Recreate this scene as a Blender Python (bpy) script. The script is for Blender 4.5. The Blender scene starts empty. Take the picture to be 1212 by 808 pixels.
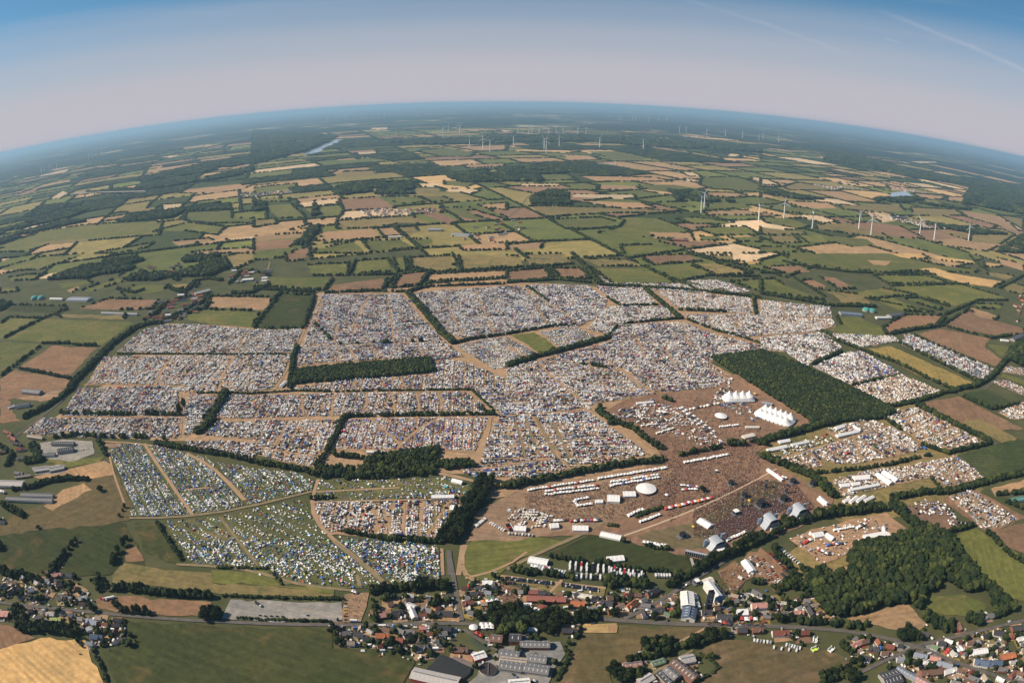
import bpy, math, random
import numpy as np
from mathutils import Matrix, Vector
PI = math.pi
random.seed(11)
RNG = np.random.default_rng(7)
SC = bpy.context.scene
COL = SC.collection

# ------------------------------------------------------------------ camera (fisheye lens, 600 m above the ground)
FPX, TH, RO, H = 805.0, math.radians(20.25), math.radians(0.25), 600.0
cam = bpy.data.cameras.new('camera')
camo = bpy.data.objects.new('camera', cam)
COL.objects.link(camo)
SC.camera = camo
cam.type = 'PANO'
cam.panorama_type = 'FISHEYE_EQUISOLID'
cam.sensor_width, cam.sensor_height = 36, 24
cam.fisheye_lens = FPX / 1212 * 36
cam.fisheye_fov = PI
cam.clip_start, cam.clip_end = 1, 400000
camo.matrix_world = Matrix.Translation((0, 0, H)) @ Matrix.Rotation(PI/2 - TH, 4, 'X') @ Matrix.Rotation(RO, 4, 'Z')

# ------------------------------------------------------------------ world, sun, exposure
SUN_AZ = math.radians(-92)      # measured from the view direction (+Y), negative = to the left
SUN_EL = math.radians(40)
world = bpy.data.worlds.new('World')
SC.world = world
world.use_nodes = True
nt = world.node_tree
nt.nodes.clear()
wo = nt.nodes.new('ShaderNodeOutputWorld')
bg = nt.nodes.new('ShaderNodeBackground')
sky = nt.nodes.new('ShaderNodeTexSky')
sky.sky_type = 'NISHITA'
sky.sun_disc = False
sky.sun_elevation = SUN_EL
sky.sun_rotation = SUN_AZ
sky.altitude = 600
sky.air_density = 1.0
sky.dust_density = 1.0
sky.ozone_density = 2.0
bg.inputs['Strength'].default_value = 0.068
def wmath(op, a, b=None):
    n = nt.nodes.new('ShaderNodeMath'); n.operation = op
    for i, v in enumerate((a, b)):
        if v is None: continue
        if isinstance(v, (int, float)): n.inputs[i].default_value = v
        else: nt.links.new(v, n.inputs[i])
    return n.outputs[0]
tc = nt.nodes.new('ShaderNodeTexCoord')
sep = nt.nodes.new('ShaderNodeSeparateXYZ')
nt.links.new(tc.outputs['Generated'], sep.inputs[0])
# a lavender dust layer low over the horizon, all round
ramp = nt.nodes.new('ShaderNodeValToRGB')
ramp.color_ramp.interpolation = 'EASE'
nt.links.new(sep.outputs['Z'], ramp.inputs[0])
els = ramp.color_ramp.elements
els[0].position = 0.0; els[0].color = (1, 1, 1, 1)
els[1].position = 0.19; els[1].color = (0, 0, 0, 1)
e = els.new(0.045); e.color = (.92, .92, .92, 1)
e = els.new(0.10); e.color = (.62, .62, .62, 1)
e = els.new(0.14); e.color = (.36, .36, .36, 1)
dust = nt.nodes.new('ShaderNodeMix'); dust.data_type = 'RGBA'
nt.links.new(ramp.outputs[0], dust.inputs['Factor'])
tint = nt.nodes.new('ShaderNodeMix'); tint.data_type = 'RGBA'; tint.blend_type = 'MULTIPLY'
tint.inputs['Factor'].default_value = 1
nt.links.new(sky.outputs[0], tint.inputs['A'])
tint.inputs['B'].default_value = (0.52, 0.84, 0.98, 1)
nt.links.new(tint.outputs['Result'], dust.inputs['A'])
DUST_COL = (6.3, 5.9, 6.6, 1)
dust.inputs['B'].default_value = DUST_COL
# thin cirrus streaks high up
mp = nt.nodes.new('ShaderNodeMapping')
mp.inputs['Rotation'].default_value = (0, math.radians(20), 0)
mp.inputs['Scale'].default_value = (1.2, 1.2, 26)
nt.links.new(tc.outputs['Generated'], mp.inputs[0])
nz = nt.nodes.new('ShaderNodeTexNoise'); nz.inputs['Scale'].default_value = 1.6; nz.inputs['Detail'].default_value = 5
nt.links.new(mp.outputs[0], nz.inputs[0])
cr = nt.nodes.new('ShaderNodeMapRange')
cr.inputs['From Min'].default_value = .60; cr.inputs['From Max'].default_value = .82
cr.inputs['To Max'].default_value = .12
nt.links.new(nz.outputs[0], cr.inputs[0])
up = nt.nodes.new('ShaderNodeMapRange')
up.inputs['From Min'].default_value = .03; up.inputs['From Max'].default_value = .14
nt.links.new(sep.outputs['Z'], up.inputs[0])
cm = nt.nodes.new('ShaderNodeMix'); cm.data_type = 'RGBA'
nt.links.new(wmath('MULTIPLY', cr.outputs[0], up.outputs[0]), cm.inputs['Factor'])
nt.links.new(dust.outputs['Result'], cm.inputs['A'])
cm.inputs['B'].default_value = (6.4, 6.3, 7.0, 1)
# old vapour trails, upper right: thin bands round great circles
def sky_dir(px, py):
    dx, dy = px - 606, 404 - py; R = math.hypot(dx, dy); a_ = 2*math.asin(R/(2*FPX))
    r_, u_, f_ = math.sin(a_)*dx/R, math.sin(a_)*dy/R, math.cos(a_)
    return Vector((r_, f_*math.cos(TH) + u_*math.sin(TH), -f_*math.sin(TH) + u_*math.cos(TH))).normalized()
def wdot(v):
    n = nt.nodes.new('ShaderNodeVectorMath'); n.operation = 'DOT_PRODUCT'; nt.links.new(tc.outputs['Generated'], n.inputs[0]); n.inputs[1].default_value = v; return n.outputs['Value']
def wrange(v, a_, b_, c_, d_):
    n = nt.nodes.new('ShaderNodeMapRange'); nt.links.new(v, n.inputs[0])
    for i, q in enumerate((a_, b_, c_, d_)): n.inputs[i+1].default_value = q
    return n.outputs[0]
last = cm.outputs['Result']
tn = nt.nodes.new('ShaderNodeTexNoise'); tn.inputs['Scale'].default_value = 22; nt.links.new(tc.outputs['Generated'], tn.inputs[0])
for (p, q, wid, amt) in (((770, -12), (1010, 66), .0040, .10), ((1040, 12), (1240, 96), .0050, .17), ((1044, 43), (1066, 49), .0020, .2)):
    A_, B_ = sky_dir(*p), sky_dir(*q); n_ = A_.cross(B_).normalized(); m_ = (A_ + B_).normalized(); half = A_.angle(B_)/2
    off = wmath('ADD', wdot(n_), wmath('MULTIPLY', wmath('SUBTRACT', tn.outputs[0], .5), wid*1.6))
    band = wrange(wmath('ABSOLUTE', off), 0, wid, 1, 0)
    along = wrange(wdot(m_), math.cos(half*1.1), math.cos(half*.5), 0, 1)
    f_ = wmath('MULTIPLY', wmath('MULTIPLY', band, along), wmath('MULTIPLY', wrange(tn.outputs[0], .3, .65, .35, 1), amt))
    mx = nt.nodes.new('ShaderNodeMix'); mx.data_type = 'RGBA'; nt.links.new(f_, mx.inputs['Factor']); nt.links.new(last, mx.inputs['A']); mx.inputs['B'].default_value = (9.5, 8.8, 9.2, 1)
    last = mx.outputs['Result']
nt.links.new(last, bg.inputs['Color'])
nt.links.new(bg.outputs[0], wo.inputs['Surface'])

sun = bpy.data.lights.new('sun', 'SUN')
suno = bpy.data.objects.new('sun', sun)
COL.objects.link(suno)
sun.energy = 5.0
sun.angle = math.radians(0.5)
sun.color = (1.0, 0.86, 0.68)
sdir = Vector((math.sin(SUN_AZ)*math.cos(SUN_EL), math.cos(SUN_AZ)*math.cos(SUN_EL), math.sin(SUN_EL)))
suno.rotation_euler = sdir.to_track_quat('Z', 'Y').to_euler()
suno.location = (0, 0, 900)

SC.view_settings.view_transform = 'Standard'
SC.view_settings.look = 'None'
SC.view_settings.gamma = 1
SC.view_settings.exposure = 0.34
HAZE = 3.5e-5
SC.cycles.volume_bounces = 0
SC.cycles.max_bounces = 4
SC.cycles.use_denoising = True
SC.cycles.denoiser = 'OPENIMAGEDENOISE'
SC.cycles.denoising_input_passes = 'RGB_ALBEDO_NORMAL'
SC.cycles.denoising_prefilter = 'ACCURATE'

# ------------------------------------------------------------------ measuring: a pixel of the 1212 x 808 photograph to a point of the place
REG = {'A0': (0, 100, 4.04), 'A1': (300, 100, 4.04), 'A2': (600, 100, 4.04), 'A3': (900, 100, 3.885),
       'B0': (0, 300, 4.04), 'B1': (300, 300, 4.04), 'B2': (600, 300, 4.04), 'B3': (900, 300, 3.885),
       'C0': (0, 480, 4.04), 'C1': (300, 480, 4.04), 'C2': (600, 480, 4.04), 'C3': (900, 480, 3.885),
       'D0': (0, 640, 4.808), 'D1': (250, 640, 4.808), 'D2': (480, 640, 4.808), 'D3': (720, 640, 4.808),
       'D4': (960, 640, 4.81), 'P': (0, 0, 1.0)}
def G(px, py, z=0.0):
    dx, dy = px - 606, 404 - py
    c, s = math.cos(RO), math.sin(RO)
    dx, dy = c*dx - s*dy, s*dx + c*dy
    R = max(math.hypot(dx, dy), 1e-6)
    a = 2*math.asin(R/(2*FPX))
    r, u, f = math.sin(a)*dx/R, math.sin(a)*dy/R, math.cos(a)
    Y = f*math.cos(TH) + u*math.sin(TH)
    Z = -f*math.sin(TH) + u*math.cos(TH)
    Z = min(Z, -0.006)
    t = (z - H)/Z
    return (r*t, Y*t)
def R_(reg, x, y, z=0.0):
    ox, oy, s = REG[reg]
    return G(ox + x/s, oy + y/s, z)
def P(txt, z=0.0):
    """'B0 10 20 30 40 B1 5 6': points read off enlarged pieces of the photograph, as ground positions"""
    out, reg, buf = [], 'P', []
    for w in txt.split():
        if w in REG:
            reg = w
        else:
            buf.append(float(w))
            if len(buf) == 2:
                out.append(R_(reg, buf[0], buf[1], z)); buf = []
    return out
def PX(x, y, z=0.0):
    """the reverse: a ground position to photograph pixels (used to sort by size and to thin things out with distance)"""
    x = np.asarray(x, float); y = np.asarray(y, float)
    d = np.sqrt(x*x + y*y + (z-H)**2)
    r = x/d; f = (y*math.cos(TH) + (H-z)*math.sin(TH))/d; u = (y*math.sin(TH) - (H-z)*math.cos(TH))/d
    a = np.arccos(np.clip(f, -1, 1)); R = 2*FPX*np.sin(a/2); n = np.maximum(np.hypot(r, u), 1e-9)
    X, Y = R*r/n, R*u/n
    c, s = math.cos(-RO), math.sin(-RO)
    X, Y = c*X - s*Y, s*X + c*Y
    return 606 + X, 404 - Y

# ------------------------------------------------------------------ small tools
def lin(r, g, b): return (r, g, b, 1)
def pip(pts, poly):
    """which of pts (n,2) lie inside poly"""
    poly = np.asarray(poly); x, y = pts[:, 0], pts[:, 1]
    ins = np.zeros(len(pts), bool); n = len(poly); j = n-1
    for i in range(n):
        xi, yi = poly[i]; xj, yj = poly[j]
        if yi != yj:
            ins ^= ((yi > y) != (yj > y)) & (x < (xj-xi)*(y-yi)/(yj-yi) + xi)
        j = i
    return ins
def near_line(pts, line, d):
    """which of pts lie within d metres of a polyline"""
    m = np.zeros(len(pts), bool)
    L = np.asarray(line)
    lo, hi = L.min(0) - d, L.max(0) + d
    idx = np.nonzero((pts[:, 0] > lo[0]) & (pts[:, 0] < hi[0]) & (pts[:, 1] > lo[1]) & (pts[:, 1] < hi[1]))[0]
    q = pts[idx]; mm = np.zeros(len(q), bool)
    for a, b in zip(L[:-1], L[1:]):
        ab = b-a; l2 = (ab**2).sum() + 1e-9
        t = np.clip(((q-a) @ ab)/l2, 0, 1)
        mm |= ((q - a - t[:, None]*ab)**2).sum(1) < d*d
    m[idx] = mm
    return m
def walk(line, step, jit=0.0):
    """points every step metres along a polyline, with the direction there"""
    out = []; L = [np.array(p, float) for p in line]; rest = step*.5
    for a, b in zip(L[:-1], L[1:]):
        l = float(np.linalg.norm(b-a))
        if l < 1e-6: continue
        d = (b-a)/l; s = rest
        while s < l:
            out.append((a + d*(s + (random.random()-.5)*jit*step), math.atan2(d[1], d[0])))
            s += step
        rest = s - l
    return out
def obj(name, mesh, parent=None, loc=(0, 0, 0), rz=0.0, **props):
    o = bpy.data.objects.new(name, mesh)
    COL.objects.link(o)
    if parent is not None: o.parent = parent
    o.location = loc
    if rz: o.rotation_euler = (0, 0, rz)
    for k, v in props.items(): o[k] = v
    return o
LABELS = {}
def tag(o, label, cat, group=None):
    o['label'] = label; o['category'] = cat
    if group: o['group'] = group
    LABELS.setdefault(label, []).append(o.name)
    return o
ORD = ['', 'first', 'second', 'third', 'fourth', 'fifth', 'sixth', 'seventh', 'eighth', 'ninth', 'tenth', 'eleventh', 'twelfth', 'thirteenth',
       'fourteenth', 'fifteenth', 'sixteenth', 'seventeenth', 'eighteenth', 'nineteenth']
def ordw(n):
    if n < 20: return ORD[n]
    t = ['', '', 'twent', 'thirt', 'fort', 'fift', 'sixt', 'sevent', 'eight', 'ninet'][n//10 % 10]
    return (t + 'ieth') if n % 10 == 0 else (t + 'y-' + ORD[n % 10])
class MB:
    """collects faces, then becomes one mesh"""
    def __init__(s): s.v = []; s.f = []; s.m = []
    def add(s, v, f, m=0):
        o = len(s.v); s.v += [tuple(p) for p in v]; s.f += [tuple(i+o for i in q) for q in f]; s.m += [m]*len(f)
    def box(s, x0, x1, y0, y1, z0, z1, m=0, bottom=False):
        v = [(x0, y0, z0), (x1, y0, z0), (x1, y1, z0), (x0, y1, z0), (x0, y0, z1), (x1, y0, z1), (x1, y1, z1), (x0, y1, z1)]
        f = [(4, 5, 6, 7), (0, 1, 5, 4), (1, 2, 6, 5), (2, 3, 7, 6), (3, 0, 4, 7)]
        if bottom: f.append((3, 2, 1, 0))
        s.add(v, f, m)
    def cyl(s, x, y, z0, z1, r0, r1, n=8, m=0, cap=True):
        v = []
        for z, r in ((z0, r0), (z1, r1)):
            v += [(x + r*math.cos(2*PI*i/n), y + r*math.sin(2*PI*i/n), z) for i in range(n)]
        f = [(i, (i+1) % n, n+(i+1) % n, n+i) for i in range(n)]
        if cap: f.append(tuple(range(n, 2*n)))
        s.add(v, f, m)
    def gable(s, l, w, h, r, m=0):
        """a gabled solid: walls and triangular ends, no roof; length along x"""
        x, y = l/2, w/2
        v = [(-x, -y, 0), (x, -y, 0), (x, y, 0), (-x, y, 0), (-x, -y, h), (x, -y, h), (x, y, h), (-x, y, h), (-x, 0, h+r), (x, 0, h+r)]
        s.add(v, [(0, 1, 5, 4), (2, 3, 7, 6), (1, 2, 6, 9, 5), (3, 0, 4, 8, 7)], m)
    def roof(s, l, w, h, r, over=.5, t=.3, m=0, x0=0, y0=0, hip=0.0):
        """two pitched slabs with eaves and thickness"""
        x = l/2 + over; k = 1 + over/(w/2); y = w/2*k; dz = r*(k-1); xr = x - hip
        a = h - dz; b = h + r
        v = []
        for d in (0, t):
            v += [(-x, -y, a+d), (x, -y, a+d), (xr, 0, b+d), (-xr, 0, b+d), (x, y, a+d), (-x, y, a+d)]
        f = [(6, 7, 8, 9), (9, 8, 10, 11), (3, 2, 1, 0), (5, 4, 2, 3), (0, 1, 7, 6), (4, 5, 11, 10),
             (1, 2, 8, 7), (2, 4, 10, 8), (5, 3, 9, 11), (3, 0, 6, 9)]
        if hip: f += [(7, 10, 8), (11, 6, 9)]
        s.add([(p[0]+x0, p[1]+y0, p[2]) for p in v], f, m)
    def mesh(s, name, mats, smooth=False):
        me = bpy.data.meshes.new(name)
        me.from_pydata(s.v, [], s.f)
        for q in mats: me.materials.append(q)
        me.polygons.foreach_set('material_index', s.m)
        if smooth: me.polygons.foreach_set('use_smooth', [True]*len(s.f))
        me.update()
        return me
def bake(name, protos, groups, mats, kind='stuff', smooth=False, colours=None):
    """one mesh made of many placed pieces. protos: list of (verts (n,3), tris (m,3), mat per tri);
    groups: per proto arrays pos (k,3), rz (k,), scale (k,3); colours: per proto (k,4) or None"""
    V, T, M, C = [], [], [], []; off = 0
    for pi, (pv, pt, pm) in enumerate(protos):
        pos, rz, sc = groups[pi][:3]
        k = len(pos)
        if k == 0: continue
        c, s = np.cos(rz)[:, None], np.sin(rz)[:, None]
        x = pv[None, :, 0]*sc[:, 0:1]; y = pv[None, :, 1]*sc[:, 1:2]; z = pv[None, :, 2]*sc[:, 2:3]
        X = c*x - s*y + pos[:, 0:1]; Y = s*x + c*y + pos[:, 1:2]; Z = z + pos[:, 2:3]
        V.append(np.stack([X, Y, Z], 2).reshape(-1, 3))
        n = len(pv)
        T.append((pt[None] + (np.arange(k)*n)[:, None, None] + off).reshape(-1, 3))
        M.append(np.tile(pm, k)); off += k*n
        if colours is not None: C.append(np.repeat(groups[pi][3], n, axis=0))
    if not V: return None
    V = np.concatenate(V); T = np.concatenate(T); M = np.concatenate(M)
    me = bpy.data.meshes.new(name)
    me.vertices.add(len(V)); me.vertices.foreach_set('co', V.astype(np.float32).ravel())
    me.loops.add(len(T)*3); me.loops.foreach_set('vertex_index', T.astype(np.int32).ravel())
    me.polygons.add(len(T)); me.polygons.foreach_set('loop_start', np.arange(0, len(T)*3, 3, dtype=np.int32))
    me.polygons.foreach_set('loop_total', np.full(len(T), 3, dtype=np.int32))
    for q in mats: me.materials.append(q)
    me.polygons.foreach_set('material_index', M.astype(np.int32))
    me.polygons.foreach_set('use_smooth', np.full(len(T), smooth))
    if colours is not None:
        a = me.color_attributes.new('tone', 'FLOAT_COLOR', 'POINT')
        a.data.foreach_set('color', np.concatenate(C).astype(np.float32).ravel())
    me.update(calc_edges=True)
    TRI[0] += len(T)
    return obj(name, me, kind=kind)
TRI = [0]
def tri_proto(mb):
    """an MB as (verts, tris, mats) arrays"""
    t, m = [], []
    for q, k in zip(mb.f, mb.m):
        for i in range(1, len(q)-1): t.append((q[0], q[i], q[i+1])); m.append(k)
    return np.array(mb.v, float), np.array(t), np.array(m)

# ------------------------------------------------------------------ materials
class NT:
    def __init__(s, name, rough=.9, spec=.2):
        s.mat = bpy.data.materials.new(name); s.mat.use_nodes = True
        s.t = s.mat.node_tree; s.b = s.t.nodes['Principled BSDF']
        s.b.inputs['Roughness'].default_value = rough
        s.b.inputs['Specular IOR Level'].default_value = spec
        s.co = None
    def n(s, typ, **kw):
        n = s.t.nodes.new(typ)
        for k, v in kw.items(): setattr(n, k, v)
        return n
    def put(s, sock, v):
        if v is None: return
        if hasattr(v, 'is_output'): s.t.links.new(v, sock)
        else: sock.default_value = v
    def coord(s):
        if s.co is None: s.co = s.n('ShaderNodeTexCoord').outputs['Object']
        return s.co
    def noise(s, scale, detail=4, rough=.55, vec=None, dist=0):
        n = s.n('ShaderNodeTexNoise'); s.put(n.inputs['Vector'], vec or s.coord())
        n.inputs['Scale'].default_value = scale; n.inputs['Detail'].default_value = detail
        n.inputs['Roughness'].default_value = rough; n.inputs['Distortion'].default_value = dist
        return n.outputs[0]
    def rng(s, v, a, b, c=0.0, d=1.0):
        n = s.n('ShaderNodeMapRange'); s.put(n.inputs[0], v)
        for i, q in enumerate((a, b, c, d)): n.inputs[i+1].default_value = q
        return n.outputs[0]
    def mix(s, f, a, b, blend='MIX'):
        n = s.n('ShaderNodeMix', data_type='RGBA', blend_type=blend)
        s.put(n.inputs['Factor'], f); s.put(n.inputs['A'], a); s.put(n.inputs['B'], b)
        return n.outputs['Result']
    def math(s, op, a, b=None):
        n = s.n('ShaderNodeMath', operation=op); s.put(n.inputs[0], a); s.put(n.inputs[1], b)
        return n.outputs[0]
    def done(s, col): s.put(s.b.inputs['Base Color'], col); return s.mat
def plain(name, c, rough=.7, spec=.3, metal=0.0, var=.12):
    m = NT(name, rough, spec)
    m.b.inputs['Metallic'].default_value = metal
    d = tuple(x*(1-var) for x in c[:3]) + (1,)
    u = tuple(min(1, x*(1+var)) for x in c[:3]) + (1,)
    return m.done(m.mix(m.rng(m.noise(.6, 3), .3, .7), d, u))

def field_mat(name, c1, c2, stripe=.15, spacing=9.0, patch=.5, c3=None):
    """crop or grass: large soft patches, fine mottling, and the lines left by the machines"""
    m = NT(name, .95, .1)
    big = m.rng(m.noise(.006, 5, .6, dist=.6), .5-patch*.35, .5+patch*.35)
    fine = m.rng(m.noise(.09, 5, .7), .3, .7)
    col = m.mix(big, c1, c2)
    if c3: col = m.mix(m.rng(m.noise(.011, 4, .6, dist=1.5), .56, .68), col, c3)
    at = m.n('ShaderNodeAttribute', attribute_type='OBJECT', attribute_name='row_angle')
    vr = m.n('ShaderNodeVectorRotate', rotation_type='Z_AXIS')
    m.put(vr.inputs['Vector'], m.coord()); m.put(vr.inputs['Angle'], at.outputs['Fac'])
    w = m.n('ShaderNodeTexWave', wave_type='BANDS', bands_direction='Y')
    m.put(w.inputs['Vector'], vr.outputs[0])
    w.inputs['Scale'].default_value = 2*PI/20/spacing; w.inputs['Distortion'].default_value = 1.2
    w.inputs['Detail'].default_value = 2; w.inputs['Detail Scale'].default_value = .15
    st = m.math('MULTIPLY', m.rng(w.outputs[1], .3, .9), m.rng(m.noise(.02, 3), .35, .65))
    dk = tuple(x*.72 for x in c1[:3]) + (1,)
    col = m.mix(m.math('MULTIPLY', st, stripe*3.2), col, dk)
    mv = m.n('ShaderNodeVectorMath', operation='MULTIPLY'); m.put(mv.inputs[0], vr.outputs[0]); mv.inputs[1].default_value = (.008, .16, 1)
    strk = m.rng(m.noise(1.0, 5, .65, vec=mv.outputs[0]), .33, .67)
    col = m.mix(.55, col, m.mix(strk, lin(.72, .76, .80), lin(1.26, 1.2, 1.12)), 'MULTIPLY')
    blot = m.rng(m.noise(.022, 6, .72, dist=.8), .36, .64)
    col = m.mix(.6, col, m.mix(blot, lin(.74, .80, .80), lin(1.24, 1.16, 1.1)), 'MULTIPLY')
    col = m.mix(.75, col, m.mix(fine, lin(.62, .62, .62), lin(1.3, 1.3, 1.3)), 'MULTIPLY')
    oi = m.n('ShaderNodeObjectInfo')
    col = m.mix(1.0, col, m.mix(oi.outputs['Random'], lin(.86, .88, .9), lin(1.14, 1.1, 1.05)), 'MULTIPLY')
    return m.done(col)
FM = {
 'g':  field_mat('meadow_grass', lin(.100, .118, .036), lin(.160, .155, .050), .12, 12, .6, lin(.19, .145, .07)),
 'G':  field_mat('lush_grass', lin(.105, .125, .034), lin(.165, .160, .052), .10, 12, .6, lin(.20, .17, .06)),
 'd':  field_mat('dark_grass', lin(.034, .050, .018), lin(.066, .070, .028), .10, 14, .8, lin(.098, .078, .036)),
 'o':  field_mat('dry_grass', lin(.190, .155, .066), lin(.255, .195, .088), .14, 10, .6, lin(.12, .125, .05)),
 't':  field_mat('tan_field', lin(.340, .215, .120), lin(.400, .265, .155), .16, 10, .5),
 'b':  field_mat('ploughed_field', lin(.215, .130, .080), lin(.270, .168, .104), .14, 9, .5),
 'y':  field_mat('stubble_field', lin(.480, .310, .140), lin(.570, .385, .180), .22, 9, .5),
 'p':  field_mat('pale_stubble', lin(.520, .385, .235), lin(.600, .455, .300), .16, 9, .5),
 's':  field_mat('scrub_grass', lin(.085, .078, .034), lin(.170, .122, .066), .03, 14, .9, lin(.20, .135, .080)),
 'e':  field_mat('trodden_earth', lin(.195, .120, .084), lin(.265, .165, .112), .02, 10, .6, lin(.19, .125, .080)),
 'E':  field_mat('bare_sand', lin(.285, .185, .120), lin(.355, .235, .152), .03, 10, .8, lin(.22, .145, .095)),
 'c':  field_mat('camp_ground_dry', lin(.300, .205, .130), lin(.370, .250, .160), .02, 10, .7, lin(.19, .155, .08)),
 'Y':  field_mat('olive_meadow', lin(.230, .180, .060), lin(.290, .215, .080), .10, 10, .6, lin(.17, .15, .055)),
 'k':  field_mat('camp_ground_green', lin(.085, .095, .040), lin(.125, .120, .055), .02, 10, .7, lin(.18, .15, .085)),
 'm':  field_mat('arena_turf', lin(.140, .115, .062), lin(.190, .140, .085), .03, 10, .8, lin(.11, .11, .05)),
 'v':  field_mat('gravel_lot', lin(.235, .225, .215), lin(.290, .275, .260), .05, 12, .6, lin(.32, .29, .26)),
 'O':  field_mat('orchard_grass', lin(.055, .075, .028), lin(.085, .100, .040), .5, 7, .3),
}
# ------------------------------------------------------------------ the land: one great sheet to the horizon, far patchwork of fields on it, then every field that can be told apart
mg = NT('far_farmland', .95, .1)
vo = mg.n('ShaderNodeTexVoronoi', feature='F1'); mg.put(vo.inputs['Vector'], mg.coord()); vo.inputs['Scale'].default_value = 1/620
sepc = mg.n('ShaderNodeSeparateColor'); mg.put(sepc.inputs[0], vo.outputs['Color'])
wd = mg.rng(mg.noise(1/3800, 5, .62, dist=.8), .52, .58)
crp = mg.n('ShaderNodeValToRGB'); mg.put(crp.inputs[0], sepc.outputs[0]); crp.color_ramp.interpolation = 'CONSTANT'
for i, (p_, c_) in enumerate([(0, (.05, .07, .03)), (.30, (.10, .12, .04)), (.52, (.16, .15, .065)), (.72, (.34, .25, .14)), (.84, (.52, .40, .24)), (.93, (.06, .07, .03))]):
    el = crp.color_ramp.elements[0] if i == 0 else (crp.color_ramp.elements[1] if i == 1 else crp.color_ramp.elements.new(p_))
    el.position = p_; el.color = c_ + (1,)
farcol = mg.mix(wd, lin(.018, .028, .016), crp.outputs[0])
hedge_v = mg.n('ShaderNodeTexVoronoi', feature='DISTANCE_TO_EDGE'); mg.put(hedge_v.inputs['Vector'], mg.coord()); hedge_v.inputs['Scale'].default_value = 1/620
farcol = mg.mix(mg.rng(hedge_v.outputs['Distance'], .02, .045), lin(.022, .034, .016), farcol)
rad = mg.n('ShaderNodeVectorMath', operation='LENGTH'); mg.put(rad.inputs[0], mg.coord())
near = mg.rng(rad.outputs['Value'], 14500, 15500)
nearcol = mg.mix(mg.rng(mg.noise(.012, 6, .7), .3, .7), lin(.050, .062, .026), lin(.105, .100, .045))
M_GROUND = mg.done(mg.mix(near, nearcol, farcol))
rs = [0, 300, 700, 1200, 2000, 4000, 8000, 16000, 32000, 64000, 120000]
mb = MB(); NS = 96
mb.v = [(0, 0, -1.2)] + [(r*math.cos(2*PI*i/NS), r*math.sin(2*PI*i/NS), -1.2) for r in rs[1:] for i in range(NS)]
mb.f = [(0, 1+i, 1+(i+1) % NS) for i in range(NS)]
for k in range(len(rs)-2):
    a, b = 1+k*NS, 1+(k+1)*NS
    mb.f += [(a+i, b+i, b+(i+1) % NS, a+(i+1) % NS) for i in range(NS)]
mb.m = [0]*len(mb.f)
obj('ground', mb.mesh('ground', [M_GROUND]), kind='structure')

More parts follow.
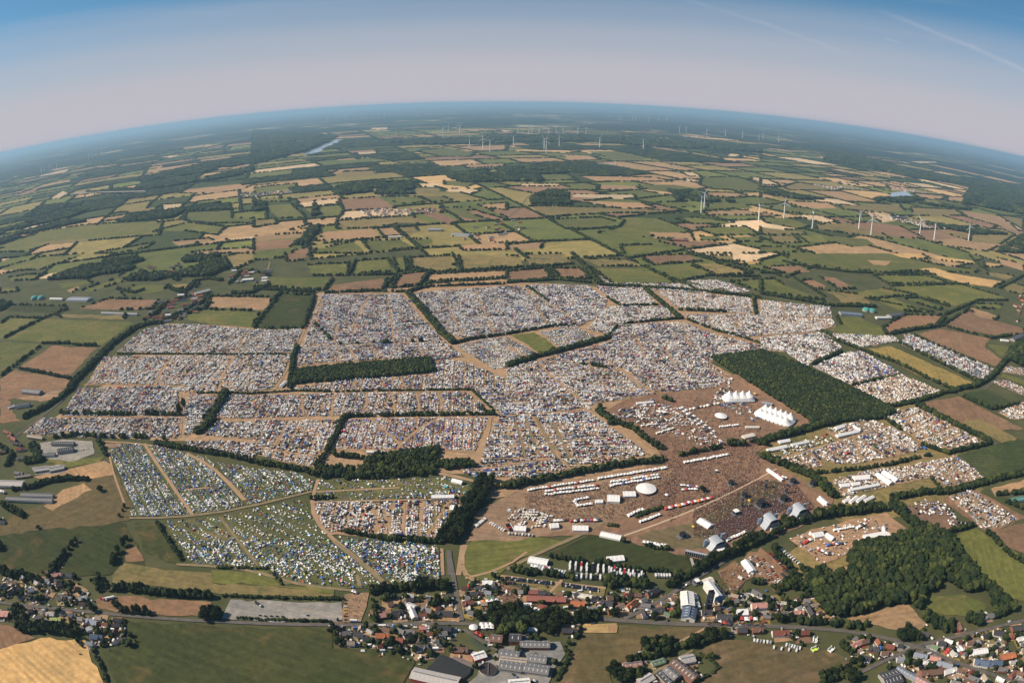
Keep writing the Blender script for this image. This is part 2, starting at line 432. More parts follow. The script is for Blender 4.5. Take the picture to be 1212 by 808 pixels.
FIELDS = """
c P 192 382 355 388 376 346 625 334 830 345 980 365 985 385 900 415 835 425 905 465 870 500 790 545 575 590 565 560 380 555 310 535 215 520 35 514 130 450
g A0 0 770 210 700 420 670 780 650 760 720 450 745 250 760 120 800 0 800
o P 893 528 965 495 1080 470 1175 520 1110 548 1165 578 1100 605 1000 622 960 590
o P 925 655 1045 602 1085 640 1000 668 965 700
e P 1060 603 1110 590 1140 622 1120 640
b P 1115 590 1150 575 1215 612 1170 632
E B0 40 660 110 630 330 650 290 700 180 700 60 690
E C0 500 178 580 176 580 196 505 200
p A0 770 575 880 568 870 585 800 602 775 598
g A0 890 610 1110 600 1110 640 1212 640 1212 660 1000 665 880 650
t A0 490 640 610 620 600 640 500 655
o A0 600 605 750 585 745 600 610 615
p A0 700 370 850 325 900 325 780 360 690 385
p A0 440 420 520 418 480 432
t A0 400 400 540 370 570 385 420 405
o A0 670 520 860 490 840 525 680 530
t A0 870 505 1150 475 1212 480 1160 500 1000 520 860 520
b A0 490 550 700 530 690 545 500 560
o A0 930 445 1100 415 1110 430 960 455
o A0 120 760 400 735 440 748 250 765
p A0 60 440 250 415 340 405 320 420 120 450
p A0 230 548 300 510 330 520 290 545
t A0 350 520 420 505 420 525 360 530
p A0 0 700 90 668 110 675 20 700
g A0 740 700 900 660 1080 680 1040 720 880 700
t A0 820 750 1000 735 1020 745 850 770
p A0 1080 740 1212 725 1212 742 1100 750
t A0 920 800 1180 780 1212 790 1212 808 920 808
g A0 450 808 740 755 700 780 560 808
p A1 205 568 395 545 405 572 240 590
g A1 245 592 405 575 430 605 420 628 290 628
b A1 410 548 600 538 690 592 430 605
p A1 430 607 690 593 765 625 400 648
o A1 400 652 760 628 870 668 700 660 660 672 540 688 395 690
t A1 320 705 575 687 608 725 580 738 290 750 330 725
t A1 590 690 670 683 712 722 625 728
o A1 700 682 775 678 788 700 740 722
g A1 290 790 480 750 530 795 520 808 290 808
g A1 520 748 700 742 775 780 660 792 560 798
g A1 745 742 850 738 860 755 800 775
g A1 630 538 780 535 830 555 730 573 650 555
g A1 800 535 900 535 960 553 850 565
b A1 770 600 850 596 990 655 930 672
g A1 890 590 1000 588 1060 625 1130 650 1100 655 960 625
g A1 1030 588 1100 585 1210 635 1212 645 1100 615
t A1 1070 575 1212 565 1212 600 1110 590
t A1 980 770 1212 748 1212 790 1000 795
G A1 0 495 205 472 205 490 60 520 0 525
o A1 0 470 400 398 400 410 330 445 140 470 0 485
t A1 420 415 450 400 690 382 720 400 560 412
o A1 355 440 420 420 570 412 600 432 480 442
p A1 780 475 885 472 888 490 800 490
o A1 775 495 888 495 890 520 770 522
p A1 910 500 1030 498 1085 508 1040 525 1000 515 930 512
g A1 910 460 1060 460 1070 472 1020 490 915 480
p A1 490 325 590 320 595 345 500 355
t A1 395 345 480 340 500 358 400 362
g A1 790 315 920 303 1060 325 1040 345 900 345 800 325
t A1 950 300 1212 288 1212 312 1080 320
o A1 600 335 760 328 770 345 610 350
y A1 180 695 280 665 290 680 200 695
t A1 0 725 250 710 240 730 0 745
b A1 0 750 230 735 220 745 170 780 0 795
g A1 45 580 180 570 250 635 130 640
o A1 0 650 100 640 115 665 0 685
g A1 0 545 180 545 170 560 0 560
t A1 1000 385 1200 378 1200 392 1020 400
g A1 620 355 760 350 860 365 700 378
p A1 560 208 640 205 640 216 570 218
p A1 240 238 360 232 370 242 250 246
b A1 190 795 270 775 270 808 180 808
p A2 60 475 270 475 250 487 70 487
G A2 150 430 290 430 335 455 180 460
p A2 300 525 610 527 615 545 560 548 310 538
t A2 310 555 640 565 710 590 560 595
o A2 110 580 500 590 720 600 840 615 500 615 180 632
g A2 200 645 450 635 520 655 440 690 280 690
g A2 510 632 720 640 890 705 650 730 430 710 540 680 560 650
t A2 350 437 700 445 800 465 440 465
g A2 240 505 380 472 430 485 430 505
t A2 440 480 620 485 640 505 440 505
g A2 630 480 800 480 930 500 780 515 650 500
g A2 930 445 1100 440 1212 480 1212 515 980 500 920 480
p A2 830 418 890 420 930 440 870 440
p A2 850 450 900 455 910 465 850 462
g A2 390 320 560 320 690 345 640 365 500 360
t A2 260 335 400 340 450 360 300 365
o A2 740 320 860 315 900 345 800 345
p A2 1050 320 1110 320 1120 345 1060 342
o A2 1125 320 1212 325 1212 350 1150 345
t A2 0 285 300 280 560 295 700 315 560 318 300 310 0 300
y A2 0 310 350 318 300 328 60 322
y A2 1110 518 1212 518 1212 540 1150 530
t A2 930 515 1100 518 1150 535 1050 540 960 530
g A2 960 570 1130 568 1180 590 950 600
t A2 930 608 1150 600 1212 625 970 625
g A2 680 565 850 560 900 585 780 590
G A2 905 685 1140 678 1210 718 1000 722 930 700
g A2 920 725 1010 722 1060 745 930 745
g A2 800 640 900 635 1090 660 1020 670 880 665
t A2 680 705 880 710 895 745 700 735
b A2 705 748 990 750 1050 768 850 778
p A2 865 785 1180 782 1212 800 1212 808 900 808
t A2 0 765 180 750 160 785 0 788
g A2 540 770 700 765 800 800 560 808
g A2 1060 730 1212 725 1212 755 1100 745
p A2 1160 445 1212 445 1212 470
t A2 940 345 1020 345 1040 370 960 362
p A3 0 432 40 440 95 465 0 460
t A3 215 378 300 385 440 415 330 412
o A3 100 470 170 450 380 480 360 490 130 485
t A3 0 500 50 510 60 520 0 520
t A3 80 535 320 545 350 570 230 570
o A3 360 555 640 550 665 580 540 585 380 575
p A3 360 448 440 455 450 463 370 460
t A3 580 465 670 475 680 492 600 485
o A3 690 565 900 575 930 600 800 608 700 595
t A3 690 500 850 515 830 530 740 520
t A3 855 515 940 518 940 545 860 530
t A3 910 580 1080 600 1150 640 1190 675 1110 655 950 610
o A3 1090 600 1212 615 1212 670
p A3 160 600 260 600 355 630 290 640
g A3 0 615 120 610 230 650 180 665 20 635
o A3 250 645 400 635 520 660 600 710 500 700 260 665
b A3 400 640 500 632 640 650 760 710 640 705 500 670
t A3 800 715 900 705 1090 745 1040 768 880 745
g A3 60 550 200 570 320 605 200 595 40 575
o A3 0 655 200 680 210 690 0 690
G A3 170 695 270 690 325 725 220 728
o A3 40 695 150 695 190 725 60 730
g A3 320 695 490 710 530 740 420 745 350 730
g A3 0 745 120 748 200 770 0 775
b A3 0 585 90 605 0 610
o A3 820 670 950 680 940 710 870 690
o A3 980 660 1110 665 1170 690 1100 735 960 720
p A3 470 590 560 590 620 625 560 635
p A3 630 350 800 355 820 362 660 366
t A3 410 310 520 330 560 345 470 325
g B0 0 70 200 15 400 0 360 20 200 75 100 82 0 75
p B0 170 120 230 95 330 85 240 120
g B0 40 115 130 100 190 100 170 125 60 130
g B0 0 165 80 165 90 180 0 190
g B0 270 145 420 130 440 140 300 165
t B0 320 175 375 155 380 165 340 188
g B0 400 170 560 120 600 130 440 180 390 185
g B0 570 185 650 150 800 150 780 180 600 200
o B0 800 150 950 140 940 160 830 170
b B0 520 215 760 222 730 265 560 268 380 262
o B0 260 290 600 295 590 315 300 305
d B0 0 245 320 250 290 270 230 285 0 270
g B0 210 310 640 328 490 440 380 440 40 410 20 400
g B0 40 305 200 310 20 405 0 410 0 340
g B0 20 422 190 430 130 495 0 580 0 430
b B0 250 440 465 450 330 585 90 545
b B0 70 555 340 605 320 640 30 700 0 690 0 600
b B0 0 695 50 705 60 760 100 800 0 808
t B0 1000 205 1290 208 1292 240 1260 270 990 255
g B0 950 265 1212 275 1240 285 1212 355 1000 335 840 305
o B0 1075 15 1140 0 1212 0 1212 35 1115 80 1100 60
p B0 0 25 60 20 0 40
d B1 130 190 290 200 240 355 0 360 10 340
g B1 0 140 80 110 380 120 340 175 0 160
g B1 260 55 455 45 450 105 280 105
g B1 495 35 640 25 660 85 490 95
g B1 670 20 720 20 735 80 695 85
o B1 750 20 940 10 975 80 870 90 750 65
o B1 980 10 1212 8 1270 15 1290 55 1212 65 1060 80 1000 80
b B1 380 150 640 115 620 175 480 185 355 175
b B1 700 100 830 85 800 150 660 165
t B1 840 100 1212 80 1212 115 840 135
t B1 825 145 1212 120 1212 145 820 165
b B1 150 0 265 0 240 30 160 40
o B2 85 5 270 0 315 55 200 60 110 55
b B2 0 85 180 70 210 120 0 135
b B2 210 70 350 70 400 120 260 120
g B2 400 70 680 70 800 135 500 140
o B2 360 25 560 30 680 60 440 60
b B2 640 10 860 5 940 35 700 55 650 30
g B2 700 75 880 60 1000 100 830 130
o B2 890 50 1000 45 1170 95 1000 105
G B2 1070 135 1212 120 1212 180
G B2 20 390 130 375 260 460 160 475
o B2 970 10 1080 10 1090 35 1010 35
y B2 1070 40 1212 35 1212 50 1110 55
g B3 80 0 600 0 800 50 1010 75 980 90 750 80 560 85 400 75 190 50
t B3 490 30 600 35 580 55 520 50
y B3 600 0 740 0 780 25 700 25 640 15
y B3 780 8 990 35 980 50 820 30
y B3 1030 40 1110 48 1105 62 1030 60
y B3 730 70 800 65 880 90 1120 130 1070 155 920 135 810 100
o B3 1040 85 1130 95 1165 105 1130 120 1045 98
b B3 0 60 180 55 230 85 110 90
g B3 520 100 760 100 870 135 590 140
G B3 600 150 960 140 1140 210 1000 208 880 245 760 200
G B3 520 210 600 203 790 270 640 262
G B3 660 205 720 205 840 250 820 260
g B3 420 180 560 160 720 190 500 205
G B3 0 120 60 115 120 150 300 215 180 200 0 180
b B3 180 125 240 118 300 150 290 165 240 160
b B3 270 105 340 110 440 160 360 165
o B3 300 170 480 190 510 240 400 235
b B3 900 290 950 260 1090 310 1212 345 1212 375 1100 380 830 335
t B3 950 250 980 248 1095 290 1080 305 1000 290
b B3 720 365 830 345 1060 390 1030 430 1115 490 1080 518 800 410
g B3 1040 415 1150 430 1110 475
b B3 560 340 660 280 835 285 815 330 700 345 590 365
g B3 350 290 450 290 560 340 585 380 430 390 310 350 370 325
G B3 990 230 1110 235 1100 255 1000 250
o B3 1120 150 1160 135 1212 150 1212 185 1130 175
t B3 1085 20 1212 50 1212 80 1110 50
Y B3 495 437 600 425 990 598 880 622 700 545
O B3 925 645 1040 625 1155 680 1060 710
b B3 750 685 910 655 1212 805 1080 812 870 777
g B3 1115 550 1212 580 1212 605 1100 565
d C0 0 570 600 560 640 640 690 760 520 808 0 808
s C0 0 570 60 520 200 470 300 400 440 340 560 330 640 480 620 545 500 570 200 590 0 620
t C0 210 480 300 400 400 370 440 400 300 470 250 500
s C0 440 420 560 400 545 540 420 560 430 500
t C0 160 340 500 262 540 290 540 330 380 350 200 350
g C0 200 250 460 250 500 240 480 265 300 300
b C0 600 690 650 670 690 740 600 745
d C0 640 560 750 560 880 755 800 745 690 700
o D0 640 190 700 120 880 150 1202 180 1202 285 1060 280 850 250 640 240
G D1 0 165 320 170 350 210 400 255 700 270 700 300 500 270 300 250 0 235
o D1 0 235 300 250 500 270 700 300 690 310 60 300 0 290
t D0 0 0 1 0 1 1
y D0 -40 620 230 550 480 560 590 808 640 900 -40 900
b D0 -20 470 60 480 200 550 -20 610
b D0 540 330 700 310 1202 345 1202 430 700 410 560 380
d D0 720 450 1202 480 D1 500 490 690 500 690 610 1130 610 1160 690 1080 830 0 900 D0 700 900 580 620 690 580
v D1 110 330 740 345 745 460 680 455 130 445 60 440
E D1 760 300 900 290 890 330 850 460 750 460
g D2 340 40 380 0 D2 450 -60 700 -30 940 0 740 70 600 110 520 215 440 225 330 190
d C2 170 710 440 600 600 650 870 700 940 745 930 775 620 790 200 715
e P 838 446 905 440 962 490 950 508 900 532 880 540 850 500
e P 553 640 566 603 622 578 700 562 788 548 772 520 712 487 740 472 800 462 838 440 868 450 905 470 958 497 900 522 885 530 987 590 975 610 930 630 880 650 850 665 800 656 745 640 700 632 640 634 600 640 575 638
E P 553 640 566 603 622 578 700 562 785 550 800 560 745 596 740 612 700 622 660 628 640 634 600 640 575 638
m C2 600 620 870 560 1180 380 1290 350 1300 420 1212 540 1150 590 1000 680 780 680
y D2 1010 467 1202 465 1202 518 1010 518
s D2 1000 522 1202 525 D3 200 560 180 640 80 690 0 720 D2 1202 860 840 860 900 720 950 640
s D3 60 478 570 490 380 590 200 560 60 540
t D3 0 470 55 475 50 515 0 515
s D3 500 630 650 560 830 570 1100 600 1202 610 D4 130 630 240 680 230 720 100 760 0 830 D3 480 830 640 720 590 680
t D4 200 440 550 355 660 470 600 520 330 470 260 460
G C3 885 600 990 560 1212 695 1230 777 1230 900 1100 870 1040 800 920 680
b C3 1070 570 1212 540 1230 680 1140 650
t C3 1060 380 1230 335 1230 370 1080 415
O C3 915 225 1180 150 1230 165 1230 290 1040 320
o C3 930 75 1000 55 1180 150 1110 170
t C3 470 265 740 215 800 215 780 235 500 290
E C3 130 610 270 560 580 490 690 580 600 600 480 650 380 690 280 730 170 640
e C3 0 650 120 740 60 777 -60 777
b D3 620 170 720 110 750 140 800 60 900 60 1040 210 950 290 880 220 830 200 700 300
t D4 110 165 200 140 220 160 130 200
g D4 620 300 720 310 860 300 1000 360 980 430 760 420 640 380
e D2 540 240 680 270 640 330 560 400 510 380 540 300
o D2 560 195 870 230 1140 260 1130 310 900 290 830 290 640 240 560 240
v C0 190 178 300 160 440 168 452 228 360 262 200 250
v C0 150 292 310 280 312 318 170 332
v D2 530 620 560 600 880 570 910 640 840 730 800 830 330 830 410 760 420 700
"""
ALLF = []            # ground polygons already spoken for
def poly_obj(name, pts, z, mat, kind='structure', angle=None):
    a = sum(pts[i-1][0]*pts[i][1]-pts[i][0]*pts[i-1][1] for i in range(len(pts)))
    if a < 0: pts = pts[::-1]
    if angle is None:
        k = max(range(len(pts)), key=lambda i: math.dist(pts[i-1], pts[i]))
        angle = math.atan2(pts[k][1]-pts[k-1][1], pts[k][0]-pts[k-1][0])
    if name != 'lake':                 # margins are never ruler straight
        q = []
        for i in range(len(pts)):
            A_, B_ = pts[i-1], pts[i]; L_ = math.dist(A_, B_); n = max(1, min(40, int(L_/14)))
            for k in range(n):
                t = k/n; jj = 0 if k == 0 else min(1.6, L_*.02) * (1 + math.hypot(*A_)/3000)
                q.append((A_[0] + (B_[0]-A_[0])*t + random.gauss(0, jj), A_[1] + (B_[1]-A_[1])*t + random.gauss(0, jj)))
        pts = q
    me = bpy.data.meshes.new(name)
    me.from_pydata([(p[0], p[1], z) for p in pts], [], [tuple(range(len(pts)))])
    me.materials.append(mat); me.update()
    o = obj(name, me, kind=kind)
    if angle is None:
        k = max(range(len(pts)), key=lambda i: math.dist(pts[i-1], pts[i]))
        angle = math.atan2(pts[k][1]-pts[k-1][1], pts[k][0]-pts[k-1][0])
    o['row_angle'] = float(angle)
    return o
FLINES = [l for l in FIELDS.strip().split('\n') if not l.startswith('t D0 0 0')]
for i, l in enumerate(FLINES):
    c, rest = l[0], l[2:]
    pts = P(rest)
    reg = rest.split()[0]
    poly_obj('arena_ground' if c in 'emc' else 'gravel_lot' if c == 'v' else 'orchard_ground' if c == 'O' else 'field', pts, -1.0 + i*.003, FM[c])
    ALLF.append((reg, c, np.array(pts)))

def fill(poly, step, r0, name=None):
    poly = np.array(poly); lo, hi = poly.min(0), poly.max(0)
    xs = np.arange(lo[0], hi[0], step); ys = np.arange(lo[1], hi[1], step*.87)
    g = np.stack(np.meshgrid(xs, ys), 2).reshape(-1, 2) + RNG.uniform(-.42, .42, (len(xs)*len(ys), 2))*step
    return g[pip(g, poly)]
# far patchwork: land split again and again into fields, each with its own crop
def clip(poly, n, d):
    out = []
    for i in range(len(poly)):
        a, b = poly[i-1], poly[i]; da, db = a @ n - d, b @ n - d
        if (da >= 0) != (db >= 0): out.append(a + (b-a)*da/(da-db))
        if db >= 0: out.append(b)
    return out
cells = []
def split(poly, ang):
    pa = np.array(poly); c = pa.mean(0); dist = math.hypot(c[0], c[1])
    if pa[:, 1].max() < 1300 or (np.ptp(pa[:, 0]) < 5000 and np.hypot(pa[:, 0], pa[:, 1]).min() > 15500): return
    xs = np.abs(pa[:, 0]).min() if (pa[:, 0] > 0).all() or (pa[:, 0] < 0).all() else 0
    if xs > pa[:, 1].max()*1.25 + 500: return
    area = abs(sum(poly[i-1][0]*poly[i][1]-poly[i][0]*poly[i-1][1] for i in range(len(poly))))/2
    target = 82000*(1 + (dist/4200)**1.4)
    if area < target*random.uniform(.7, 2.3):
        cells.append((pa, c, dist)); return
    u = np.array([math.cos(ang), math.sin(ang)]); v = np.array([-u[1], u[0]])
    eu, ev = np.ptp(pa @ u), np.ptp(pa @ v)
    t = random.uniform(-.10, .10)
    n = (u if eu*random.uniform(.8, 1.25) > ev else v)
    n = np.array([n[0]*math.cos(t)-n[1]*math.sin(t), n[0]*math.sin(t)+n[1]*math.cos(t)])
    pr = pa @ n; d = pr.min() + np.ptp(pr)*random.uniform(.36, .64)
    na = ang + (t if area > 4e5 else t*.3) + random.uniform(-.05, .05)*(area > 2e6)
    A, B = clip(poly, n, d), clip(poly, -n, -d)
    if len(A) > 2: split(A, na)
    if len(B) > 2: split(B, na)
sq = [np.array(q, float) for q in ((-17000, 900), (17000, 900), (17000, 17000), (-17000, 17000))]
split(sq, math.radians(14))
def vnoise(x, y, s, seed):
    """smooth value noise, for spreading woods and crops unevenly"""
    r = np.random.default_rng(seed).random((64, 64)); x = x/s + 31.3; y = y/s + 17.7
    xi, yi = int(math.floor(x)), int(math.floor(y)); fx, fy = x-xi, y-yi
    fx = fx*fx*(3-2*fx); fy = fy*fy*(3-2*fy)
    g = lambda a, b: r[a % 64, b % 64]
    return (g(xi, yi)*(1-fx)+g(xi+1, yi)*fx)*(1-fy) + (g(xi, yi+1)*(1-fx)+g(xi+1, yi+1)*fx)*fy
CROPS = {'g': (.118, .132, .040), 'G': (.155, .165, .045), 'd': (.055, .070, .026), 'o': (.245, .200, .075), 't': (.38, .25, .135),
         'b': (.25, .155, .095), 'y': (.52, .34, .16), 'p': (.62, .45, .28)}
fv, ff, fc = [], [], []; WOODS = []; HEDGE_EDGES = []; FARVILL = []
for pa, c, dist in cells:
    side = c[0]/max(c[1], 1)
    wood = vnoise(c[0], c[1], 1100, 3)*.5 + vnoise(c[0], c[1], 380, 9)*.5
    th = .37 if side < -.55 else .32 if side < -.2 else .27
    x, y = PX(c[0], c[1])
    if y > 215: th -= .10
    if c[1] > 6200: th += .07
    if c[1] > 9500: th += .05
    x, y = PX(c[0], c[1])
    if max(PX(pa[:, 0], pa[:, 1])[1]) > 335: continue
    if wood < th and y < 330: WOODS.append((pa, dist)); kind = 'd'
    elif random.random() < .03 and dist > 2600: FARVILL.append((pa, c, dist)); kind = 'o'
    else:
        dry = min(1, max(0, .55 + side*.6 + (vnoise(c[0], c[1], 2500, 5)-.5)*.9))
        w = np.array([.34-.08*dry, .12-.05*dry, .14-.06*dry, .24, .12+.09*dry, .06+.05*dry, .02+.05*dry, .02+.05*dry])
        kind = 'gGdotbyp'[int(RNG.choice(8, p=w/w.sum()))]
    col = np.array(CROPS[kind])*random.uniform(.85, 1.15)
    q = c + (pa-c)*(1 - 7/max(60, math.sqrt(dist)*3.2))
    o_ = len(fv); fv += [(p[0], p[1], -1.1) for p in q]; ff.append(tuple(range(o_, o_+len(q)))); fc += [tuple(col)+(1,)]*len(q)
    for i in range(len(pa)): HEDGE_EDGES.append((pa[i-1], pa[i], dist))
mf = NT('field_patchwork', .95, .1)
at_ = mf.n('ShaderNodeVertexColor', layer_name='tone')
mottle = mf.mix(mf.rng(mf.noise(.006, 6, .65, dist=1), .3, .7), lin(.72, .78, .8), lin(1.25, 1.2, 1.15))
M_PATCH = mf.done(mf.mix(1.0, mf.mix(1.0, at_.outputs[0], mottle, 'MULTIPLY'), mf.mix(mf.rng(mf.noise(.03, 5, .7), .3, .7), lin(.8, .82, .84), lin(1.2, 1.16, 1.12)), 'MULTIPLY'))
me = bpy.data.meshes.new('farmland'); me.from_pydata(fv, [], ff); me.materials.append(M_PATCH)
ca = me.color_attributes.new('tone', 'FLOAT_COLOR', 'POINT'); ca.data.foreach_set('color', np.array(fc, np.float32).ravel()); me.update()
obj('farmland', me, kind='structure')
print('cells', len(cells), 'woods', len(WOODS), 'far villages', len(FARVILL))
# ------------------------------------------------------------------ tracks, roads, hedgerows, woods
# width in metres, surface, points. S = sandy track, R = asphalt road, T = two-tone farm track
ROADS = """
track 6 S B1 270 270 240 380 215 440 180 490 165 560 100 650
track 5 S B0 400 625 880 628 900 640
track 4 S B0 560 480 480 520 430 620 370 680
track 5 S B0 1000 375 920 410 850 470 810 500 740 620
track 4 S B0 1190 370 1120 480 1060 600 1045 660
track 4 S B0 860 670 875 780 C0 860 150
track 4 S C0 110 130 200 60
track 4 S C0 290 50 870 52
track 4 S C0 330 65 310 140
track 5 S B1 560 200 520 240 500 290 480 380
track 5 S B1 715 195 760 260 830 330
track 4 S B1 240 440 560 430 760 432 860 420
track 5 S B1 930 430 1010 490 1100 540 1150 580 1212 600
track 4 S B1 780 440 830 520
track 5 S B1 460 450 490 510
track 4 S B1 0 675 520 662 1020 655
track 7 S B1 1040 655 1100 700 1160 750 1180 775
track 4 S B1 540 665 545 770
track 4 S C1 0 65 420 66
track 5 S C1 430 70 380 150 290 300
track 5 S C1 450 62 880 52 1160 50
track 9 S C1 1120 0 1170 45 1130 120 1080 190 1065 300
track 5 S C1 350 205 560 212 880 210 1060 215
track 4 S C1 560 60 640 130 700 180
track 6 S C1 880 60 720 130 690 200
track 4 S C1 0 200 300 240
track 4 S C1 180 60 90 200
track 7 S C0 720 160 900 165 1000 165
track 5 S C0 500 170 690 175 730 190
track 6 S C0 690 180 740 260 800 350 870 440 920 520
track 7 S C0 890 225 990 250 1090 360 1170 450
track 4 S C0 600 480 520 260 520 210
track 6 T C0 620 535 900 540 1100 505 C1 0 480 190 425 290 405
track 4 S C0 880 400 1000 390
track 6 S C1 310 350 305 400 260 440 260 520 300 580 370 625 450 690 560 780 590 808
track 4 S C1 300 410 560 395 700 390
track 4 S C1 270 460 600 448 960 445
track 5 S C1 370 612 420 605
track 7 T D1 700 0 800 80 900 150 1030 270
track 4 T D1 155 0 265 135
track 4 T C0 1050 530 1130 640 1212 730
track 5 T D1 -200 130 0 130 180 148 340 158 380 230 430 250 640 262 820 280
track 5 T D1 830 190 845 255
track 5 S C1 900 680 905 808
track 7 S D2 340 20 300 80 300 150 330 205 370 235 450 240
track 7 S C1 1000 665 985 740 980 808
track 5 S C1 1060 300 1212 290
track 8 S C1 880 320 960 320 1060 360
track 4 S C1 620 500 660 600
track 4 S C1 815 460 790 600
track 4 S C1 930 460 830 620
track 4 S C1 570 490 600 600
track 4 S C1 720 460 715 620
track 5 S B2 60 155 150 205 230 260 340 310 330 340
track 5 S B2 0 440 90 500
track 5 S B2 150 510 200 590 300 660 390 720 480 800
track 6 S C2 380 15 470 80 580 150 700 240
track 5 S C2 280 300 440 275 560 260 690 240
track 4 S B2 840 335 870 440
track 4 S B2 0 530 160 500 280 505 340 540 480 550
track 5 S B2 550 550 640 630 700 660
track 4 S B2 860 290 1212 292
track 5 S B2 860 330 1000 380 1080 400 1212 430
track 4 S C2 120 50 240 250 300 300
track 4 S C2 0 280 230 250
track 4 S C2 0 45 390 25
track 4 S B2 380 740 180 770 0 775
track 6 S B3 30 440 110 450
track 4 S B3 0 290 330 297
track 4 S B3 0 380 270 360
track 5 S B2 1060 600 960 545
track 5 S C3 80 245 350 165 560 100
track 3 S C3 480 170 600 240
track 5 S C3 300 115 370 160
track 5 S C3 330 400 560 365 700 345
path 3 P C2 560 620 700 570 860 520 1000 450 1212 345 1290 300
track 6 T C2 0 780 60 725 240 660 380 610 440 580 460 555
track 4 S D2 340 210 D2 560 215 620 110 690 60
track 4 S D2 540 195 860 235 1140 265
track 4 S D2 820 290 890 220
road 5.5 R D0 -60 340 220 372 430 392 620 405 700 425 D1 100 455 700 478 1202 462 D2 0 468 340 455 430 470 D2 520 480
road 7 R C1 935 690 940 808
road 6 R D2 245 60 280 220 285 300 310 400 320 450
road 6 R D3 90 440 190 410 280 350 380 280 480 220 560 170 700 90
road 7 R D3 -40 440 120 452 350 470 580 480 820 470 1000 480 D4 180 500 340 520 500 560 620 590 720 640 860 720 1212 808
road 6 R D4 620 590 780 550 980 500 1212 450
road 5 R D4 250 760 420 670 560 610 620 590
road 4 R D0 220 320 300 250
road 6 R C0 40 170 110 110 200 60 B0 320 680
road 4 T D3 160 808 300 720 400 660 480 620
road 4 S D3 380 585 560 490
road 6 R B3 1070 590 1040 610 1030 625
road 5 R A2 120 525 90 545 70 585 0 640
road 4 S B1 20 80 60 110 B0 1290 40
road 5 R B0 640 290 760 220 860 190 1000 150
track 4 S B1 330 215 300 340
track 4 S B1 400 340 385 430
track 4 S B1 640 200 660 330 670 430
track 4 S B1 300 460 290 520
track 4 S B1 400 455 410 515
track 4 S B1 560 450 600 505
track 4 S B1 480 600 490 650
track 4 S B1 700 590 730 650
track 4 S B1 230 680 240 775
track 4 S B1 380 675 375 775
track 5 S B1 660 668 680 770
track 4 S B1 780 665 800 770
track 4 S B1 880 665 920 760
track 5 S B2 430 480 560 560 640 640
track 4 S B2 250 560 420 560 560 555
track 4 S B2 760 450 800 560 870 600
track 4 S B2 620 400 660 500
track 4 S B2 960 300 985 370
track 4 S B2 1080 300 1120 370
track 4 S B2 900 200 930 270
track 4 S B2 100 180 190 330
track 4 S B1 900 200 1000 390
track 4 S B1 1060 180 1150 380
track 5 T C2 135 50 180 130 230 240
track 5 T C2 220 80 300 240
track 4 T C2 90 60 150 230
track 4 T C2 40 70 90 250
track 4 S B3 100 220 110 290
track 4 S B3 220 235 230 340
track 4 S B3 130 380 160 430
track 4 S C3 420 120 470 260
track 4 S C3 560 110 640 230
track 4 S C3 660 60 800 180
track 4 S C3 600 90 760 190
track 4 S C3 720 300 900 345
track 4 S C3 700 250 960 320
track 4 S C3 960 400 1060 550
lane 4 R D2 330 500 430 570 520 620
"""
ms = NT('sandy_track', .95, .1)
M_SAND = ms.done(ms.mix(ms.rng(ms.noise(.05, 5, .7), .3, .7), lin(.29, .19, .115), lin(.40, .27, .165)))
ma = NT('asphalt', .9, .2)
M_ROAD = ma.done(ma.mix(ma.rng(ma.noise(.08, 5, .7), .3, .7), lin(.085, .078, .072), lin(.15, .132, .118)))
mt = NT('grassy_track', .95, .1)
M_TRACK = mt.done(mt.mix(mt.rng(mt.noise(.05, 5, .7), .35, .65), lin(.17, .145, .08), lin(.27, .20, .12)))
M_PALE = plain('pale_path', (.50, .38, .26), .95, .1)
def ribbon(name, line, w, z, mat):
    L = [np.array(line[0], float)]
    for p in line[1:]:
        p = np.array(p, float); n = max(1, int(math.dist(L[-1], p)/40)); a = L[-1].copy()
        for k in range(1, n+1): L.append(a + (p-a)*k/n)
    L = np.array(L)
    for _ in range(3):
        L[1:-1] = .5*L[1:-1] + .25*(L[:-2] + L[2:])
    v, f = [], []
    for i in range(len(L)):
        t = L[min(i+1, len(L)-1)] - L[max(i-1, 0)]; t /= np.linalg.norm(t) + 1e-9
        n = np.array([-t[1], t[0]])*w/2*random.uniform(.9, 1.12)
        v += [(*(L[i]-n), z), (*(L[i]+n), z)]
    f = [(2*i, 2*i+2, 2*i+3, 2*i+1) for i in range(len(L)-1)]
    me = bpy.data.meshes.new(name); me.from_pydata(v, [], f); me.materials.append(mat); me.update()
    return obj(name, me, kind='structure'), L
LANES = []
for i, l in enumerate(ROADS.strip().split('\n')):
    a, w, s, rest = l.split(' ', 3)
    w = float(w)
    _, L = ribbon({'path': 'footpath', 'track': 'sandy_track' if s == 'S' else 'farm_track', 'road': 'road' if s == 'R' else 'farm_track', 'lane': 'road'}[a],
                  P(rest), w, -.30 + i*.003, {'S': M_SAND, 'R': M_ROAD, 'T': M_TRACK, 'P': M_PALE}[s])
    LANES.append((L, w/2 + 1.2))
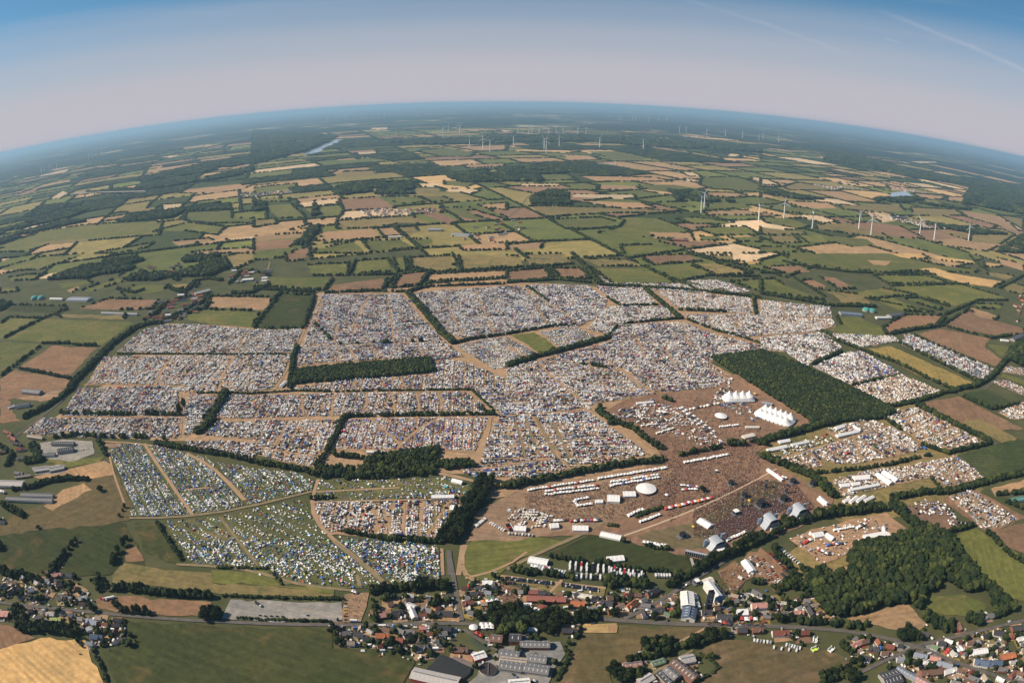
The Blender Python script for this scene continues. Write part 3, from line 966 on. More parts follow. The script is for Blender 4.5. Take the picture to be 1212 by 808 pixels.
CAMPS = """
0.93 w B0 690 365 780 340 950 340 1212 365 1212 480 900 480 560 468
0.93 w B1 0 365 235 362 190 470 0 478
0.93 w B0 500 490 1212 485 1212 660 900 665 830 650 870 625 420 620
0.93 w B1 0 485 175 485 150 570 80 650 0 660
0.85 m B0 380 645 820 630 850 670 870 770 290 780
0.85 m B0 900 670 1060 680 960 790 890 780
0.85 m C0 200 60 870 55 860 150 640 150 400 150 110 130
0.85 m C0 880 -5 1020 -5 985 60 940 120 880 150
0.9 m B0 1090 672 1212 680 1212 785 1025 785
0.9 m C0 1035 75 1212 75 1212 160 980 140
0.8 m C0 890 170 1060 165 1212 180 1212 250 1000 220 900 190
0.9 m C1 0 70 420 68 340 200 300 230 270 290 0 230
0.92 m B1 0 680 440 668 1010 660 1150 760 880 770 420 770 0 785
0.92 m B1 195 640 480 600 850 580 860 530 900 510 1000 515 1212 600 1212 640 1030 650 560 655 200 655
0.93 m B1 215 470 240 430 330 195 500 195 720 195 830 330 900 410 1010 490 830 520 800 505 560 510 360 520 210 535
0.95 m B1 770 190 1212 155 1212 385 1000 400 900 370 830 290
0.95 m B2 0 155 60 155 320 320 210 350 0 385
0.92 m B2 85 160 130 150 380 150 480 220 460 290 330 355 200 350 320 320 210 240
0.93 w B2 420 155 650 170 720 245 540 250
0.92 w B2 540 250 760 255 800 310 560 330 500 390 380 360 470 260
0.9 w B2 440 100 500 140 860 145 1000 165 950 190 700 175 480 150
0.93 w B2 720 180 1160 210 1180 290 1000 280 880 270 800 250
0.9 w B2 860 130 1010 125 1160 180 1100 190
0.93 w B2 850 290 1212 295 1212 390 1110 400 1000 370 870 315
0.9 c B2 160 375 330 350 430 400 260 455
0.85 c B2 0 400 130 470 60 520 0 530
0.88 c B1 970 440 1130 405 1212 400 1212 545 1150 550
0.93 m B2 0 545 160 510 500 420 540 340 840 330 1000 390 1212 440 1212 475 960 515 1060 600 1000 640 720 665 400 720 390 750 490 808 0 808
0.92 m C2 0 -8 390 20 700 235 560 260 300 300 0 370
0.88 m C1 1160 0 1212 -8 1212 340 1060 340 980 310 1080 290 1090 200 1180 60
0.92 m B1 1050 650 1212 640 1212 790 1170 770
0.92 x C1 460 60 880 55 1150 50 1090 130 1060 210 880 210 390 205 430 100
0.35 y C1 320 355 860 345 960 340 1040 390 1000 430 330 455 300 410
0.75 c C1 520 440 980 400 1000 432 560 452
0.72 c C1 0 300 200 320 290 360 280 400 60 460 0 470
0.75 c C0 1040 270 1212 300 1212 470 1180 470
0.80 c C0 520 210 600 180 730 185 880 225 1000 250 1170 470 1100 490 920 525 620 525 640 470
0.40 y C0 790 555 1100 520 1212 505 1212 765 920 755 880 700
0.42 y C1 0 490 230 445 380 620 560 808 0 808
0.85 m C1 270 460 990 450 960 560 880 640 840 625 600 620 370 610 300 540
0.58 c C1 400 620 560 640 880 670 890 808 570 808
0.50 c D1 0 0 700 0 1030 270 1000 270 860 265 420 245 340 160 180 140 0 125
0.45 c D0 1010 0 1202 0 1202 125 1090 118
0.66 c D1 720 0 1202 0 1202 220 1030 240
0.75 c D2 0 20 190 30 195 215 80 215 0 230
0.93 w B3 0 215 320 245 330 295 0 285
0.93 w B3 0 285 330 300 350 335 230 360 0 375
0.88 w B3 0 385 270 365 380 430 240 500 210 520 120 455 0 440
0.88 w B3 280 365 610 380 640 400 470 430 350 400
0.93 m B3 240 520 380 460 460 445 640 545 420 605
0.75 z B3 420 610 650 555 840 635 600 695
0.85 m B3 660 375 690 370 1075 530 1020 585 850 510 650 420
0.68 z C3 560 40 720 0 1020 165 880 200 760 180 610 80
0.75 v C3 200 200 600 95 760 195 460 260 360 270 250 230
0.66 z C3 80 230 260 200 290 280 200 290 110 260
0.60 z C3 300 110 510 50 580 95 360 150
0.45 z C3 20 200 300 130 350 165 80 245
0.66 v C3 330 340 540 290 600 290 900 230 1030 325 860 370 780 330 700 345 440 400 400 440
0.72 v C3 860 415 970 385 1190 520 1070 565 1010 560 960 500
0.35 v C3 640 460 760 430 860 450 920 540 880 560 850 500 720 500
0.6 v B3 1065 590 1120 575 1212 620 1212 655
0.5 v B3 1130 515 1212 530 1212 560 1115 545
0.22 v C3 130 610 270 560 560 500 600 590 480 650 280 725 170 650
0.42 v B2 960 700 1100 560 1060 640 1212 790 1180 808
0.36 z B2 500 760 700 690 860 790 1000 808 760 808 520 808
0.42 z C2 520 20 700 -10 880 20 1040 180 960 200 800 140 640 90
0.55 v C3 1090 30 1212 -20 1212 60 1150 60
0.16 v D3 620 170 720 110 750 140 830 70 1040 210 950 290 830 200 700 300
0.5 z C2 0 500 60 480 220 520 240 560 100 600 0 600
"""
CAMPL = []
for i, l in enumerate(CAMPS.strip().split('\n')):
    d, pal, rest = l.split(' ', 2)
    pts = P(rest)
    base = {'y': 'k', 'c': 'k'}.get(pal, 'c')
    if pal == 'c' and np.mean(pts, 0)[1] > 1300: base = 'c'
    if not (pal in 'vz' and float(d) < .5): poly_obj('campsite_ground', pts, -.60 + i*.003, FM[base])
    CAMPL.append((float(d), pal, np.array(pts)))

# hedgerows: crown radius, rows, chance of a gap, name of the hedge (only those seen large have one), points
HEDGES = """
5 1 .1 - B0 20 405 210 310 330 265
5 1 .15 - B0 200 430 320 430 380 440 460 440
5 1 .2 - B0 0 590 80 530 200 440
4.5 1 .1 - B0 90 550 200 570 340 600
6 3 .0 - B0 760 330 700 340 640 360 540 430 470 500 400 570 350 620 330 660
6 2 .05 - B0 330 650 280 700 210 740 110 790
3.5 1 .05 - B0 560 480 720 480 1212 482 B1 0 480 180 482
3.5 1 .1 - B0 940 665 1080 665 1212 670 B1 0 668 200 655 480 660 560 655 1050 650
6 3 .0 - B0 1080 660 1040 740 990 790 C0 1020 70 940 130
5 1 .5 - C0 290 38 560 45 700 40 870 45
5 1 .05 - C0 400 40 560 42
5 1 .45 - C0 230 155 380 140 500 150 600 150 680 150 800 160
5 2 .05 the hedgerow along the north edge of the dense tent camp - C0 740 180 850 200 930 215 1100 240 1212 270 C1 0 270 120 290 240 310 300 330
5 1 .2 - C0 470 170 510 240
5 1 .1 - B1 290 200 270 270 250 340
5 2 .05 - B1 210 440 190 500 180 600 170 650
5 1 .05 - B1 340 190 560 180 740 185 820 160 1212 145
6 3 .0 - B1 740 190 820 280 900 380 960 430
4 1 .05 - B1 960 430 1040 410 1212 385 B2 0 385 200 350 330 340
3 1 .05 - B1 760 340 840 335
5 1 .7 - B1 300 340 390 435 510 430 560 425 620 428 800 420
4 1 .25 - B1 600 775 880 772 1150 770 1080 740
5 1 .2 - B1 740 770 880 770
4.5 2 .05 - C1 470 45 430 60 400 130 350 220 300 290
4 1 .1 - B1 430 790 460 778 570 775
3 1 .1 - B1 1040 650 1150 750
5 1 .05 - B1 455 105 490 30
5 1 .05 - B1 640 25 690 90
5 1 .1 - B1 730 20 745 80 870 90
5 1 .05 - B1 950 0 990 85 1212 70
5 1 .1 - B1 630 160 690 100 480 105
5 1 .1 - B1 800 150 850 80
5 1 .2 - B1 0 170 200 180 300 185
5 1 .2 - B1 80 230 130 190
5 1 .05 - B2 0 70 200 60 320 50
7 2 .0 - B2 310 0 400 90 440 145
5 2 .02 - B2 0 140 240 125 400 140
5 1 .1 - B2 190 70 220 110
5 2 .02 - B2 440 150 880 175 1212 210
4 1 .1 - B2 690 80 820 130 900 170
6 2 .0 - B2 660 170 780 270 830 310
4 1 .2 - B2 640 15 700 50
5 1 .05 - B2 1000 110 1212 110
5 1 .05 - B2 860 0 1180 90
5 1 .2 - B2 820 270 1060 280
4 1 .05 - B2 560 335 720 320 840 310
4 1 .3 - B2 480 405 530 345
6 2 .02 - B2 0 540 150 490 260 465 490 400
4 1 .25 - B2 90 155 200 230
4 1 .2 - B2 480 210 540 250 720 245
4 1 .2 - B2 860 315 1000 370 1090 390 1212 430
5 1 .1 - B2 1175 200 1190 290
5 1 .3 - B2 360 530 480 545
6 2 .02 - B2 430 750 500 800 C2 600 110 740 215
6 2 .0 the dark hedge behind the long row of white stalls - C2 0 390 200 350 400 310 600 275 750 262
5 1 .1 - C2 820 240 920 220 1030 200
7 2 .1 - C2 1050 185 1130 185
6 1 .1 - C2 1160 175 1240 190
3.5 2 .0 the bushes between the two stall rows on the arena - C2 610 532 680 505 750 482
4 1 .1 - C2 440 622 560 650
4 1 .1 - C2 620 657 700 680 780 690
4.5 1 .12 the hedge between the meadow and the trailer park - C2 200 720 300 738 440 755 620 785 840 800
7 3 .0 the thick tree belt south of the main stages - C3 560 470 250 505 100 550 0 610 C2 1100 680 1000 740 900 790
6 2 .05 the tree lined road beside the white factory hall - D3 740 30 640 90 560 140 440 200 350 265
6 3 .0 - C3 -30 175 100 140 200 110 420 50 520 20
6 3 .0 - C3 0 230 100 270 250 330 350 430
4 1 .1 - C3 260 310 470 290 600 270 720 240 790 225
5 1 .1 - C3 520 20 640 110
6 2 .0 - C3 720 0 900 90 1060 170
5 1 .05 - C3 740 180 860 220 1060 175
6 2 .02 - C3 590 430 750 400 860 400 1060 345 1212 310
5 1 .2 - C3 1080 410 1212 400
6 1 .1 - C3 1120 440 1212 480
4 1 .1 - C3 780 330 830 390
7 3 .02 - C3 600 450 700 540 760 570
5 1 .1 - C3 840 590 990 550
5 2 .05 - C3 1040 580 1140 680 1220 730
5 1 .1 - B3 0 90 120 90
6 2 .02 - B3 0 185 100 200 320 240 530 245
5 1 .1 - B3 150 110 300 200
5 2 .05 - B3 100 35 200 60 400 85 520 90
5 1 .05 - B3 560 90 790 95
4 1 .1 - B3 480 205 800 270
4 1 .1 - B3 700 195 870 245
5 2 .05 - B3 850 280 1000 215 1140 215
6 2 .02 - B3 600 370 700 350 810 335 850 290
5 1 .05 - B3 640 410 800 490 1000 590
4 1 .55 - B3 690 370 1060 530
5 1 .05 - B3 450 440 620 500 760 570 880 625
6 2 .02 - B3 880 630 990 610 1060 570 1130 490 1212 400
5 1 .05 - B3 280 355 350 400 450 440
5 1 .1 - B3 240 510 380 450
4 1 .1 - B3 420 605 560 575
5 2 .05 - B3 560 710 720 680 840 640 900 635
5 1 .05 - B3 925 655 1060 715 1190 690
5 2 .05 - B3 740 700 870 777
5 1 .2 - B3 830 330 1060 390 1130 380
5 1 .1 - B3 880 130 1100 195
6 2 .02 - B3 1100 160 1212 100
6 1 .1 - B3 960 10 1010 60 1050 80
5 2 .1 the spinney beside the long grey barn on the pasture - C0 60 400 150 390 240 360 330 350 420 355
5 1 .15 the slanting hedge across the dark pasture - C0 370 640 330 680 290 740 255 790
5.5 1 .15 the short hedge beside the brown bare patch - C0 610 635 570 700 530 780
4 1 .1 - C0 750 560 810 650 870 740
4 1 .5 - C0 600 480 570 530
6 2 .02 the tree belt north of the west village road - D0 -20 160 60 200 140 190 240 240
6 1 .02 the dark trees above the red trailer - D0 570 190 560 260 555 300
6 2 .02 the hedgerow south of the olive meadow - D0 610 280 700 270 800 280 950 300 1100 310 1202 315
6 1 .08 the roadside oaks by the dark green field - D0 650 365 700 400 780 400 870 420 940 430 1080 460
7 3 .02 the clump between gravel lot and brown strip - D1 -10 390 0 430 30 440
6 3 .02 the garden trees south of the west road - D0 100 350 110 420 120 500 200 500 330 500 440 530
3.5 1 .02 the hedge along the edge of the wheat field - D0 500 560 540 640 580 720 610 808
3 1 .02 the clipped hedge round the west garden - D0 590 600 690 570 715 450
3.5 1 .02 the long hedge north of the gravel lot - D1 60 308 350 320 750 328
3 1 .05 - D1 30 150 320 155
3 1 .1 - D1 350 180 400 240
3 1 .1 the low bushes between gravel lot and road - D1 140 435 300 445 480 450 690 455
5 1 .1 the garden corner by the dark green field - D1 680 470 710 520 720 590 830 600
5 1 .2 the garden trees beside the orange roofed house - D1 880 600 960 590 D1 1080 590 1202 550
4 1 .2 the lane trees beside the dirt lot - D1 920 330 930 400 940 470
6 2 .05 the trees south of the camp track - D1 900 290 1050 270 1180 270
8 4 .0 the big tree avenue west of the meadow - C1 1120 350 1060 450 980 560 925 660
6 2 .1 - C1 1160 390 1240 385
4 1 .08 the hedge under the narrow tent field - C1 430 605 540 620 650 640 770 645 900 655
5 2 .05 the round bushes under the narrow tent field - C1 610 635 700 645
5 2 .05 the trees by the east end of the narrow tent field - C1 740 640 830 650
4 1 .1 - C1 270 445 380 440
6 3 .03 the dark trees beside the avenue junction - D2 70 260 150 250 250 260
6 3 .03 the village trees west of the junction - D2 150 330 180 370
5 1 .2 the garden trees behind the village junction - D2 300 280 400 260 520 270
5 2 .02 the bushes in the parking field - D2 605 160 680 180 750 185
5 1 .1 - D2 790 190 870 205
6 2 .05 the trees between parked cars and trailers - D2 920 190 960 215
6 3 .02 - D2 1140 230 1202 260 D3 0 200 130 250 220 250
9 4 .0 the big round tree mass in the village centre - D2 480 400 560 430 640 440 760 430
9 4 .0 - D2 540 480 680 500
8 4 .0 the tree mass above the grey brick halls - D2 760 510 830 470 880 430
6 3 .03 the trees above the straw strip - D2 960 440 1060 430 1202 420 D3 0 420 80 440
6 2 .03 the roadside trees above the dry field - D3 130 450 250 450 430 470
6 1 .05 the trees beside the blue roofed hall - D3 520 465 570 470
3.5 1 .03 the hedge around the silage yard - D2 900 590 930 660 890 740 850 808
4 1 .1 the hedge along the field lane - D2 920 590 980 540 1000 490
6 3 .02 the belt of trees along the farm drive - D3 190 600 300 580 430 590 540 560 640 530
6 3 .03 the trees west of the corner farmyard - D3 20 720 60 770 120 780 200 730
5 2 .1 the garden trees north of the corner farmyard - D3 100 690 200 660 300 640 360 630
3 1 .02 the clipped hedge round the farm lawn - D3 520 640 590 680 630 715 560 770 500 800
5 2 .05 the trees in the car field - D3 810 230 890 240
6 3 .05 the dark trees beside the car field - D3 940 280 1000 250 1080 260
6 2 .05 - D3 930 30 1000 130 1060 220 1130 290
7 3 .05 the tree belt behind the red roofed houses - D3 920 480 1030 470 1202 470
6 3 .05 - D3 1120 160 1170 280 1202 320
3 2 .05 the vine green rows by the white hall - D3 400 330 410 430
5 1 .4 the garden trees round the pink roofed house - D3 700 370 900 400 980 350 1080 360
6 3 .02 the tree belt along the wood road - D4 0 480 100 490 200 490 270 500
8 3 .02 the dark trees at the road fork - D4 500 520 540 540 540 580
6 2 .02 the trees in the road fork gardens - D4 590 540 640 560
7 3 .03 - D4 640 420 700 470 780 500 840 480
7 3 .03 - D4 880 440 960 460
5 2 .05 the small green trees behind the fork houses - D4 570 590 580 650
7 2 .05 the shade tree in the brown yard - D4 590 690 610 710
7 3 .03 the clump below the dry field - D4 40 790 120 770 200 740 250 790
5 1 .1 the trees at the east side of the dry field - D4 260 680 270 720
5 2 .1 the garden trees beside the bouncy slide - D4 160 580 230 640
5 2 .1 the roadside trees by the brown yard - D4 480 660 540 690
5 1 .3 the garden trees at the east end - D4 1150 690 1202 720
5 2 .1 the row of trees below the wood clearing - D4 300 470 330 480
6 2 .1 - D4 1000 450 1100 400
5 2 .02 - D4 870 130 920 180 1000 250 1100 340 1140 370
7 2 .05 - D0 0 20 0 60
5 2 .2 - C0 0 190 60 230 30 290
6 3 .1 - C0 120 270 200 260 150 190
6 2 .3 - B0 690 320 740 290 780 250 850 220 920 200
5 2 .35 - B0 760 340 830 300 900 260 960 240 1000 190
6 3 .25 - B0 820 170 880 190 940 130 1000 120 1060 130
6 2 .3 - B0 1010 230 980 260 860 300
6 2 .3 - B0 1090 150 1150 90 1212 80 1290 110
6 2 .3 - B0 1110 190 1200 190 1290 150
6 2 .25 - B0 560 170 640 190 700 170
5 3 .2 - C0 10 470 60 500 120 530
5 1 .3 - D0 230 330 310 370 330 420
6 2 .2 - C1 380 235 430 240 520 260
5 1 .3 - C2 480 90 530 80
5 1 .2 - B2 440 735 480 745
5 1 .2 - B2 740 690 800 710
3 2 .0 - C2 480 570 530 575
5 2 .1 - D3 570 320 690 330
"""
BIGTREES = """
8 27 tall dark tree standing alone among the tents|B0 864 768
7 22 paler poplar standing alone among the tents|B0 880 735
8 11 broad solitary oak on the dry pasture|C0 480 405
5 7 small round tree at the west edge of the pasture|C0 185 585
6 9 round tree at the corner of the tent camp hedge|C0 670 150
7 11 round tree beside the stall row on the arena|C2 935 410
7 12 roadside oak west of the gravel lot|D0 530 395
8 13 great oak standing by the gravel lot road|D0 1165 445
7 12 dark oak behind the white gabled house|D0 415 270
4 7 small oak alone on the meadow edge|D0 525 230
6 9 bright green round tree in the village garden|D2 180 530
7 11 dark round tree above the market street|D2 415 435
6 9 golden green bush in the farm garden|D3 580 660
4 6 yellow green bush beside the red roofed house|D3 1040 555
6 9 grey green round tree between red roofed houses|D3 1075 535
6 8 big bush on the edge of the bottom dry field|D2 1185 700
8 13 copper dark tree at the road fork|D4 520 560
"""
WOODL = """
6 B1 200 565 340 545 850 505 860 565 600 590 195 622
6 P 842 424 902 416 955 436 1040 476 1060 488 1040 496 960 500 948 490 905 464
6 C1 290 300 330 290 520 300 560 240 660 230 700 215 880 205 885 270 870 330 560 352 330 345
6 C1 870 270 1060 265 1060 295 880 300
7 D4 0 190 70 175 150 205 230 150 240 40 300 0 500 -30 700 -40 820 0 870 100 1000 250 1130 370 1150 410 1040 430 1010 300 960 280 880 290 830 260 760 210 700 280 640 290 620 400 560 345 420 370 300 400 210 430 100 420 20 330
6 C3 430 665 600 610 760 570 800 570 880 620 860 690 780 700 640 720
6 C3 380 700 440 660 560 640 640 700 560 760 460 760
6 B3 1150 440 1212 400 1240 560 1212 520 1140 490
7 A0 560 655 640 620 880 600 960 580 1090 560 1100 600 880 610 820 640 600 660
9 A0 640 500 900 470 1212 395 1212 425 950 470 600 525 420 520
9 A0 640 460 1000 375 1212 345 1212 375 950 430 700 470
7 A0 180 590 400 565 380 590 200 630 100 650
7 A0 0 690 160 655 330 600 420 605 330 640 100 690 0 720
7 A0 0 745 300 655 420 655 200 700 0 765
8 A1 400 490 560 470 760 465 770 525 420 530
8 A1 920 440 1212 395 1212 465 1000 470
10 A1 0 220 400 250 250 320 150 345 0 385
10 A1 630 280 1000 260 1212 260 1212 285 850 290
8 A2 0 400 230 395 290 425 150 430 170 465 0 465
10 A2 0 250 600 255 900 280 1212 310 1212 328 700 300 400 275 0 282
7 A2 120 545 200 505 290 520 300 575 110 575
7 A2 780 510 940 510 950 545 1100 565 820 560
7 A3 10 490 290 530 180 530 50 510
10 A3 320 300 640 380 940 440 1212 470 1212 600 1000 560 940 550 940 520 980 470 700 430 300 350
7 A3 520 525 740 525 760 530 660 545 530 540
7 A3 700 545 1010 580 900 575
8 A3 1090 770 1160 720 1212 690 1212 777
7 A3 740 640 940 660 1140 690 1000 690 800 655
6.5 B0 220 130 400 62 560 45 620 60 700 100 850 100 850 130 600 130 350 120
6 B0 480 40 640 20 700 30 600 60
6.5 B0 880 20 1060 10 1090 70 1000 110 860 110
6 B0 0 215 0 280 60 240
7 A1 0 560 60 570 60 600 0 610
7 A1 290 560 330 640 310 700 260 760 180 790 130 800 240 740 280 670
"""
# ------------------------------------------------------------------ buildings
def roofmat(name, c, ribs=0.0, rough=.8):
    m = NT(name, rough, .25)
    a = tuple(x*.72 for x in c)+(1,); b = tuple(min(1, x*1.25) for x in c)+(1,)
    col = m.mix(m.rng(m.noise(.9, 5, .75), .3, .7), a, b)
    w = m.n('ShaderNodeTexWave', bands_direction='X'); m.put(w.inputs['Vector'], m.coord()); w.inputs['Scale'].default_value = .35 if ribs else .9
    w.inputs['Distortion'].default_value = .3
    col = m.mix(m.math('MULTIPLY', w.outputs[1], .35 if ribs else .18), col, tuple(x*.6 for x in c)+(1,))
    oi = m.n('ShaderNodeObjectInfo')
    col = m.mix(1.0, col, m.mix(oi.outputs['Random'], lin(.82, .84, .86), lin(1.16, 1.12, 1.1)), 'MULTIPLY')
    return m.done(col)
RC = {'red': (.22, .078, .052), 'orange': (.42, .15, .07), 'brown': (.16, .095, .07), 'grey': (.17, .165, .165), 'dark': (.055, .055, .062),
      'blue': (.10, .14, .21), 'pale': (.40, .38, .36), 'white': (.70, .69, .67), 'pink': (.45, .24, .20), 'green': (.13, .20, .12), 'lime': (.36, .42, .15),
      'rust': (.26, .10, .08), 'sand': (.36, .29, .22), 'teal': (.08, .30, .27), 'steel': (.24, .27, .32)}
RM = {k: roofmat('roof_' + k, v) for k, v in RC.items()}
WM = {k: plain('wall_' + k, v, .85, .2) for k, v in {'brick': (.26, .105, .07), 'white': (.66, .63, .58), 'cream': (.50, .43, .33), 'grey': (.33, .31, .29), 'redboard': (.36, .05, .04)}.items()}
M_GLASS = plain('window_glass', (.03, .04, .055), .15, .5)
M_DOOR = plain('door_paint', (.12, .08, .05), .6)
M_CHIM = plain('chimney_brick', (.22, .09, .065), .9)
M_CANVAS = plain('white_canvas', (.74, .73, .72), .75, .2, var=.05)
M_CANVAS2 = plain('cream_canvas', (.62, .57, .50), .75, .2, var=.08)
M_STEEL = plain('steel', (.30, .31, .33), .45, .5, .6)
M_DARK = plain('black_cloth', (.022, .022, .026), .85, .1)
M_CONC = plain('concrete', (.36, .33, .30), .9)
FOOT = []            # footprints, so that nothing grows or camps there
def footprint(c, ang, l, w):
    u = np.array([math.cos(ang), math.sin(ang)]); v = np.array([-u[1], u[0]]); c = np.array(c)
    FOOT.append(np.array([c-u*l-v*w, c+u*l-v*w, c+u*l+v*w, c-u*l+v*w]))
def place(x1, y1, x2, y2, reg, z):
    a, b = np.array(R_(reg, x1, y1, z)), np.array(R_(reg, x2, y2, z))
    d = b-a; l = float(np.linalg.norm(d)); return (a+b)/2, math.atan2(d[1], d[0]), l
NICE = {'steel': 'steel-grey', 'sand': 'sand', 'rust': 'rusty-red', 'pale': 'pale-grey'}
def house(c, ang, l, w, h, r, roof, wall, detail=True, hip=0.0):
    e = obj('house', None, loc=(c[0], c[1], 0), rz=ang)
    mb = MB(); mb.gable(l, w, h, r) if not hip else mb.box(-l/2, l/2, -w/2, w/2, 0, h)
    obj('wall', mb.mesh('house_wall', [WM[wall]]), e)
    mb = MB(); mb.roof(l, w, h, r, .5, .28, 0, hip=hip)
    if l > 13 and detail:      # a cross gable
        k = random.choice((-1, 1))*l*.22; n = MB(); n.roof(w*.55, 5.0, h, r*.8, .3, .25)
        mb.add([(k + q[1], -w*.30 + q[0]*random.choice((1,)), q[2]) for q in n.v], [tuple(reversed(f)) for f in n.f])
    ro = obj('roof', mb.mesh('house_roof', [RM[roof]]), e)
    if detail:
        mb = MB(); x = l*random.choice((-.28, .2, .3)); mb.box(x-.45, x+.45, -.45, .45, h + r*.55, h + r + .9)
        obj('chimney', mb.mesh('chimney', [M_CHIM]), ro)
        mb = MB(); n = max(2, int(l/3.2))
        for s in (-1, 1):
            for k in range(n):
                x = -l/2 + l*(k+.5)/n
                if s < 0 and k == n//2: continue
                mb.box(x-.55, x+.55, s*w/2-.03, s*w/2+.03, 1.0, 2.2)
        obj('window', mb.mesh('windows', [M_GLASS]), e, kind='stuff')
        mb = MB(); x = -l/2 + l*(n//2+.5)/n; mb.box(x-.55, x+.55, -w/2-.05, -w/2, 0, 2.1)
        obj('door', mb.mesh('door', [M_DOOR]), e)
    footprint(c, ang, l/2+1, w/2+1)
    return e
def shed(c, ang, l, w, h, r, roof, wall, name='barn'):
    e = obj(name, None, loc=(c[0], c[1], 0), rz=ang)
    mb = MB(); mb.gable(l, w, h, r); obj('wall', mb.mesh('barn_wall', [WM[wall]]), e)
    mb = MB(); mb.roof(l, w, h, r, .6, .3)
    n = int(l/5)
    mb.box(-l*.46, l*.46, -.6, .6, h+r+.15, h+r+.7, 1)
    ro = obj('roof', mb.mesh('barn_roof', [RM[roof], M_STEEL]), e)
    mb = MB()
    for k in range(n):             # rooflights and the raised ridge vent
        x = -l/2 + l*(k+.5)/n
        for s in (-1, 1):
            y0, y1 = s*w*.12, s*w*.34
            z0, z1 = h + r*(1-abs(y0)/(w/2)) + .34, h + r*(1-abs(y1)/(w/2)) + .34
            q = [(x-.5, y0, z0), (x+.5, y0, z0), (x+.5, y1, z1), (x-.5, y1, z1)]
            if s > 0: q = q[::-1]
            mb.add(q[::-1], [(0, 1, 2, 3)])
    obj('rooflight', mb.mesh('rooflights', [plain_sky]), ro, kind='stuff')
    mb = MB(); mb.box(l/2, l/2+.08, -2, 2, 0, min(h, 4)); obj('door', mb.mesh('barn_door', [M_DOOR]), e)
    footprint(c, ang, l/2+1, w/2+1)
    return e
plain_sky = plain('rooflight_plastic', (.45, .47, .48), .5)
def marquee(c, ang, l, w, h, r, name='marquee', mat=None):
    mat = mat or M_CANVAS
    e = obj(name, None, loc=(c[0], c[1], 0), rz=ang)
    mb = MB(); mb.gable(l, w, h, r); obj('side_wall', mb.mesh('marquee_wall', [mat]), e)
    mb = MB(); n = max(2, int(l/5)); x = l/2; y = w/2 + .2
    for k in range(n):                # bays that sag a little between the frames
        a, b = -x + 2*x*k/n, -x + 2*x*(k+1)/n; m_ = (a+b)/2
        for s in (-1, 1):
            v = [(a, s*y, h), (m_, s*y, h-.15), (b, s*y, h), (b, 0, h+r+.1), (m_, 0, h+r-.15), (a, 0, h+r+.1)]
            f = [(0, 1, 4, 5), (1, 2, 3, 4)]
            if s > 0: f = [tuple(reversed(q)) for q in f]
            mb.add(v, f)
    obj('canopy', mb.mesh('marquee_roof', [mat]), e)
    footprint(c, ang, l/2+1, w/2+1)
    return e
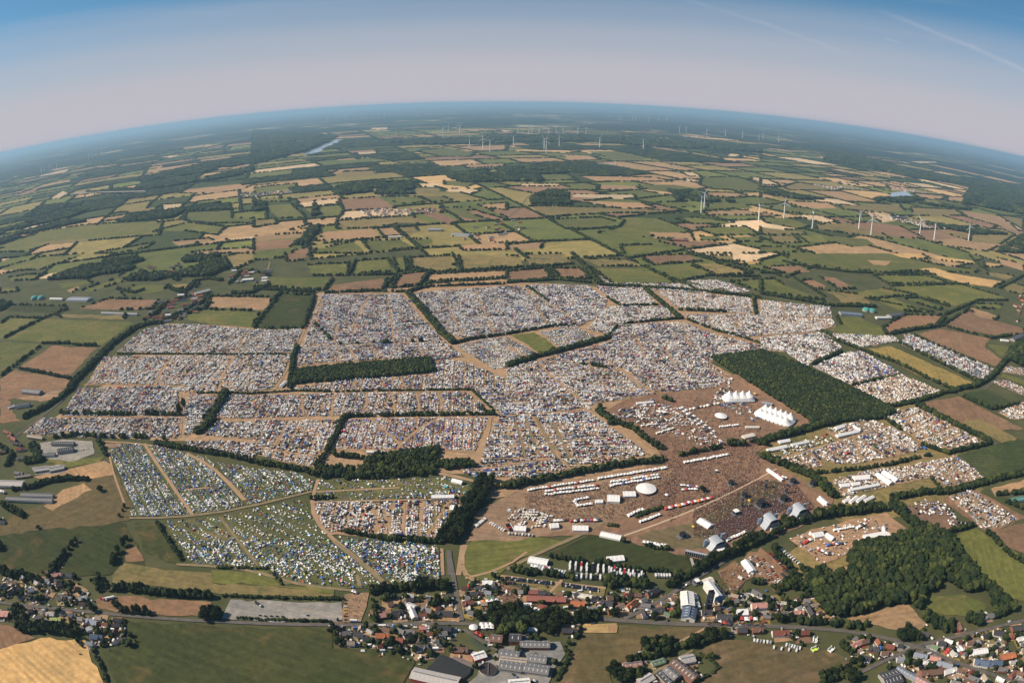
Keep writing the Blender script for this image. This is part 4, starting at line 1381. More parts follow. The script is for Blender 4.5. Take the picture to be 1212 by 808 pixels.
# roof, width, wall height, roof height, wall, ends of the ridge; after # the group it belongs to, counted from the west
HOUSES = """
# on the north side of the west village road
grey 9 3 3.5 white D0 0 262 28 240
dark 9 3 3.5 brick D0 42 290 84 266
brown 8 3 3 white D0 85 262 112 250
steel 8 3 3 white D0 160 275 190 270
pink 9 3.2 3 brick D0 290 190 345 182
dark 9 3.2 3.5 white D0 350 180 410 190
dark 9 3.2 3.5 brick D0 318 245 350 238
sand 9 3.5 3.5 white D0 318 318 365 304
white 9 3.5 3.5 grey D0 445 322 490 312
# on the south side of the west village road
pink 14 4 1.5 brick D0 -25 408 45 412
grey 8 3 2.5 brick D0 195 432 235 424
pale 9 3.5 2.5 white D0 262 408 306 410
lime 8 3 2 brick D0 282 442 344 440
grey 9 3.5 4 brick D0 385 414 430 416
steel 11 4 4 brick D0 492 442 550 462
white 8 4 2.5 white D0 488 498 520 486
blue 10 3.5 4 brick D0 512 535 582 540
dark 8 3 3 brick D0 636 474 680 470
grey 6 2.5 2 white D0 640 575 672 565
sand 6 2.5 2 cream D0 445 490 470 486
# by the gravel lot and the orange roofed house
pink 9 3 3.5 brick D1 952 418 1004 410
dark 10 3 3.5 cream D1 1030 404 1092 398
white 9 4 2.5 cream D1 1132 370 1158 432
brown 8 3 3 white D1 1005 352 1035 348
grey 9 3.5 4 brick D1 744 520 790 512
dark 9 3.5 4 white D1 812 516 860 528
orange 10 3.5 3.5 white D1 936 530 1012 532
red 9 3 3 brick D1 1052 552 1092 560
grey 9 3.5 4 brick D1 1056 496 1098 512
grey 9 3.5 4 brick D1 1104 506 1160 512
pale 6 2.5 2 white D1 888 500 916 516
grey 9 3.5 3.5 white D1 1164 606 1206 598
dark 7 2.5 2 brick D1 1110 330 1150 328
# round the village road junction
white 10 4 2 white D2 10 355 52 372
grey 9 3.5 4 brick D2 95 375 148 392
dark 9 3.5 4 cream D2 172 398 268 404
rust 9 3.5 4 brick D2 325 348 382 338
dark 8 3 3 white D2 372 292 430 290
green 8 3 2.5 white D2 460 318 502 314
dark 10 3.5 4 brick D2 182 486 258 492
grey 9 3.5 3 white D2 188 520 236 516
grey 9 3.5 4 brick D2 60 600 126 592
dark 9 3 3 white D2 -10 540 30 520
brown 10 3 2.5 brick D2 278 610 354 614
pink 6 2.5 2 white D2 78 490 118 488
# between the parking field and the straw strip
rust 8 3 2.5 brick D2 702 284 752 286
dark 8 3 2.5 white D2 756 286 820 292
rust 12 4 2.5 brick D2 690 318 912 326
red 10 3.5 4 brick D2 758 362 804 372
white 7 3 2.5 white D2 738 378 760 388
orange 12 4 3.5 cream D2 940 346 1018 352
dark 10 3.5 3.5 white D2 1112 340 1180 348
dark 9 3 3.5 brick D2 892 500 978 504
white 7 3 2 white D2 680 494 748 496
grey 7 3 2 brick D2 664 544 696 548
# along the lane west of the white factory hall
dark 10 3.5 4 brick D3 222 296 286 266
orange 9 3.5 4 white D3 106 376 152 336
grey 8 3 2.5 white D3 186 356 240 362
dark 11 3 2.5 grey D3 248 396 318 382
white 6 5 2 white D3 342 352 372 348
grey 7 3 2.5 white D3 302 346 336 342
dark 9 3 3 white D3 -20 346 28 352
green 6 3 2 white D3 320 404 352 412
brown 7 3 2.5 brick D3 150 300 190 304
# along the north side of the market street
dark 10 3.5 3 white D3 532 398 590 396
dark 13 4 2 white D3 618 426 706 430
pink 12 5 3.5 white D3 818 362 904 356
grey 12 4 2.5 cream D3 822 276 876 304
grey 9 3.5 4 white D3 978 410 1022 408
pink 9 3.5 4 white D3 1040 402 1112 398
dark 9 3.5 4 cream D3 1130 350 1168 416
grey 8 3 3 white D3 1115 330 1150 335
sand 8 3 2.5 brick D3 700 300 740 310
# along the south side of the market street
dark 10 4 3.5 brick D3 736 500 790 498
brown 10 4 3.5 brick D3 822 498 880 496
red 11 4 4 white D3 936 516 1030 512
red 9 4 4 brick D3 1096 514 1144 510
# in the village corner by the road fork
pink 9 3.5 3.5 white D4 232 596 300 560
brown 8 3.5 3.5 brick D4 290 570 330 560
dark 9 3.5 3 brick D4 332 604 390 618
dark 10 3.5 4 white D4 268 646 342 664
red 9 3.5 4 brick D4 432 588 476 596
steel 11 3.5 2.5 white D4 590 636 662 652
pink 11 3.5 2.5 brick D4 680 656 738 668
white 8 3.5 2.5 grey D4 640 684 690 694
steel 13 4 3 brick D4 720 684 806 706
brown 12 3.5 3.5 brick D4 630 744 746 732
white 9 3.5 3 white D4 762 742 828 722
dark 9 3.5 4 white D4 724 574 770 576
white 8 3.5 2.5 white D4 764 556 806 570
green 8 3 3 white D4 690 590 724 604
dark 8 3.5 3.5 brick D4 640 520 674 528
brown 8 3.5 3.5 white D4 836 726 884 740
grey 9 3.5 3.5 brick D4 900 764 958 786
grey 9 3.5 3.5 white D4 800 795 850 805
# among the gardens at the east end of the village
grey 11 4 3.5 white D4 984 424 1040 414
brown 7 3 3 brick D4 842 462 862 500
dark 13 3.5 3 white D4 1042 512 1112 524
dark 13 3.5 3 brick D4 1146 494 1208 486
white 9 3.5 2.5 white D4 1180 556 1216 546
blue 14 4.5 3.5 white D4 934 676 1012 690
blue 12 4.5 3.5 white D4 1014 688 1090 684
orange 12 3.5 2 brick D4 1086 658 1164 642
rust 8 3.5 3.5 brick D4 1140 764 1166 740
brown 9 3.5 3.5 white D4 1172 740 1212 752
grey 9 3.5 3.5 brick D4 1070 720 1120 724
white 8 3.5 2.5 white D4 1060 770 1100 790
# round the farmyards west of the tent camp
dark 8 3.5 3.5 brick C0 62 172 102 182
rust 8 3.5 3.5 white C0 78 206 118 200
grey 8 3.5 3.5 brick C0 70 316 108 320
red 9 3.5 3.5 brick C0 18 116 56 132
grey 8 3 3 white C0 80 250 120 242
brown 8 3 3 brick C0 -5 220 25 214
white 7 3 2 white C0 0 402 20 408
dark 8 3 3 white C0 -10 548 18 552
rust 9 3.5 3.5 brick C0 40 140 75 160
"""
SHEDS = """
pale 18 5 3 redboard|long barn with a pale ribbed roof and dark red wall at the bottom edge|D2 38 742 300 800
white 11 4.5 2 redboard|low barn with a white roof and red wall beside the silage heap|D2 384 656 452 636
brown 13 5 4.5 brick|old brick hall with a brown red roof next to the market|D2 484 540 550 546
dark 14 5.5 5 brick|brick hall with a dark slate gable roof under the tree mass|D2 592 536 660 540
grey 12 4.5 3 brick|long low brick shed with a grey roof beside the pale yard|D2 652 578 820 580
grey 12 4 2.5 grey|dark grey shed at the back of the livestock complex|D2 534 626 646 642
sand 11 4 1.5 cream|sand coloured flat roof with rooflights between the grey sheds|D2 536 666 690 682
grey 14 4.5 2.5 grey|wide grey shed at the east back of the livestock complex|D2 700 656 802 668
grey 15 4.5 2.5 grey|front grey shed of the livestock complex beside the round tank|D2 538 694 664 712
grey 15 4.5 2.5 grey|front east grey shed of the livestock complex|D2 668 708 816 730
white 12 5 2 white|white roofed shed cut by the bottom edge of the picture|D2 588 806 706 796
white 17 8 2 white|tall white factory hall with a flat white roof|D3 448 285 456 362
blue 18 6 4 white|hall with a slate blue gable roof joined to the white factory|D3 468 372 456 432
brown 15 5 4 brick|long brown roofed barn at the corner farmyard|D3 372 676 500 776
grey 13 5 3 grey|grey roofed barn in the middle of the corner farmyard|D3 330 718 396 770
dark 9 4 2 grey|narrow barn with a black roof in the corner farmyard|D3 292 738 360 808
pale 13 4 2.5 white|pale roofed farm shed beside the farm lawn|D3 414 672 490 656
pale 12 4 2 grey|pale flat shed at the bottom edge of the corner farmyard|D3 180 800 250 760
pink 9 3.5 3 cream|pinkish garden house inside the hedge north of the farmyard|D3 84 702 190 690
green 8 3 2 grey|small green roofed shed between farm drive trees|D3 250 694 320 672
dark 24 5 3 grey|broad black roofed hall in the brown yard|D4 412 786 506 756
steel 9 3.5 1.5 grey|long pale blue shed beside the brown yard|D4 492 716 598 776
pink 10 3.5 2 cream|pinkish long shed south of the pale blue shed|D4 600 772 690 820
dark 12 4 3 grey|black roofed barn at the north of the west farmyard|C0 248 174 354 176
dark 14 5 4 grey|black barn in the middle of the west farmyard|C0 276 210 350 200
grey 10 4 3 white|grey barn with white walls in the west farmyard|C0 200 232 262 226
sand 10 3.5 3 cream|sand coloured barn beside the village road below the caravan field|C0 132 140 204 150
pale 13 4 2.5 grey|western pale barn below the dark farmyard|C0 168 304 236 294
pale 13 4 2.5 grey|eastern pale barn below the dark farmyard|C0 238 302 306 288
pale 20 5 4 white|large pale shed at the left edge of the picture|C0 -30 362 110 366
grey 11 4 3 white|lower of the two long grey barns on the pasture|C0 30 438 250 446
grey 10 4 3 white|upper of the two long grey barns on the pasture|C0 100 420 252 424
sand 6 3 1.5 cream|narrow light shed above the long grey barns|C0 72 338 146 328
grey 20 5 4 grey|grey barn of the farm between the brown fields|B0 112 650 194 658
dark 14 5 3 white|dark barn with white end in the lower farmyard between brown fields|B0 76 724 142 714
white 8 4 2 white|small white shed beside the lower farmyard|B0 38 734 68 722
steel 40 6 4 white|large steel blue farm hall behind the dark green meadow|B0 330 212 428 214
white 14 5 3 white|white farm shed left of the steel blue hall|B0 240 212 300 214
pale 10 5 2 white|very long pale poultry shed below the brown field|B0 486 280 658 286
pale 22 7 4 grey|big pale hall in the northwest village|B0 930 188 1000 170
white 16 5 3 white|white hall in the north end of the northwest village|B0 1160 122 1212 118
blue 30 6 4 grey|dark blue solar roofed hall beside the biogas domes|B3 366 268 464 276
dark 26 6 4 grey|dark hall east of the biogas domes|B3 592 282 650 272
white 14 5 3 white|white shed between the biogas domes and the dark hall|B3 532 290 588 290
steel 30 6 4 grey|steel coloured halls of the hamlet north of the camps|A1 838 690 900 690
steel 34 7 4 white|blue grey halls in the middle of the northern hamlet|A1 955 712 1035 716
white 12 4 2 white|thin white shed at the edge of the tan striped field|A1 645 726 708 724
steel 55 8 5 white|large pale blue halls of the far farm below the wind turbines|A2 432 378 508 382
dark 50 8 5 grey|dark farm hall behind the row of nearest wind turbines|A3 598 606 668 610
red 16 5 4 brick|red roofed farmhouse north of the camps|A2 790 738 868 742
white 12 4 3 white|white farm buildings between the brown fields on the east side|B3 1106 394 1140 398
dark 22 6 4 grey|dark farm hall between the brown fields on the east side|B3 1160 392 1206 370
teal 12 4 2 white|greenhouse with a teal roof at the right edge|C3 1150 432 1212 420
"""
VILLAGES = """
northwest village|42|B0 740 240 860 190 990 170 1010 230 960 280 860 320 760 335 690 310
hamlet north of the caravan fields|22|B0 1085 90 1180 70 1290 80 1300 140 1180 150 1090 150
hamlet in the trees on the north side|28|A1 1080 660 1212 640 A2 60 650 80 690 0 740 A1 1212 760 1120 770 960 745 930 700 1040 700
far hamlet below the wind turbines|18|A2 330 368 540 372 550 398 400 402
far hamlet east of the great meadow|16|A2 660 345 800 345 840 395 700 395
village at the right edge|16|B3 1150 200 1230 190 1240 330 1180 320
hamlet beside the eastern wind turbines|12|A3 480 600 700 600 700 630 520 640
houses in the western woodland|18|B0 700 60 1060 30 1060 90 800 110
"""
SPOTS = [0]
import re as _re
grp = None; buf = []
def flush():
    if not buf: return
    buf.sort(key=lambda b: b[0])
    for k, (_, a) in enumerate(buf):
        e = house(*a[0])
        tag(e, f"{NICE.get(a[1], a[1])}-roofed house, {ordw(k+1)} from west, {grp}", 'house', 'houses ' + grp)
    buf.clear()
for l in HOUSES.strip().split('\n'):
    if l.startswith('#'): flush(); grp = l[2:]; continue
    a = l.split(); w, h, r = map(float, a[1:4]); x1, y1, x2, y2 = map(float, a[6:10])
    c, ang, ln = place(x1, y1, x2, y2, a[5], h + r*.6)
    buf.append((PX(c[0], c[1])[0], ((c, ang, max(ln, 6.5), w*.88, h, r, a[0], a[4], True), a[0])))
flush()
for l in SHEDS.strip().split('\n'):
    st, label, pos = l.split('|'); a = st.split(); w, h, r = map(float, a[1:4]); q = pos.split()
    c, ang, ln = place(*map(float, q[1:5]), q[0], h + r*.6)
    tag(shed(c, ang, ln, w, h, r, a[0], a[4]), label, 'barn')
protoh = {}
def simple_house(c, ang, l, w, roof, wall, sc=1.0):
    k = (roof, wall)
    if k not in protoh:
        mb = MB(); mb.gable(11, 8, 3, 3.5); m1 = mb.mesh('far_house_wall', [WM[wall]])
        mb = MB(); mb.roof(11, 8, 3, 3.5, .5, .3); m2 = mb.mesh('far_house_roof', [RM[roof]])
        protoh[k] = (m1, m2)
    e = obj('house', None, loc=(c[0], c[1], 0), rz=ang)
    obj('wall', protoh[k][0], e); obj('roof', protoh[k][1], e)
    e.scale = (l/11, w/8, sc)
    footprint(c, ang, l/2, w/2)
    return e
for l in VILLAGES.strip().split('\n'):
    name, n, txt = l.split('|'); poly = np.array(P(txt)); n = int(n)
    lo, hi = poly.min(0), poly.max(0); got = []
    tries = 0
    while len(got) < n and tries < 6000:
        tries += 1
        q = RNG.uniform(lo, hi)
        if pip(q[None], poly)[0] and all(math.dist(q, g) > 15 for g in got): got.append(q)
    got.sort(key=lambda g: PX(g[0], g[1])[0])
    for k, q in enumerate(got):
        roof = random.choice(['red', 'rust', 'brown', 'dark', 'grey', 'pale', 'orange', 'white', 'grey'])
        far = math.hypot(*q) > 4200
        e = simple_house(q, random.choice((.2, .2+PI/2, .5)), random.uniform(12, 20)*(1.5 if far else 1.3), random.uniform(8, 11)*(1.3 if far else 1), roof, random.choice(['brick', 'brick', 'white', 'cream']), 1.1)
        tag(e, f"small {NICE.get(roof, roof)}-roofed house, {ordw(k+1)} from west, in the {name}", 'house', 'houses of the ' + name)
# infill: the smaller houses, garages and outbuildings between the others
def clear_of(q, r):
    Q = np.array([q])
    for f_ in FOOT:
        if abs(f_[:, 0].mean()-q[0]) < 30 and abs(f_[:, 1].mean()-q[1]) < 30:
            cc = f_.mean(0); g_ = cc + (f_-cc)*(1 + r/8)
            if pip(Q, g_)[0]: return False
    for (L, hw) in LANES:
        if near_line(Q, L, hw + r*.8)[0]: return False
    return True
for l in '''
gardens north of the market street|26|D3 590 300 700 290 700 330 880 310 1000 330 1180 330 1202 440 980 440 720 440 600 440
gardens west of the mill|14|D3 60 320 200 290 300 290 380 300 400 440 200 430 60 430
gardens round the junction|18|D2 -40 320 60 310 140 350 260 330 300 440 -40 440 D2 300 260 520 260 500 380 340 430
gardens south of the main road|16|D1 700 490 1202 500 D2 200 480 200 600 100 640 D1 1202 640 760 600
gardens behind the parking field|12|D2 640 280 1202 330 1202 420 960 420 900 370 700 400
gardens at the east end|22|D4 640 600 780 560 1212 470 1212 800 900 800 760 700
gardens by the brown yard|14|D4 240 560 460 560 620 620 640 760 480 700 380 660 300 680 240 620
gardens of the west village|14|D0 -20 200 280 180 500 250 540 380 320 360 0 330
gardens south of the west village|10|D0 -10 400 220 400 680 430 700 570 520 600 460 460 300 420 100 400'''.strip().split('\n'):
    name, n, txt = l.split('|'); poly = np.array(P(txt)); n = int(n); lo, hi = poly.min(0), poly.max(0); got = []; tries = 0
    while len(got) < n and tries < 1500:
        tries += 1
        q = RNG.uniform(lo, hi)
        if pip(q[None], poly)[0] and all(math.dist(q, g_) > 16 for g_ in got) and clear_of(q, 7): got.append(q)
    got.sort(key=lambda g_: PX(g_[0], g_[1])[0])
    for k, q in enumerate(got):
        roof = random.choice(['red', 'brown', 'brown', 'dark', 'grey', 'grey', 'steel', 'dark', 'dark', 'sand', 'pale'])
        ln = random.uniform(6, 11)
        e = simple_house(q, random.choice((.1, .1+PI/2, .5, -.3)), ln, random.uniform(5, 7.5), roof, random.choice(['brick', 'white', 'cream', 'white']), random.uniform(.7, 1.1))
        tag(e, f"{'small' if ln < 9 else 'plain'} {NICE.get(roof, roof)}-roofed house, {ordw(k+1)} from west, in the {name}", 'house', 'houses in the ' + name)
# yards, garden ground and shrubs round the near houses
YARD = []
for o in list(bpy.data.objects):
    if o.name.split('.')[0] not in ('house', 'barn') or math.hypot(o.location[0], o.location[1]) > 1150: continue
    for q in range(1):
        a0 = random.uniform(0, 6.28); cx, cy = o.location[0] + math.cos(a0)*6, o.location[1] + math.sin(a0)*6
        m_ = random.choice('EeveotcsY'); r_ = random.uniform(8, 14); rot = o.rotation_euler[2]
        ptsy = []
        for t in range(4):
            w_ = [(-1, -1), (1, -1), (1, 1), (-1, 1)][t]; x_, y_ = w_[0]*r_*random.uniform(.8, 1.2), w_[1]*r_*.8*random.uniform(.8, 1.2)
            ptsy.append((cx + x_*math.cos(rot) - y_*math.sin(rot), cy + x_*math.sin(rot) + y_*math.cos(rot)))
        poly_obj('yard', ptsy, -.66 + .0025*len(YARD)*.4, FM[m_]); YARD.append((cx, cy, rot))
# the smaller far villages, too small and too many to tell apart
hv = []
for pa, c, dist in FARVILL:
    for q in fill(pa, 42, 0)[:60]: hv.append(q)
far_houses = np.array(hv)
mbp = []
for roofm in (0, 1, 2):
    mb = MB(); mb.gable(12, 9, 3.5, 4, 3); mb.roof(12, 9, 3.5, 4, .5, .3, roofm); mbp.append(tri_proto(mb))
grps = []
ids = RNG.integers(0, 3, len(far_houses))
for k in range(3):
    q = far_houses[ids == k]; n = len(q)
    grps.append((np.column_stack([q, np.zeros(n)]), RNG.uniform(0, PI, n), np.tile([1.3, 1.3, 1.2], (n, 1))*RNG.uniform(.8, 1.3, (n, 1))))
bake('far_village', mbp, grps, [RM['red'], RM['grey'], RM['pale'], WM['white']])

# round things of the farms
def dome_tank(c, r, h, mat, label, name='biogas_dome', flat=False):
    e = obj(name, None, loc=(c[0], c[1], 0))
    mb = MB(); mb.cyl(0, 0, 0, h, r, r, 28, cap=False); mb.cyl(0, 0, 0, h, r*.96, r*.96, 28, cap=False); obj('wall', mb.mesh('tank_wall', [M_CONC]), e)
    mb = MB()
    if flat:
        mb.cyl(0, 0, .1, h-1.2, r*.95, r*.95, 28)
        obj('liquid', mb.mesh('slurry', [plain('slurry', (.045, .035, .03), .4, .4)]), e)
        mb = MB(); mb.box(-.3, .3, -r, r, h+.1, h+.5, bottom=True); obj('walkway', mb.mesh('walkway', [M_STEEL]), e)
    else:
        n = 24; rings = 5
        for k in range(rings):
            a, b = PI/2*k/rings, PI/2*(k+1)/rings
            mb.cyl(0, 0, h + r*.62*math.sin(a), h + r*.62*math.sin(b), r*math.cos(a), max(.05, r*math.cos(b)), n, cap=(k == rings-1))
        obj('membrane', mb.mesh('membrane', [mat], True), e)
    footprint(c, 0, r, r)
    return tag(e, label, 'tank')
dome_tank(R_('B0', 165, 218), 17, 4, RM['teal'], 'western of the two teal biogas domes on the northwest farm')
dome_tank(R_('B0', 197, 217), 17, 4, RM['teal'], 'eastern of the two teal biogas domes on the northwest farm')
dome_tank(R_('B3', 485, 264), 14, 4, RM['teal'], 'western of the two green biogas domes beside the solar hall')
dome_tank(R_('B3', 514, 268), 14, 4, RM['teal'], 'eastern of the two green biogas domes beside the solar hall')
dome_tank(R_('D2', 470, 732), 10.5, 2.6, None, 'round open slurry tank with a pale concrete rim', 'slurry_tank', True)
# silage heaps under black sheet, and other low flat things
def slab(name, txt, h, mat, label, cat):
    pts = P(txt, h); c = np.mean(pts, 0); q = [(p[0]-c[0], p[1]-c[1]) for p in pts]
    if sum(q[i-1][0]*q[i][1]-q[i][0]*q[i-1][1] for i in range(len(q))) < 0: q = q[::-1]
    n = len(q); v = [(x, y, 0) for x, y in q] + [(x*.93, y*.93, h) for x, y in q] + [(x*.5, y*.5, h*1.25) for x, y in q]
    f = [(i, (i+1) % n, n+(i+1) % n, n+i) for i in range(n)] + [(n+i, n+(i+1) % n, 2*n+(i+1) % n, 2*n+i) for i in range(n)] + [tuple(range(2*n, 3*n))]
    mb = MB(); mb.add(v, f)
    FOOT.append(np.array(pts))
    return tag(obj(name, mb.mesh(name, [mat]), loc=(c[0], c[1], 0)), label, cat)
M_TARP = plain('black_sheeting', (.030, .033, .035), .7, .2, var=.3)
slab('silage_heap', 'D2 112 724 150 690 190 644 208 640 262 660 384 722 376 752 330 788 280 776', 1.6, M_TARP, 'black sheeted silage heap above the long pale barn', 'silage heap')
slab('silage_heap', 'D2 250 668 280 650 410 700 384 718', 1.2, plain('grey_sheeting', (.16, .13, .12), .8), 'grey brown silage heap behind the black one', 'silage heap')
slab('polytunnel', 'D2 352 560 380 546 482 618 440 636', 1.0, plain('green_netting', (.05, .065, .04), .8), 'dark green netted strip beside the market lane', 'netting')
# ------------------------------------------------------------------ the festival's own buildings
REG.update({'E1': (820, 560, 7.344), 'E2': (840, 440, 10.1), 'E3': (590, 640, 10.1), 'E4': (900, 560, 7.344), 'E5': (780, 660, 10.1), 'E6': (620, 540, 6.733)})
def big_top(name, line, w, h, rows, n, label):
    """membrane hung from masts: high sharp peaks, low rounded rim"""
    a, b = np.array(R_(*line[0])), np.array(R_(*line[1])); c = (a+b)/2; d = b-a; L = float(np.linalg.norm(d)); ang = math.atan2(d[1], d[0])
    e = obj(name, None, loc=(c[0], c[1], 0), rz=ang)
    peaks = [(-L/2 + L*(i+.5)/n, (r - (rows-1)/2)*w/rows*1.0) for r in range(rows) for i in range(n)]
    nx, ny = 76, 44; v = []; ids = {}; mb = MB()
    X, Y = L/2 + w*.18, w/2
    for j in range(ny+1):
        for i in range(nx+1):
            x, y = -X + 2*X*i/nx, -Y + 2*Y*j/ny
            # squash the rectangle to a rounded rim
            k = 1 - .10*(abs(y)/Y)**3; kk = 1 - .12*(abs(x)/X)**4
            x2, y2 = x*k, y*kk
            rim = min(1, (1-(abs(x)/X)**4)*(1-(abs(y)/Y)**3)*2.2)
            dd = min(math.hypot(x2-p[0], y2-p[1]) for p in peaks)
            z = 3.0 + rim*(h*.20) + h*.80*math.exp(-dd/(w/rows*.24))*rim
            v.append((x2, y2, z))
    f = [(j*(nx+1)+i, j*(nx+1)+i+1, (j+1)*(nx+1)+i+1, (j+1)*(nx+1)+i) for j in range(ny) for i in range(nx)]
    mb.add(v, f)
    ca = obj('canopy', mb.mesh('canopy', [M_CANVAS], True), e)
    rim_ = [v[i] for i in range(nx+1)] + [v[j*(nx+1)+nx] for j in range(1, ny+1)] + [v[ny*(nx+1)+i] for i in range(nx-1, -1, -1)] + [v[j*(nx+1)] for j in range(ny-1, 0, -1)]
    m2 = MB(); n2 = len(rim_)
    m2.add([(p[0], p[1], p[2]) for p in rim_] + [(p[0]*.99, p[1]*.99, 0) for p in rim_], [(i, n2+i, n2+(i+1) % n2, (i+1) % n2) for i in range(n2) if i % 9 > 1])
    obj('side_wall', m2.mesh('side_wall', [M_CANVAS]), e)
    mm = None
    for p in peaks:
        if mm is None:
            q = MB(); q.cyl(0, 0, 0, h+4.5, .35, .2, 6); mm = q.mesh('mast', [M_STEEL])
        obj('mast', mm, e, (p[0], p[1], 0))
    footprint(c, ang, L/2 + w*.2, w/2)
    return tag(e, label, 'big top')
big_top('circus_tent', (('E2', 185, 335), ('E2', 500, 330)), 34, 20, 1, 4, 'white circus tent with four tall peaks, the upper of the two')
big_top('circus_tent', (('E2', 600, 490), ('E2', 960, 615)), 48, 17, 2, 6, 'largest white circus tent with two rows of peaks beside the forest')

M_STAGE = plain('stage_skin', (.36, .39, .43), .5, .4, var=.04)
def stage(name, reg, x, y, ang, w, d, h, label):
    """arched roof over a deep platform, open to the crowd on -y, closed at the back, wings with hung screens"""
    c = R_(reg, x, y, 3); e = obj(name, None, loc=(c[0], c[1], 0), rz=ang)
    mb = MB(); n = 14
    for sgn, o_ in ((1, 0), (-1, .4)):
        v = []
        for i in range(n+1):
            t = min(PI-1e-6, PI*i/n); v += [(-w/2*math.cos(t)*1.0, -d/2-3, h*.74 + h*.26*math.sin(t)**.7 - o_), (-w/2*math.cos(t), d/2, h*.66 + h*.24*math.sin(t)**.7 - o_)]
        f = [(2*i, 2*i+1, 2*i+3, 2*i+2) for i in range(n)]
        if sgn < 0: f = [tuple(reversed(q)) for q in f]
        mb.add(v, f)
    obj('roof', mb.mesh('stage_roof', [M_STAGE], False), e)
    mb = MB(); v = [(-w/2*math.cos(PI*i/n), d/2-.1, h*.66 + h*.24*max(0, math.sin(PI*i/n))**.7) for i in range(n+1)]
    mb.add(v + [(w/2, d/2-.1, 0), (-w/2, d/2-.1, 0)], [tuple(range(n+3))]); obj('back_wall', mb.mesh('stage_back', [M_DARK]), e)
    mb = MB(); mb.box(-w/2, w/2, -d/2, d/2, 0, 2.2); obj('platform', mb.mesh('platform', [M_DARK]), e)
    for s in (-1, 1):
        mb = MB()   # sloping white flank
        xs = s*w/2; xo = s*(w/2 + 7)
        mb.add([(xs, -d/2, h*.74), (xs, d/2, h*.66), (xo, d/2, 1), (xo, -d/2, 1), (xs, -d/2, 0), (xs, d/2, 0), (xo, d/2, 0), (xo, -d/2, 0)],
               [(0, 3, 2, 1) if s > 0 else (0, 1, 2, 3), (1, 2, 6, 5), (0, 4, 7, 3), (2, 3, 7, 6)])
        obj('side_wing', mb.mesh('side_wing', [M_STAGE]), e)
        mb = MB(); mb.box(s*(w/2+8)-3.2, s*(w/2+8)+3.2, -d/2-1, -d/2+1.2, 3, 13); sc_ = obj('screen', mb.mesh('screen', [plain('screen_panel', (.34, .42, .55), .3, .5)]), e)
        for k in (-1, 1):
            mb = MB(); mb.cyl(s*(w/2+8)+k*3.5, -d/2, 0, 15, .35, .35, 6); obj('mast', mb.mesh('mast', [M_STEEL]), e)
    mb = MB()
    for i in range(8):
        x_ = -w/2 + w*(i+.5)/8; mb.box(x_-.35, x_+.35, d/2, d/2+.5, 0, h*.6)
    obj('scaffold', mb.mesh('scaffold', [M_STAGE]), e, kind='stuff')
    mb = MB(); mb.box(-w/2+2, w/2-2, d/2+1, d/2+9, 0, 3.4); obj('back_deck', mb.mesh('back_deck', [M_CANVAS]), e)
    footprint(c, ang, w/2+10, d/2+8)
    return tag(e, label, 'stage')
_a, _b = np.array(R_('E1', 520, 500)), np.array(R_('E1', 1010, 350)); SANG = math.atan2(*( (_b-_a)[::-1])) + PI
stage('festival_stage', 'E1', 672, 440, SANG, 17, 17, 18, 'western of the twin stages with grey arched roofs by the tree belt')
stage('festival_stage', 'E1', 922, 350, SANG, 17, 17, 18, 'eastern of the twin stages with grey arched roofs by the tree belt')
stage('festival_stage', 'E1', 205, 620, SANG + .12, 17, 15, 14, 'smaller arched stage next to the black gate wall')

def lattice_tower(reg, x, y, h, w, label, cloth=True):
    c = R_(reg, x, y); e = obj('sound_tower', None, loc=(c[0], c[1], 0), rz=.4)
    for sx in (-1, 1):
        for sy in (-1, 1):
            mb = MB(); mb.cyl(sx*w/2, sy*w/2, 0, h, .25, .25, 5); obj('mast', mb.mesh('tower_mast', [M_STEEL]), e)
    mb = MB(); mb.box(-w/2-.5, w/2+.5, -w/2-.5, w/2+.5, h*.86, h*.93, bottom=True); obj('roof', mb.mesh('tower_roof', [M_DARK if cloth else M_CANVAS]), e)
    mb = MB(); mb.box(-w/2, w/2, -w/2, w/2, 0, h*.5); obj('booth', mb.mesh('tower_booth', [M_DARK]), e)
    mb = MB(); mb.box(-w, w, -w*.7, w*.7, 0, 1.2); obj('platform', mb.mesh('tower_platform', [M_STEEL]), e)
    footprint(c, .4, w, w)
    return tag(e, label, 'sound tower')
for q in [('E1', 330, 95, 8, 7, 'dark sound tower nearest the pale footpath on the arena', True), ('E1', 450, 205, 8, 7, 'sound tower next to the yellow parasol tent', True),
          ('E1', 590, 285, 12, 11, 'largest black sound tower in the middle of the crowd', True), ('E1', 372, 350, 7, 8, 'grey sound tower at the west side of the crowd', False),
          ('E1', 790, 235, 9, 10, 'sound tower right in front of the eastern main stage', True), ('E1', 630, 125, 16, 3, 'thin tall delay mast north of the big black tower', True),
          ('E1', 425, 290, 17, 3, 'thin delay mast above the grey sound tower', True), ('E1', 810, 170, 17, 3, 'thin delay mast behind the eastern sound tower', True),
          ('E1', 870, 80, 7, 9, 'scaffold platform at the north rim of the arena', True), ('E1', 1040, 100, 9, 8, 'scaffold tower at the east rim by the hedge', True),
          ('C2', 840, 625, 7, 8, 'lone dark sound tower in front of the smaller stage', True), ('E5', 450, 300, 6, 6, 'small grey scaffold beside the mill', False),
          ('C2', 750, 40, 6, 8, 'dark scaffold stand in the upper fairground', False), ('C2', 1000, 318, 5, 4, 'small white kiosk tower on the bare upper arena', False)]:
    lattice_tower(*q)

